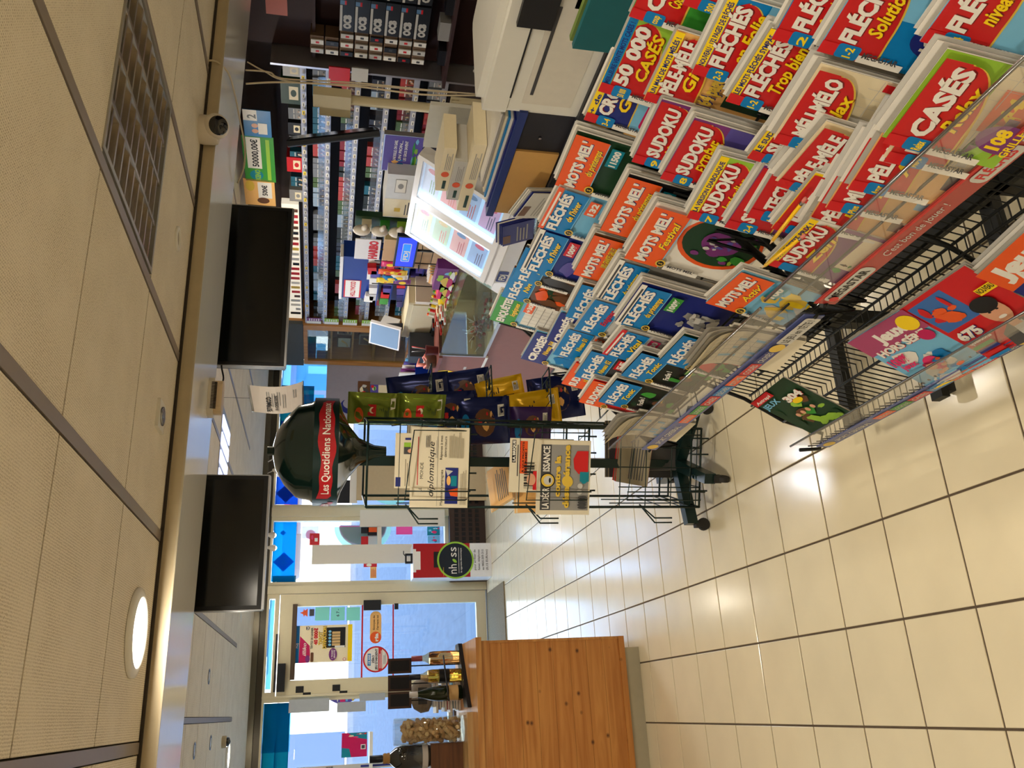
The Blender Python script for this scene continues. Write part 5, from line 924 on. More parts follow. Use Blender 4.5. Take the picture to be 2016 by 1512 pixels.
# ---- low tray shelf in front
lt = thing('low_magazine_shelf', 'low black wire magazine shelf near the floor with a blue price strip', 'magazine rack', (.70, 1.3, 0)); g = MB()
n = 78
for k in range(n):
    y = .92-1.87*k/(n-1)
    g.tube([(.005, y, .235), (.01, y, .18), (.06, y, .18), (.085, y, .30), (.115, y, .30), (.135, y, .40), (.17, y, .40), (.19, y, .50), (.21, y, .56)], .0022, BLKM, 4, cap=False)
tag(g.build('wire_steps', lt), kind='stuff')
for x, z in ((.01, .18), (.06, .18), (.085, .30), (.135, .40), (.17, .40), (.21, .56), (.24, .36)): MB().tube([(x, -.95, z), (x, .93, z)], .004, BLKM, 5).build('long_wire', lt)
for y in (.93, .0, -.9): MB().tube([(-.005, y, .26), (0, y, .19), (.05, y, .17), (.09, y, .30), (.16, y, .42), (.21, y, .56), (.26, y, .50)], .006, BLKM, 6).build('side_bracket', lt)
MB().box((.0, -.95, .20), (.003, .90, .30), PLX).build('clear_guard', lt); MB().tube([(.0, -.95, .302), (.0, .91, .302)], .0035, METAL, 6).build('guard_rod', lt)
ps = MB().box((-.004, -.95, .175), (-.001, .90, .220), STB).build('price_strip', lt); s = Sheet(.0002, .0003); strip_far(s, .97, .045); s.mb.v += []; s.build('strip_print', ps, frame((-.0042, .90, .175), (0, -1, 0), (0, 0, 1)))
MB().box((.24, -.95, .34), (.28, .90, .37), MC['rack_post']).build('rear_rail', lt)
for y in (.55, -.1, -.6): po = MB().box((.24, y-.02, .03), (.28, y+.02, .60), MC['rack_post']).build('post', lt); MB().box((.03, y-.022, .03), (.34, y+.022, .055), MC['rack_post']).build('foot', po); MB().box((.05, y-.015, 0), (.09, y+.015, .03), RUB).build('glide', po); MB().box((.26, y-.015, 0), (.30, y+.015, .03), RUB).build('glide', po)
# low magazines: plane leaning back 28 degrees from the strip
lpn = Vector((-math.cos(math.radians(28)), 0, math.sin(math.radians(28)))); lp0 = Vector((.715, 0, .235))
def LP(px, py): d = ray(px, py); return CAM+d*((lp0-CAM).dot(lpn)/d.dot(lpn))
def low304(s, W, H): s.rect(0, 0, W, H, DKG); s.blotch(0, 0, W, H*.7, [GRN, DKG, LIM, BRN], 22, 3, .12); s.rect(0, H*.88, W*.5, H, RED); s.text('Astrapi', W*.05, H*.9, H*.05, WHT, W*.4, shear=.2); s.text('JEUX', W*.05, H*.75, H*.09, SKY, W*.4, bold=.03); s.text('304', W*.52, H*.66, H*.11, WHT, W*.4, bold=.06, sh=RED); [s.ell(W*(.35+.13*k), H*.42, W*.04, H*.04, SKN) or s.rect(W*(.3+.13*k), H*.2, W*(.4+.13*k), H*.38, (WHT, RED, SKY, LGR)[k]) for k in range(4)]; s.ell(W*.7, H*.62, W*.11, H*.05, YEL)
def lowhors(s, W, H): s.rect(0, 0, W, H, SKY); s.blotch(0, 0, W, H*.7, [SKY, WHT, BLU, LGR], 14, 5, .16); s.rect(0, H*.72, W, H, ink('mauve', (170, 70, 110))); s.text('Jeux', W*.30, H*.80, H*.12, WHT, W*.5, bold=.06); s.text('HORS SÉRIE', W*.1, H*.66, H*.08, WHT, W*.8, bold=.05, sh=RED); s.text('100%', W*.05, H*.50, H*.1, PNK, W*.3, bold=.05); s.text('jeux', W*.1, H*.42, H*.07, PNK, bold=.04); s.ell(W*.86, H*.86, W*.13, H*.1, YEL); s.ell(W*.85, H*.66, W*.1, H*.07, MAG); s.ell(W*.5, H*.36, W*.12, H*.1, PNK); s.blotch(W*.3, H*.12, W*.9, H*.45, [ORG, BLU, MAG, TEA, SKN], 12, 7, .13); s.ell(W*.25, H*.05, W*.25, H*.06, YEL)
def lowman(s, W, H):
    s.rect(0, 0, W, H, RED); s.rect(W*.05, H*.55, W*.55, H*.95, ink('redblue', (60, 110, 180))); s.blotch(W*.08, H*.58, W*.52, H*.92, [RED, ORG], 10, 3, .2); s.text('675', W*.06, H*.40, H*.1, WHT, W*.3, bold=.06, sh=NAV); s.text('questions', W*.06, H*.33, H*.05, WHT, W*.3)
    s.poly([(W*.40, 0), (W*.45, H*.28), (W*.62, H*.36), (W*.85, H*.34), (W, H*.24), (W, 0)], DGR); s.poly([(W*.58, 0), (W*.62, H*.3), (W*.76, H*.33), (W*.78, 0)], LGR); s.rect(W*.62, H*.30, W*.74, H*.42, SKN); s.ell(W*.68, H*.52, W*.14, H*.15, SKN, 20); s.ell(W*.68, H*.62, W*.15, H*.09, BLK, 18); s.ell(W*.63, H*.53, W*.018, H*.01, BLK, 8); s.ell(W*.73, H*.53, W*.018, H*.01, BLK, 8); s.ell(W*.68, H*.44, W*.05, H*.018, WHT, 12)
    s.rect(W*.78, H*.70, W, H*.78, YEL); s.text('NOUVEAU', W*.79, H*.72, H*.05, BLK, W*.2); [s.rect(W*.04, H*(.05+.055*k), W*.32, H*(.09+.055*k), (LIM, BLU, RED, NAV, GRN, YEL)[k % 6]) for k in range(5)]
def lowmax(s, W, H): s.rect(0, 0, W, H, NAV); s.rect(0, H*.70, W, H, ORG); s.text('Jeux', W*.08, H*.80, H*.14, WHT, W*.7, bold=.06); s.text('Max', W*.2, H*.70, H*.1, WHT, W*.4, shear=.2); s.ell(W*.3, H*.3, W*.2, H*.14, SKN)
LG = 'games magazines on the low shelf'
M_('green games magazine with a family picture alone at the far end of the low shelf', (1479, 790), (1549, 734), low304, 28, .215, 0, .20, plane=LP, group=LG, name='games_magazine')
M_('blue games magazine with skiers on the low shelf', (1669.5, 671), (1770, 611.6), lowhors, 28, .27, 1, .205, plane=LP, group=LG, name='games_magazine')
M_('red games magazine with a smiling dark haired figure on the low shelf', (1772, 605), (1889, 525.7), lowman, 28, .27, 1, .21, plane=LP, group=LG, name='games_magazine', lift=.004)
M_('orange and navy games magazine on a fanned pile on the low shelf', (1922.5, 532), (2010, 440), lowmax, 26, .27, 4, .21, plane=LP, group=LG, name='games_magazine', lift=.014, fan=.012)
# ================================================================ counter
MAUV = M('mauve_laminate', (142, 92, 82), rough=.5, noise=.08, scale=20); MAUT = M('mauve_top', (120, 70, 60), rough=.4, noise=.06); CREM = M('cream_plastic', (206, 194, 160), rough=.45, noise=.03); WHPL = M('glossy_white_plastic', (232, 230, 230), rough=.25, noise=.02); TANB = M('tan_interior', (196, 166, 122), rough=.6); ALUE = M('aluminium_edge', (190, 190, 196), rough=.3, metal=.7, noise=0); SGL = glass_mat('showcase_glass', (238, 248, 246), .07)
XC = 2.386
def xb(px0, py0, px1, py1, x):
    a = XP(px0, py0, x); b = XP(px1, py1, x); return min(a.y, b.y), max(a.y, b.y), min(a.z, b.z), max(a.z, b.z)
ct = thing('shop_counter', 'long mauve brown shop counter beyond the magazine racks', 'counter', (XC, 5, 0))
def cb(name, a, b, m, par=None): return MB().box((a[0]-XC, a[1]-5, a[2]), (b[0]-XC, b[1]-5, b[2]), m).build(name, par or ct)
cb('front_panel', (XC, 5.50, .58), (XC+.02, 6.55, .90), MAUV); cb('lower_panel', (XC+.01, 3.3, .02), (XC+.03, 6.55, .58), MAUV); cb('end_panel', (XC, 6.53, .02), (XC+.62, 6.55, .90), MAUV); cb('edge_trim', (XC-.006, 5.50, .565), (XC+.02, 6.50, .582), WHT); cb('counter_top', (XC-.02, 5.50, .90), (XC+.65, 6.57, .925), MAUT); cb('rear_top', (XC+.28, 3.3, .90), (XC+.65, 5.50, .925), MAUT); cb('plinth', (XC+.03, 3.3, 0), (XC+.60, 6.5, .02), BLK); cb('rear_panel', (XC+.60, 3.3, .02), (XC+.62, 6.53, .90), MAUV)
cb('showcase_floor', (XC+.02, 4.30, .575), (XC+.30, 5.50, .59), TANB); cb('showcase_back', (XC+.28, 4.30, .59), (XC+.30, 5.50, .90), TANB); cb('showcase_end', (XC+.01, 5.485, .59), (XC+.28, 5.50, .90), TANB)
cb('showcase_glass', (XC+.002, 4.30, .60), (XC+.007, 5.485, .915), SGL); cb('showcase_lid', (XC+.0, 4.30, .915), (XC+.29, 5.5, .921), SGL); cb('glass_rail', (XC-.004, 4.30, .585), (XC+.012, 5.50, .602), ALUE); cb('glass_post', (XC-.004, 5.485, .60), (XC+.012, 5.50, .925), ALUE)
# stickers on the front panel
def csticker(px, py, w, h, fn, label):
    p = XP(px, py, XC-.002); t = tag(MB().box((0, 0, -.0006), (w, h, 0), FCL).build('counter_sticker', None, frame((XC-.0015, p.y+w/2, p.z-h/2), (0, -1, 0), (0, 0, 1))), label, 'sticker'); s = Sheet(); fn(s, w, h); s.build('print', t)
csticker(881, 735, .12, .20, lambda s, w, h: (s.ell(w*.5, h*.4, w*.42, h*.24, RED, 20), s.ell(w*.5, h*.6, w*.48, h*.38, YEL, 22), s.ell(w*.5, h*.7, w*.25, h*.15, GLD, 16), s.text('OUI', w*.3, h*.65, h*.1, BLK)), 'yellow and red oval sticker on the mauve counter front')
csticker(884, 755, .09, .19, lambda s, w, h: (s.rrect(0, 0, w, h, NAV, .015), s.text('Le bon', w*.1, h*.55, h*.1, WHT, w*.8), s.text('Jeu', w*.2, h*.3, h*.1, WHT, w*.5)), 'dark blue rounded sticker on the mauve counter front')
csticker(915, 725, .05, .02, lambda s, w, h: s.rect(0, 0, w, h, LGR), 'strip of torn white paper on the mauve counter front')
# lollipops and sweets inside the showcase
rr = random.Random(3); LST = M('stick_white', (236, 232, 226), rough=.5); LRD = M('lolly_red', (176, 34, 30), rough=.2, coat=.4); LBR = M('lolly_brown', (110, 44, 30), rough=.25)
c0 = XP(925, 655, XC+.12)
for k in range(26):
    p = Vector((XC+.06+rr.random()*.16, c0.y+rr.uniform(-.10, .12), .612+rr.random()*.09)); t = thing('lollipop', 'red lollipop with a white stick heaped in the glass showcase', 'lollipop', p, 'lollipops in the showcase'); d = Vector((rr.uniform(-1, 1), rr.uniform(-1, 1), rr.uniform(.1, 1))).normalized()
    MB().ball((0, 0, 0), .015, LRD if k % 3 else LBR, 8).build('sweet', t); MB().tube([d*.013, d*.075], .0022, LST, 5).build('stick', t)
bx_ = thing('sweet_box', 'transparent tub of wrapped sweets inside the glass showcase', 'tub', (XC+.15, c0.y-.28, .591)); MB().box((-.09, -.12, 0), (.09, .12, .10), glass_mat('tub_plastic', (240, 240, 240), .06)).build('tub', bx_)
for k in range(30): o = tag(MB().box((-.014, -.009, -.006), (.014, .009, .006), rr.choice([RED, BRN, LRD, WHT])).build('wrapped_sweet', None, Matrix.Translation((XC+.15+rr.uniform(-.07, .07), c0.y-.28+rr.uniform(-.1, .1), .60+rr.random()*.07)) @ Matrix.Rotation(rr.random()*3, 4, 'Z') @ Matrix.Rotation(rr.random(), 4, 'X')), 'small wrapped sweet in the tub in the showcase', 'sweet', 'wrapped sweets in the tub')
# piles of sachets on the counter behind the showcase
y0, y1, z0, z1 = xb(900, 690, 868, 590, XC+.30)
for k in range(16):
    p = XP(880+rr.uniform(-8, 30), 600+k*3+rr.uniform(-4, 4), XC+.15); m = [WHT, CRM, LGR][k % 3] if k < 9 else [LRD, BRN, BLK][k % 3]
    o = MB().box((-.045, -.015, -.006), (.045, .015, .006), m).box((-.04, -.016, -.002), (.0, -.0155, .004), RED).build('sweet_sachet', None, Matrix.Translation((XC+.10+.1*rr.random(), p.y, .934+.013*(k % 5))) @ Matrix.Rotation(rr.uniform(-.5, .5), 4, 'Z'))
    tag(o, ('white' if k < 9 else 'dark red')+' paper sweet sachet heaped on the glass showcase', 'sachet', 'sweet sachets on the showcase')
# ---- till and touch screen
XT = 2.72
y0, y1, z0, z1 = xb(805, 597, 866, 668, XT); t = thing('cash_terminal', 'cream box shaped cash terminal on the counter', 'till', (XT, (y0+y1)/2, .925)); hy = (y1-y0)/2; hh = z1-.925
MB().bbox((0, -hy, 0), (.24, hy, hh), CREM, .02).build('body', t); MB().box((-.006, -hy+.02, hh*.12), (0, hy-.02, hh*.85), CREM).build('front_panel', t); MB().box((-.004, -hy-.04, 0), (.2, -hy, hh*.8), WPL).build('side_cover', t)
y0, y1, z0, z1 = xb(724, 640, 788, 714, 2.66); t = thing('touch_screen', 'white touch screen till tilted on a stand', 'screen', (2.68, (y0+y1)/2, .925)); hy = .105; c_ = XP(757, 667, 2.66)
t.location.y = c_.y
Tt = Matrix.Translation((0, 0, c_.z-.925)) @ Matrix.Rotation(.45, 4, 'Z') @ Matrix.Rotation(.35, 4, 'Y'); hh = .12
MB().box((0, -hy, -hh), (.03, hy, hh), WHPL, Tt).build('casing', t); MB().box((-.002, -hy+.012, -hh+.012), (0, hy-.012, hh-.012), M('screen_grey', (116, 140, 166), rough=.15, emit=.35, noise=.1, scale=4), Tt).build('display', t); MB().box((.03, -.04, -hh*.5), (.20, .04, hh*.6), WHPL, Tt).build('rear_housing', t); MB().tube([(.10, 0, 0), (.08, 0, (z0+z1)/2-.925)], .03, BLP, 8).build('stand', t); MB().box((-.02, -.10, 0), (.18, .10, .02), BLP).build('foot', t)
# ---- lighter box, vase and basket at the far end
y0, y1, z0, z1 = xb(808, 697, 842, 716, XC+.1); y0 = y1-.13; o = tag(MB().box((XC+.1, y0, .925), (XC+.3, y1, z1), M('lighter_carton', (40, 46, 54), rough=.4)).build('lighter_box'), 'dark grey lighter display carton on the counter', 'box'); s = Sheet(); s.text('ZIPPO', .01, (z1-.925)*.2, .035, WHT, y1-y0-.03, bold=.03); s.build('print', o, frame((XC+.0985, y1, .925), (0, -1, 0), (0, 0, 1)))
y0, y1, z0, z1 = xb(838, 718, 872, 790, XC+.05); ym = (y0+y1)/2
t = thing('magazine_bin', 'shiny blue plastic bin of leaflets at the counter end', 'bin', (XC+.16, 6.15, .925)); MB().prism([(-.12, -.16, 0), (.12, -.16, 0), (.14, .18, 0), (-.14, .18, 0)], (0, 0, .12), M('bin_blue', (10, 40, 130), rough=.2)).build('tub', t)
for k in range(7): MB().box((-.10+.03*k, -.14, .01), (-.09+.03*k, .15, .24-.012*k), (LGR, PUR, WHT, VIO, SKY, GRY, PNK)[k]).build('leaflet', t)
t = thing('ribbon_basket', 'small woven basket with a pink ribbon on the counter', 'basket', (XC+.03, XP(862, 712, XC+.03).y, .925)); MB().lathe([(.045, 0), (.055, .03), (.06, .07), (.052, .075)], M('wicker', (92, 60, 46), rough=.8, bump=.8, scale=90), 14).build('body', t); MB().tube([(.05*math.cos(a*.63), .05*math.sin(a*.63), .075+.016*math.sin(a*1.7)) for a in range(10)], .008, M('ribbon_pink', (214, 130, 116), rough=.5), 6, closed=True).build('ribbon', t); MB().tube([(-.03, 0, .07), (-.02, .03, .13), (.03, .02, .12)], [.012, .02, .004], MC['ribbon_pink'], 6).build('bow', t)
t = thing('straw_cup', 'dark red cup of pens beside the ribbon basket', 'cup', (XC+.06, XP(850, 690, XC+.06).y, .925)); MB().lathe([(.03, 0), (.038, .09)], M('cup_maroon', (84, 22, 26), rough=.35), 14).build('cup', t)
for k in range(4): MB().tube([(0, 0, .02), (.02*(k-1.5), -.02+.03*(k % 2), .19)], .0035, (BLK, METAL, GRY, RED)[k], 5).build('pen', t)
# ---- gum and sweets displays
GB = M('gum_blue', (22, 56, 140), rough=.3); XG = 2.95
y0, y1, z0, z1 = xb(676, 512, 790, 598, XG); t = thing('gum_display', 'blue chewing gum display with tiers of packets', 'display', (XG, (y0+y1)/2, .925)); W = y1-y0; hh = z1-.925
MB().box((.03, -W/2, 0), (.16, W/2, hh), GB).build('back_panel', t); MB().prism([(.02, -W/2-.01, hh), (.02, W/2+.01, hh), (.12, W/2+.01, hh), (.12, -W/2-.01, hh)], (0, 0, .02), WHPL).build('top_cap', t)
s = Sheet(); s.rect(W*.02, hh*.80, W*.46, hh*.98, RED); s.rect(W*.03, hh*.815, W*.45, hh*.965, WHT); s.text('HOLLYWOOD', W*.05, hh*.86, hh*.05, RED, W*.38, bold=.04); s.rect(W*.5, hh*.55, W*.98, hh*.75, WHT); s.text('HOLL', W*.54, hh*.60, hh*.1, RED, W*.4, bold=.05); s.build('sign_print', t, frame((.028, W/2, 0), (0, -1, 0), (0, 0, 1)))
for r in range(5):
    z = .03+r*hh*.145; MB().box((-.03, -W/2, z), (.03, W/2, z+.008), GB).build('tier', t)
    for k in range(6): MB().box((-.02, -W/2+.01+k*W/6, z+.008), (.02, -W/2+.004+(k+1)*W/6-.004, z+.07), rr.choice([SKY, GRN, WHT, BLU, VIO, RED, NAV, LGR]), Matrix.Rotation(rr.uniform(-.1, .1), 4, 'X')).build('gum_packet', t)
y0, y1, z0, z1 = xb(700, 470, 746, 512, 2.90); t = thing('sweets_sign', 'white sweets sign with red lettering on a wire stand', 'sign', (2.90, (y0+y1)/2, .925)); W = y1-y0
MB().box((0, -W/2, z0-.925), (.006, W/2, z1-.925), WHPL).build('board', t); s = Sheet(); s.text('HARIBO', W*.05, (z1-z0)*.12, (z1-z0)*.32, RED, W*.9, bold=.06); s.build('lettering', t, frame((-.001, W/2, z0-.925), (0, -1, 0), (0, 0, 1)))
MB().tube([(.01, 0, 0), (.01, 0, z0-.925+.02)], .005, BLKM).build('stalk', t); MB().box((-.02, -W/2-.05, 0), (.02, W/2+.05, z0-.925-.02), M('kraft_card', (206, 176, 136), rough=.7)).build('card_back', t)
for r in range(3): MB().tube([(-.02, -W/2, .05+.07*r), (-.07, -W/2, .05+.07*r), (-.07, W/2, .05+.07*r), (-.02, W/2, .05+.07*r)], .003, BLKM, 5).build('hook_rail', t)
for py_ in (515, 560): qq = XP(770, py_, 2.79); MB().tube([(-.11, qq.y-(y0+y1)/2, 0), (-.11, qq.y-(y0+y1)/2, .50)], .004, BLKM, 5).build('hook_post', t)
for z_ in (.30, .36, .42): MB().tube([(-.105, XP(770, 515, 2.79).y-(y0+y1)/2, z_), (-.105, XP(770, 560, 2.79).y-(y0+y1)/2, z_)], .003, BLKM, 5).build('hook_rail', t)
for k in range(8):
    px, py = [(768, 520), (762, 535), (775, 535), (785, 537), (770, 548), (758, 552), (792, 555), (786, 546)][k]; p = XP(px, py, 2.78)
    bag('sweet_packet', ['pink', 'orange', 'red', 'gold', 'blue', 'lemon', 'purple', 'white'][k]+' sweet packet hanging beside the small blue screen', frame((2.78, p.y, p.z-.05), (0, -1, 0), (0, 0, 1)), .07, .10, .018, [PNK, ORG, RED, GLD, BLU, YEL, PUR, WHT][k], lambda s, w, h: (s.ell(0, h*.5, w*.3, h*.25, YEL), s.ell(.0, h*.45, w*.2, h*.15, RED)), 'hanging sweet packets', seed=k)
p = XP(748, 454, 2.86); t = thing('paper_dispenser', 'green backed dispenser with three rounded white plastic hoods', 'dispenser', (2.86, p.y, .925)); MB().box((.06, -.06, 0), (.10, .07, XP(700, 440, 2.86).z-.925), DKG).build('back_board', t)
for k, px in enumerate((712, 748, 782)):
    z_ = XP(px, 454, 2.86).z-.925; hd_ = MB().ball((0, .01, z_), .05, WPL, 14, (.7, .75, 1.1)).build('hood', t); MB().tube([(0, -.01, z_-.01), (-.03, -.09, z_-.02)], [.02, .014], WPL, 8).build('handle', hd_); MB().box((.02, -.03, z_-.06), (.06, .05, z_+.0), (CRM, GRN, LIM)[k]).build('booklet_pack', t)
y0, y1, z0, z1 = xb(783, 465, 815, 527, 2.66); t = thing('customer_screen', 'small blue lottery screen with a dark frame', 'screen', (2.66, (y0+y1)/2, .925)); W = y1-y0; a_ = z0-.925; b_ = z1-.925
MB().box((0, -W/2, a_), (.025, W/2, b_), M('frame_navy', (22, 26, 40), rough=.35)).build('frame', t); MB().box((-.002, -W/2+.012, a_+.012), (0, W/2-.012, b_-.012), M('screen_blue', (40, 60, 226), rough=.2, emit=.9, noise=0)).build('display', t); s = Sheet(); s.rrect(W*.2, (b_-a_)*.3, W*.8, (b_-a_)*.7, WHT, .01); s.rrect(W*.22, (b_-a_)*.33, W*.78, (b_-a_)*.67, M('logo_blue', (40, 130, 235), emit=.6, noise=0), .008); s.text('FDJ', W*.26, (b_-a_)*.40, (b_-a_)*.2, WHT, W*.3, bold=.04); s.build('logo', t, frame((-.0025, W/2, a_), (0, -1, 0), (0, 0, 1))); MB().tube([(.02, 0, 0), (.02, 0, a_+.02)], .008, BLP).build('stand', t)
# pastille sleeves and sweets cartons
for k in range(9):
    p = XP(845+k*1.0, 553+k*9, 2.62); t = thing('sweet_tube', ['green', 'dark green', 'red', 'green and blue', 'yellow', 'bright green', 'brown', 'lime', 'orange'][k]+' roll of sweets in the row beside the till', 'sweet roll', (2.62, p.y, .925), 'sweet rolls in a row'); MB().lathe([(.011, 0), (.011, .10), (.008, .104)], [GRN, DKG, RED, GRN, YEL, LIM, BRN, LIM, ORG][k], 8, Matrix.Rotation(.25, 4, 'Y')).build('roll', t); MB().lathe([(.0114, .05), (.0114, .09)], (YEL, RED, WHT)[k % 3], 8, Matrix.Rotation(.25, 4, 'Y')).build('label', t)
for (px0, py0, px1, py1, m, l) in ((862, 528, 885, 572, PUR, 'purple sweets carton leaning in front of the lit lottery case'), (868, 555, 890, 590, PNK, 'pink and yellow sweets carton beside the purple one'), (880, 575, 896, 602, YEL, 'yellow sweets carton next to the white sachets')):
    y0, y1, z0, z1 = xb(px0, py0, px1, py1, 2.55); o = tag(MB().box((2.55, y0, .925), (2.62, y1, max(z1, .99)), m).build('sweets_carton'), l, 'carton'); s = Sheet(); s.blotch(0, 0, y1-y0, max(z1, .99)-.925, [LIM, WHT, GLD, MAG, SKY], 8, 3, .2); s.build('print', o, frame((2.5495, y1, .925), (0, -1, 0), (0, 0, 1)))
# wooden sticks in an acrylic holder
p = XP(850, 530, 2.70); t = thing('leaflet_holder', 'clear holder full of pale betting slips by the small blue screen', 'holder', (2.66, p.y, .925)); MB().prism([(-.05, -.07, 0), (.05, -.07, 0), (.05, .07, 0), (-.05, .07, 0)], (0, 0, .07), glass_mat('tub_plastic', (240, 240, 240), .06)).build('tub', t)
for k in range(12): MB().box((-.04+.007*k, -.06, .01), (-.036+.007*k, .06, .14+.01*(k % 3)), (CRM, PEA, WHT)[k % 3]).build('slip', t)
# ---- lit lottery ticket case
LX0, LX1, LZ0, LZ1 = 2.30, 2.60, .83, 1.283; LY0, LY1 = 3.46, 4.21
sl_ = Vector((LX1-LX0, 0, LZ1-LZ0)); sl_n = sl_.length; LM = frame((LX0, LY1, LZ0), (0, -1, 0), sl_)      # local x along counter, y up the slope, z out
lc = thing('lottery_case', 'brightly lit white scratch card case leaning on the counter edge', 'display case', LM); Wd = LY1-LY0
GLO = M('case_glow', (176, 220, 250), emit=.45, noise=.12, scale=9); LEDS = M('led_strip', (240, 250, 255), emit=2.2, noise=0)
MB().box((0, 0, -.06), (Wd, sl_n, -.03), WHPL).build('tray', lc); MB().box((.03, .03, -.03), (Wd-.03, sl_n-.03, -.026), GLO).build('backlit_panel', lc)
for (x0, y0, x1, y1) in ((0, 0, Wd, .03), (0, sl_n-.03, Wd, sl_n), (0, .03, .03, sl_n-.03), (Wd-.03, .03, Wd, sl_n-.03), (Wd*.46, .03, Wd*.54, sl_n-.03)): MB().box((x0, y0, -.03), (x1, y1, .012), WHPL).build('frame_bar', lc)
for x in (.045, Wd*.54+.012, Wd*.46-.02): MB().box((x-.006, .04, -.012), (x+.006, sl_n-.04, .002), LEDS).build('led_strip', lc)
MB().box((.03, .03, .004), (Wd-.03, sl_n-.03, .007), glass_mat('case_cover', (250, 252, 255), .02, .35)).build('cover_sheet', lc)
for q in range(2):
    for r in range(4):
        tk = MB().box((.07+q*Wd*.50, .05+r*.12, -.024), (.30+q*Wd*.5, .15+r*.12, -.022), M('ticket_%d%d' % (q, r), [(150, 190, 240), (236, 170, 160), (190, 220, 170), (240, 226, 160), (210, 170, 220), (160, 200, 250), (240, 150, 140), (200, 216, 240)][q*4+r], emit=.12, noise=.15, scale=30)).build('scratch_ticket', lc)
        s = Sheet(); s.lines(.08+q*Wd*.5, .07+r*.12, .22+q*Wd*.5, .11+r*.12, 3, (NAV, RED, ORG, GRN)[r]); s.ell(.26+q*Wd*.5, .10+r*.12, .02, .03, (PNK, BLU, GLD, RED)[r]); s.build('ticket_print', tk, Matrix.Translation((0, 0, -.0218)))
mb = MB(); mb.prism([(0, 0, -.06), (Wd, 0, -.06), (Wd, 0, .0), (0, 0, .0)], (0, -.05, 0), WHPL); mb.build('front_lip', lc)
sd = thing('case_plinth', 'white plastic base under the lit scratch card case', 'base', (LX0, LY1, .59)); MB().prism([(.0, 0, .22), (.36, 0, .62), (.36, 0, .0), (.06, 0, .0)], (0, .03, 0), WHPL).build('side_panel', sd); MB().prism([(.0, -Wd-.03, .22), (.36, -Wd-.03, .62), (.36, -Wd-.03, .0), (.06, -Wd-.03, .0)], (0, .03, 0), WHPL).build('side_panel', sd); MB().box((.0, -Wd, .10), (.03, 0, .21), WHPL).build('front_panel', sd)
MB().prism([(-.01, .03, .0), (.16, .03, .26), (.30, .03, .26), (.30, .03, .0)], (0, .22, 0), WHPL).build('angled_wing', sd)
s = Sheet(); s.rrect(.02, .06, .14, .12, NAV, .01); s.text('FDJ', .035, .072, .035, WHT, .07, bold=.04); s.build('logo_print', sd, frame((-.002, 0, .06), (0, -1, 0), (0, 0, 1))); s = Sheet(); s.ell(.55, .08, .045, .045, RED, 24); s.ell(.55, .08, .040, .040, WHT, 24); s.text('-18', .525, .068, .025, DGR, .05, bold=.03); s.build('logo_print', sd, frame((-.002, 0, .06), (0, -1, 0), (0, 0, 1)))
# ---- desk with printer near the racks
DK = M('desk_black', (34, 34, 40), rough=.5); DX = 2.06
ds = thing('side_desk', 'dark side desk with a tan front behind the magazine racks', 'desk', (DX, 2.6, 0)); MB().box((0, -1.0, .77), (.75, .62, .80), DK).build('desk_top', ds); MB().box((.03, -1.0, .0), (.05, -.1, .77), DK).build('front_panel', ds); MB().box((.02, -.08, .0), (.05, .60, .77), M('tan_panel', (214, 166, 96), rough=.6, noise=.05)).build('tan_front', ds); MB().box((.05, .58, 0), (.75, .60, .77), DK).build('side_panel', ds); MB().box((.05, -1.0, 0), (.75, -.98, .77), DK).build('side_panel', ds)
y0, y1, z0, z1 = xb(1140, 238, 957, -60, DX+.02); PH = XP(957, 130, DX+.02).z-.80
pr = thing('laser_printer', 'white laser printer with a black scanner lid on the side desk', 'printer', (DX+.02, (y1+1.85)/2, .80)); hy = (y1-1.85)/2
PRW = M('printer_white', (238, 236, 226), rough=.4, noise=.02); MB().bbox((0, -hy, .0), (.42, hy, PH*.70), PRW, .03, seg=3).build('body', pr); MB().bbox((-.01, -hy-.005, PH*.71), (.42, hy+.005, PH*.93), PRW, .035, seg=3).build('upper_body', pr); MB().bbox((.03, -hy+.05, PH*.93), (.40, hy-.02, PH*1.0), PRW, .03).build('feeder_lid', pr)
MB().box((-.004, -hy+.04, PH*.10), (0, hy-.07, PH*.58), M('printer_panel', (226, 220, 206), rough=.5)).build('side_panel', pr); MB().box((-.006, -hy+.10, PH*.50), (-.003, hy-.12, PH*.53), DGR).build('grip_slot', pr); MB().box((-.012, -hy+.02, PH*.70), (.3, hy-.1, PH*.715), BLP).build('seam', pr); MB().box((-.03, -hy-.03, PH*.55), (.2, -hy+.18, PH*.85), BLP).build('control_panel', pr); MB().box((-.004, -hy-.02, PH*.15), (.3, -hy+.1, PH*.4), BLP).build('paper_tray', pr)
# paper trays, boxes and files at the desk end
fc = thing('file_cabinet', 'low cabinet with a pale tan door and navy top edge behind the racks', 'cabinet', (2.08, 2.66, .80)); MB().box((.01, -.20, 0), (.45, .50, .19), DK).build('carcass', fc); MB().box((0, .04, .005), (.012, .49, .185), MC['tan_panel']).build('door', fc); MB().box((-.01, -.20, .19), (.46, .51, .222), M('navy_edge', (30, 52, 120), rough=.4)).build('top', fc); MB().lathe([(.006, 0), (.006, .01)], METAL, 10, Matrix.Translation((0, -.06, .11)) @ Matrix.Rotation(-math.pi/2, 4, 'Y')).build('knob', fc)
zz = 1.022
for k, (m, l) in enumerate([(NAV, 'navy'), (WHT, 'white'), (BLU, 'blue'), (CRM, 'cream'), (GRY, 'grey'), (WHT, 'bright white')]):
    tag(MB().box((2.085+.012*k, 2.52+.01*k, zz), (2.44, 3.12-.02*k, zz+.007), m).build('file_folder'), '%s file folder in the pile on the tan fronted cabinet, %s' % (l, ['lowest', 'second lowest', 'third lowest', 'third highest', 'second highest', 'topmost'][k]), 'folder'); zz += .008
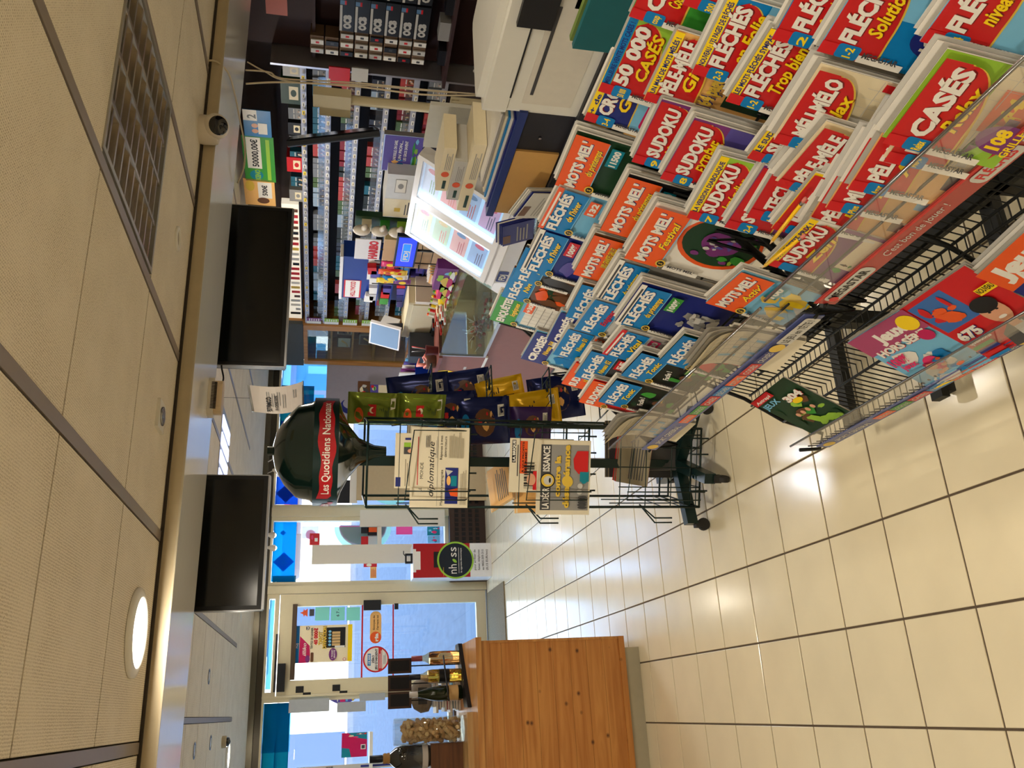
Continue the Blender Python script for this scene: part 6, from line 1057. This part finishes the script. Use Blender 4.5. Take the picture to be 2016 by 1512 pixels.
for k, (px, py, m, l) in enumerate([(1126, 85, M('ink_deepteal', (16, 96, 104), rough=.5), 'teal'), (1122, 80, M('ink_moss', (108, 130, 60), rough=.5), 'moss green'), (1140, 50, NAV, 'navy')]):
    p = XP(px, py, 1.80+.03*k); tag(MB().box((1.78+.05*k, 1.30, .80), (1.80+.05*k, p.y, p.z), m).build('upright_folder'), l+' folder standing between the printer and the red magazine rack', 'folder')
tag(MB().box((1.74, 1.25, 0), (2.02, 2.05, .80), DK).build('low_cupboard'), 'dark low cupboard under the upright folders behind the racks', 'cupboard')
y0, y1, z0, z1 = xb(848, 206, 955, 300, 2.50); tag(MB().box((2.50, y0, .925), (2.52, y1, z1), M('pale_screen_back', (206, 204, 192), rough=.5)).box((2.52, y0+.05, .925), (2.60, y1-.05, z1-.1), CREM).build('till_screen_back'), 'pale grey rear of a till screen standing behind the paper trays', 'screen')
KB = [((893, 300, 906, 385), CRM, 'cream tea carton nearest the lit case'), ((905, 318, 925, 395), LGR, 'grey green carton with dark end in the middle of the carton stack'), ((922, 275, 952, 410), CRM, 'cream carton with an orange picture lowest in the carton stack')]
zz = 1.072
for k, (q_, m, l) in enumerate(KB[::-1]):
    a = XP(q_[0], q_[1], 2.22); b = XP(q_[2], q_[3], 2.22); o = tag(MB().box((2.20+.02*k, min(a.y, b.y), zz), (2.42, max(a.y, b.y), zz+.055), m).build('tea_carton'), l, 'carton'); W = abs(a.y-b.y); s = Sheet(); s.lines(W*.5, .01, W*.9, .04, 4, GRY); s.rect(W*.05, .015, W*.25, .03, DKG); s.ell(W*.4, .027, .02, .018, ORG); s.build('print', o, frame((2.1995+.02*k, max(a.y, b.y), zz), (0, -1, 0), (0, 0, 1))); MB().box((2.20+.02*k, max(a.y, b.y), zz), (2.42, max(a.y, b.y)+.003, zz+.055), DKG if k == 1 else CRM).build('carton_end', o); zz += .056
for (px, py, rot, m, l) in ((1075, 395, .25, LGR, 'grey picture'), (1038, 440, -.2, NAV, 'navy')):
    p = XP(px, py, 2.02); t = thing('leaflet_pile', l+' leaflets leaning against the tan cabinet door', 'leaflets', Matrix.Translation((2.03, p.y, p.z-.02)) @ Matrix.Rotation(-.25, 4, 'Y') @ Matrix.Rotation(rot, 4, 'X'))
    for k in range(5): MB().box((-.01-.007*k, -.09, 0), (-.006-.007*k, .09, .17-.006*k), (m, WHT, m, NAV, m)[k]).build('leaflet', t)
    s_ = Sheet(); s_.lines(-.07, .03, .07, .09, 4, GRY); s_.rect(-.07, .11, .0, .145, BRN); s_.build('print', t, frame((-.0385, 0, 0), (0, -1, 0), (0, 0, 1))); MB().box((-.05, -.10, -.012), (.03, .10, 0), SGL).build('ledge', t)
tag(MB().box((2.0, 2.70, 0), (2.06, 3.15, .72), DK).build('leaflet_shelf'), 'dark shelf upright under the leaflets by the lit case', 'shelf')
# screen on a cream pole, seen edge on
XM = 2.80; b = XP(848, 218, XM); a = XP(625, 205, XM)
t = thing('pole_screen', 'dark flat screen on a tall cream pole, seen from its edge', 'screen', (XM, b.y, .925)); hz = a.z-.925
MB().tube([(-.10, .0, .0), (-.08, -.02, .05), (0, -.02, .12), (0, -.02, hz-.02)], .024, CREM, 8).build('pole', t); MB().box((-.03, -.07, hz-.16), (.02, .02, hz+.02), CREM).build('head', t); MB().box((-.02, .02, hz-.16), (0, .09, hz-.01), CREM).build('bracket', t); MB().box((-.15, -.12, 0), (.1, .12, .012), CREM).build('foot', t)
c = XP(655, 268, XM); vd = ray(655, 268); vd.z = 0; vd.normalize(); tw = Matrix.Translation(c-Vector((XM, b.y, .925))) @ frame((0, 0, 0), vd, Vector((0, 0, 1)).cross(vd), (0, 0, 1)) @ Matrix.Rotation(-.20, 4, 'X') @ Matrix.Rotation(-.05, 4, 'Z'); MB().bbox((-.18, -.014, -.235), (.18, .022, .225), M('monitor_back', (40, 44, 54), rough=.5), .02, tw).build('monitor', t); MB().box((-.17, -.016, -.22), (.17, -.014, .21), SCR, tw).build('display', t)
# advert screen and white carton on the rear counter
y0, y1, z0, z1 = xb(757, 264, 825, 341, 3.0); t = thing('advert_screen', 'purple and green advertising screen behind the lit case', 'screen', (3.0, (y0+y1)/2, .925)); W = y1-y0; a_ = z0-.925; b_ = z1-.925
MB().box((0, -W/2, a_), (.03, W/2, b_), ALUE).build('frame', t); MB().box((-.002, -W/2+.006, a_+.006), (0, W/2-.006, b_-.006), M('advert_purple', (70, 58, 120), emit=.35, noise=.1)).build('display', t); s = Sheet(); s.blotch(W*.03, .01, W*.97, (b_-a_)*.3, [LIM, SKY, WHT, GRN], 9, 4, .2); s.blotch(W*.05, (b_-a_)*.2, W*.4, (b_-a_)*.8, [PEA, SKN, BLU], 6, 5, .15)
for k, tx in enumerate(['UNE BULLE, ON GARE,', 'UN PION...', 'LES GROS SAVENT']): s.text(tx, W*.35, (b_-a_)*(.66-.13*k), (b_-a_)*.07, WHT, W*.55, bold=.03)
s.build('print', t, frame((-.003, W/2, a_), (0, -1, 0), (0, 0, 1))); MB().box((.0, -.08, 0), (.05, .08, a_+.01), BLP).build('stand', t)
y0, y1, z0, z1 = xb(764, 342, 806, 430, 2.92); o = tag(MB().box((2.92, y0, z0), (3.14, y1, z1), M('carton_white', (222, 224, 226), rough=.5)).build('white_carton'), 'white cardboard carton with line drawings behind the lit case', 'carton'); W = y1-y0; h_ = z1-z0; s = Sheet(); s.rect(W*.02, 0, W*.45, h_, CRM); s.rect(W*.15, h_*.4, W*.24, h_*.62, GLD); s.lines(W*.08, h_*.1, W*.4, h_*.3, 2, DGR); s.rect(W*.6, h_*.3, W*.9, h_*.7, GRY); s.rect(W*.61, h_*.32, W*.89, h_*.68, WHT); s.ell(W*.75, h_*.5, W*.06, h_*.1, GRY); s.build('print', o, frame((2.9195, y1, z0), (0, -1, 0), (0, 0, 1)))
tag(MB().box((2.95, y0+.05, .925), (3.1, y1-.05, z0), M('shelf_stack', (60, 60, 66), rough=.6)).build('dark_stand'), 'dark block under the white cardboard carton', 'box')
# crumpled bag beside the printer
p = XP(925, 150, 2.55); t = thing('plastic_bag', 'crumpled pale plastic bag behind the printer', 'bag', (2.58, p.y, .925)); m = MB(); 
for k in range(7): m.ball((.03*math.cos(k*2.1), .05*math.sin(k*1.7), .04+.018*k), .045, M('thin_plastic', (200, 200, 198), rough=.3), 8, (1, .9, .7))
m.build('crumple', t); MB().tube([(0, -.03, .12), (.0, .0, .19), (.02, .02, .14)], .008, MC['thin_plastic'], 5).build('handle', t)
# ================================================================ tobacco wall on the right
DBR = M('dark_brown_shelf', (52, 38, 36), rough=.6, noise=.1); RAIL = M('price_rail', (176, 178, 190), rough=.3, metal=.3, noise=.05)
RAILZ = [1.945, 1.775, 1.575, 1.370, 1.175, .977]
sh = thing('tobacco_shelving', 'dark tobacco shelving with silver price rails behind the counter', 'shelving', RWm())
MB().box((.80, .1, -.30), (4.04, 2.14, -.28), DBR).build('back_panel', sh)
for z in RAILZ:
    MB().box((.80, z-.03, -.28), (4.03, z-.012, -.02), DBR).build('shelf_board', sh); MB().box((.80, z-.035, -.02), (4.03, z+.005, .0), RAIL).build('price_rail', sh)
    s = Sheet(.0005, .0004)
    for k in range(40): s.rect(.86+k*.079, z-.026, .90+k*.079, z-.006, (WHT, LGR, CRM, YEL if z > 1.9 else WHT)[k % 4]); s.rect(.865+k*.079, z-.02, .89+k*.079, z-.014, DGR)
    tag(s.build('price_tags', sh), kind='stuff')
for x in (.79, 4.03): MB().box((x, .1, -.28), (x+.016, 2.14, .012), ALUE if x > 2 else wood_mat('oak_frame', (196, 140, 74), (168, 112, 52), 1, 16, .45)).build('upright', sh)
MB().box((.80, .1, -.28), (4.03, .93, -.03), DBR).build('base_cupboard', sh)
# packets: a few designs, copied along the shelves
PK = [((40, 44, 40), 'dark'), ((130, 36, 44), 'maroon'), ((36, 96, 116), 'teal'), ((120, 124, 130), 'pale grey'), ((56, 60, 74), 'slate'), ((176, 70, 66), 'rose'), ((150, 170, 190), 'icy'), ((80, 104, 66), 'olive')]
protos = []
for k, (c, nme) in enumerate(PK):
    t = thing('tobacco_packet', nme+' tobacco packet', 'packet', Matrix.Identity(4)); MB().box((0, 0, -.05), (.054, .105, 0), M('packet_'+nme.replace(' ', '_'), c, rough=.35)).build('carton', t)
    s = Sheet(); s.rect(.004, .004, .05, .055, [DGR, BRN, BLK, GRY][k % 4]); s.blotch(.006, .01, .048, .05, [SKN, LGR, DGR, TAN], 4, k, .22); s.rect(.006, .062, .048, .07, LGR); s.build('label_print', t); protos.append([t, 0])
rr = random.Random(21); cnt = 0
def put(k, s_, z, off):
    t, used = protos[k]
    o = t if not used else copytree(t)
    protos[k][1] = 1; o.matrix_world = RWm(s_, z, off)
    return o
runs = {}
for r, z in enumerate(RAILZ):
    s_ = .86+.02*r; k = rr.randrange(8); left = 3
    while s_ < 3.93:
        if left <= 0: k = rr.randrange(8); left = rr.randrange(2, 6); s_ += .004 if rr.random() < .8 else .10
        if cnt >= 285: break
        if r == 0 and (s_ < 2.58 or any(a_-.06 < s_ < a_+b_+.005 for a_, b_ in ((2.95, .16), (3.65, .20), (3.35, .12), (2.60, .14), (3.90, .10)))): s_ += .0565; continue
        o = put(k, s_, z-.010, -.035-.02*rr.random()); tag(o, PK[k][1]+' tobacco packet on the '+('top', 'second', 'third', 'fourth', 'fifth', 'lowest')[r]+' silver railed shelf', 'packet', 'tobacco packets on the '+('top', 'second', 'third', 'fourth', 'fifth', 'lowest')[r]+' shelf'); cnt += 1
        s_ += .0565; left -= 1
# clear plastic pushers in front of the packets
CLR = glass_mat('pusher_plastic', (235, 238, 240), .03, .1, .03)
for r, z in enumerate(RAILZ[1:5]): MB().box((.85, z+.006, -.012), (3.95, z+.055, -.009), CLR).build('clear_front', sh)
# lit header over the shelves
hb = thing('lit_header', 'lit advertising strip above the top tobacco shelf', 'light box', RWm(.80, 1.985, -.05)); MB().box((0, 0, -.06), (1.75, .14, 0), M('header_glow', (236, 226, 206), emit=.6, noise=.1, scale=4)).build('box', hb)
s = Sheet(); rr = random.Random(2)
for k in range(22): s.rect(.08+k*.075, .01, .12+k*.075, .05+.06*rr.random(), rr.choice([BLK, BRN, LGR, GLD, RED, WHT]))
s.build('print', hb); MB().box((-.02, -.01, -.08), (1.78, .0, .01), BLK).build('frame', hb)
# narrow green and white packets at the far end
for r in range(4):
    a = RW([618, 653, 690, 728][r], 618, .02); t = thing('price_leaflet', 'pale green leaflet on the shelf end, %s' % ('topmost', 'second down', 'third down', 'lowest')[r], 'leaflet', RWm(.83, a[1]-.07, .02)); MB().box((0, 0, -.004), (.10, .14, 0), LIM if r else PUR).build('card', t); s = Sheet(); s.rect(.0, .0, .045, .14, WHT); s.lines(.052, .02, .095, .13, 5, WHT); s.build('print', t)
# lighter counter box, big warning boxes on the top shelf etc.
bigs = [(2.95, 2.0, .16, .12, RED, 'red'), (3.65, 2.0, .20, .14, DKG, 'dark green'), (3.35, 2.0, .12, .10, BLK, 'black'), (2.60, 2.0, .14, .11, GRY, 'grey'), (3.90, 2.0, .10, .12, LGR, 'pale grey')]
for s_, z, w_, h_, m, n_ in bigs:
    o = tag(MB().box((0, 0, -.12), (w_, h_, 0), m).build('carton', None, RWm(s_, 1.946, -.04)), n_+' carton standing on the top tobacco shelf', 'carton'); s = Sheet(); s.rect(w_*.2, h_*.15, w_*.8, h_*.6, CRM); s.ell(w_*.5, h_*.38, w_*.16, h_*.14, m); s.build('print', o)
# ---- dark panel with rolling papers
rp = thing('rolling_paper_unit', 'dark brown wall unit holding rolling papers beside the shelving', 'shelving', RWm(4.06, 0)); DR2 = M('maroon_panel', (54, 28, 28), rough=.6, noise=.12)
MB().box((0, .1, -.30), (1.9, 2.35, -.16), DR2).build('back_panel', rp); MB().box((.0, .98, -.16), (1.9, 1.0, .10), DR2).build('shelf', rp); MB().box((.02, 1.85, -.16), (1.9, 1.87, -.04), DR2).build('shelf', rp)
BOXB = M('paper_box_black', (30, 34, 40), rough=.35); CARD = M('brown_card', (112, 88, 66), rough=.7)
for c in range(3):
    for r in range(6):
        z = 1.135+.0945*r; s_ = 4.372+c*.262; t = thing('rolling_paper_box', 'black rolling paper box with white capitals, %s column, %s' % (('first', 'second', 'third')[c], ('bottom of the stack', 'second from the bottom', 'third from the bottom', 'third from the top', 'second from the top', 'top of the stack')[r]), 'box', RWm(s_, z, .02), 'rolling paper boxes in stacks'); MB().box((0, 0, -.15), (.245, .091, 0), BOXB).build('carton', t); s = Sheet(); s.text('OCB', .018, .022, .042, LGR, .105, bold=.08); s.rect(0, .075, .19, .09, LGR); s.rect(.195, .05, .225, .09, M('ink_patch', (90, 130, 170), rough=.4)); s.rect(.195, .05, .225, .062, RED); s.build('print', t)
    
for r in range(8):
    for c in range(3):
        z = 1.135+.0945*r; s_ = 4.150+c*.07; m = (WHT, LGR, WHT, BOXB)[(r*3+c*5) % 4]
        if r > 5 and c == 2: continue
        t = thing('filter_packet', ('white' if m is WHT else 'grey' if m is LGR else 'black')+' filter packet in a brown tray, column %s, row %s from the bottom' % (('one', 'two', 'three')[c], ('one', 'two', 'three', 'four', 'five', 'six', 'seven', 'eight')[r]), 'packet', RWm(s_, z, .0), 'filter packets in brown trays'); MB().box((0, 0, -.12), (.066, .085, -.01), CARD).build('tray', t); MB().box((.006, .0, -.03), (.040, .080, .0), m).build('packet', t); s = Sheet(); s.rect(.014, .028, .030, .05, RED if r % 2 else DGR); s.build('print', t)
for k, (s_, w_) in enumerate([(4.2, .12), (4.40, .14), (4.60, .12), (4.78, .13)]):
    o = tag(MB().box((0, 0, -.10), (w_, .05+.02*(k % 2), 0), (BLK, GRY, BLK, DGR)[k]).build('accessory_box', None, RWm(s_, 1.0, .04)), 'small %s accessory box on the shelf under the rolling papers, %s' % (('black', 'grey', 'black', 'dark grey')[k], ('nearest the shelving', 'second along', 'third along', 'fourth along')[k]), 'box')
tag(MB().box((0, 0, -.02), (.30, .13, 0), ink('salmon', (206, 110, 86))).build('salmon_sign', None, RWm(4.40, 2.02, -.02)), 'salmon coloured card high on the dark wall unit', 'card')
# ---- glazed wooden cabinet at the far end
OAK = wood_mat('oak_frame', (196, 140, 74), (168, 112, 52), 1, 16, .45); gc = thing('glazed_cabinet', 'honey wood glazed cabinet of pipes by the window', 'cabinet', RWm(.0, 0))
MB().box((.0, .1, -.30), (.79, 1.97, -.28), M('cabinet_inside', (70, 44, 28), rough=.6)).build('back_panel', gc)
for x0, x1 in ((0, .07), (.70, .79)): MB().box((x0, .1, -.28), (x1, 1.97, .02), OAK).build('upright', gc)
MB().box((.07, 1.93, -.28), (.70, 1.97, .02), OAK).build('top_rail', gc); MB().box((.07, .1, -.28), (.70, .9, .0), OAK).build('lower_door', gc)
for z in (1.68, 1.46, 1.23, 1.0): MB().box((.07, z, -.28), (.70, z+.018, -.01), OAK).build('shelf', gc)
MB().box((.07, .9, .0), (.70, 1.93, .004), SGL).build('glass_door', gc)
for k, (s_, z, m) in enumerate([(.15, 1.70, LGR), (.40, 1.70, DGR), (.18, 1.48, BLK), (.45, 1.48, LGR), (.25, 1.25, GRY), (.5, 1.25, BRN)]):
    t = thing('framed_pipe_set', ('pale', 'dark', 'black framed', 'silver', 'grey', 'brown')[k]+' pipe case inside the glazed cabinet', 'case', RWm(s_, z, -.10)); MB().box((0, 0, -.02), (.20, .15, 0), m).build('case', t); MB().box((.012, .012, 0), (.188, .138, .003), BLK if m != BLK else LGR).build('lining', t); MB().tube([(.04, .04, .008), (.10, .05, .012), (.15, .10, .008)], [.008, .006, .012], TAN, 6).build('pipe', t)
tag(MB().box((-.02, 0, -.04), (.82, .20, 0), M('grey_sign', (74, 76, 74), rough=.6)).build('grey_sign', None, RWm(.0, 1.975, .03)), 'plain dark grey sign board over the glazed cabinet', 'sign')
# posters above the shelving
def wposter(px0, py0, px1, py1, m, label, fn, off=.03):
    a = RW(px0, py0, off); b = RW(px1, py1, off); s0, s1 = sorted((a[0], b[0])); z0, z1 = sorted((a[1], b[1])); o = tag(MB().box((0, 0, -.006), (s1-s0, z1-z0, 0), m).build('winner_poster', None, RWm(s0, z0, off)), label, 'poster'); s = Sheet(); fn(s, s1-s0, z1-z0); s.build('print', o)
wposter(484, 355, 538, 272, GRN, 'green winner cheque poster above the tobacco shelves', lambda s, W, H: (s.rect(W*.3, H*.42, W*.98, H*.88, WHT), s.text('50000,00€', W*.34, H*.52, H*.2, BLK, W*.6, bold=.03), s.ell(W*.15, H*.62, W*.11, H*.22, TEA), s.text('KENO', W*.04, H*.5, H*.16, LIM, W*.24, bold=.05), s.rect(W*.05, H*.14, W*.95, H*.26, LIM)))
wposter(482, 269, 532, 220, BLU, 'blue winner poster with two people above the tobacco shelves', lambda s, W, H: (s.rect(W*.62, H*.5, W, H, WHT), s.text('2', W*.7, H*.55, H*.3, BLK), s.ell(W*.25, H*.6, W*.08, H*.12, SKN), s.ell(W*.45, H*.6, W*.08, H*.12, SKN), s.rect(W*.15, H*.15, W*.55, H*.48, WHT)))
wposter(484, 402, 540, 356, PEA, 'orange winner poster above the tobacco shelves', lambda s, W, H: (s.rect(W*.3, H*.1, W*.9, H*.55, WHT), s.ell(W*.2, H*.4, W*.12, H*.2, BRN), s.text('500€', W*.4, H*.25, H*.16, BLK, W*.4), s.ell(W*.75, H*.8, W*.2, H*.15, GLD)))
a = RW(600, 130, .02); tag(MB().box((0, 0, -.01), (.16, .14, 0), RED).build('red_tag', None, RWm(3.92, 1.62, .03)), 'red price card with a pale strip at the shelving end', 'card'); tag(MB().box((0, 0, -.01), (.11, .11, 0), LGR).build('grey_tag', None, RWm(4.0, 1.50, .05)), 'pale grey notice card at the shelving end', 'card')
struct('trim_6', MB().box((2.95, 8.26, .62), (3.55, 8.46, .64), TRIM).box((2.97, 8.28, 0), (3.0, 8.31, .62), TRIM).box((3.5, 8.28, 0), (3.53, 8.31, .62), TRIM))
# ---- lilac board and display shelf in the far window
o = board(644, 717, 800, 830, 8.62, 'large lilac grey board with a dark curved letter in the far window', 'window_board', M('lilac_board', (168, 164, 178), rough=.6)); 
pa = YP(690, 800, 8.615); s = Sheet(); s.ell(0, 0, .09, .11, NAV, 30, 40, 320); s.ell(.03, 0, .06, .08, MC['lilac_board'], 30); s.text('®', -.16, -.02, .05, NAV); s.build('logo', o, frame((pa.x, 8.612, pa.z), (1, 0, 0), (0, 0, 1)))
zb = .64
for k, (px0, py0, px1, py1, m, l) in enumerate([(745, 758, 790, 782, CRM, 'cream printed gift box at the bottom of the pile in the far window'), (729, 757, 745, 778, VIO, 'lilac gift box in the middle of the pile in the far window'), (705, 750, 727, 780, BRN, 'brown patterned gift box on top of the pile in the far window')]):
    a = YP(px0, py0, 8.30); b = YP(px1, py1, 8.30); o = tag(MB().box((min(a.x, b.x), 8.30, zb), (max(a.x, b.x), 8.40, max(a.z, b.z)), m).build('gift_box'), l, 'box'); s = Sheet(); W = abs(a.x-b.x); h_ = max(a.z, b.z)-zb; s.blotch(0, 0, W, h_, [GRN, RED, LGR, DGR, CRM], 5, k, .2); s.build('print', o, frame((min(a.x, b.x), 8.299, zb), (1, 0, 0), (0, 0, 1))); zb = max(a.z, b.z)+.001
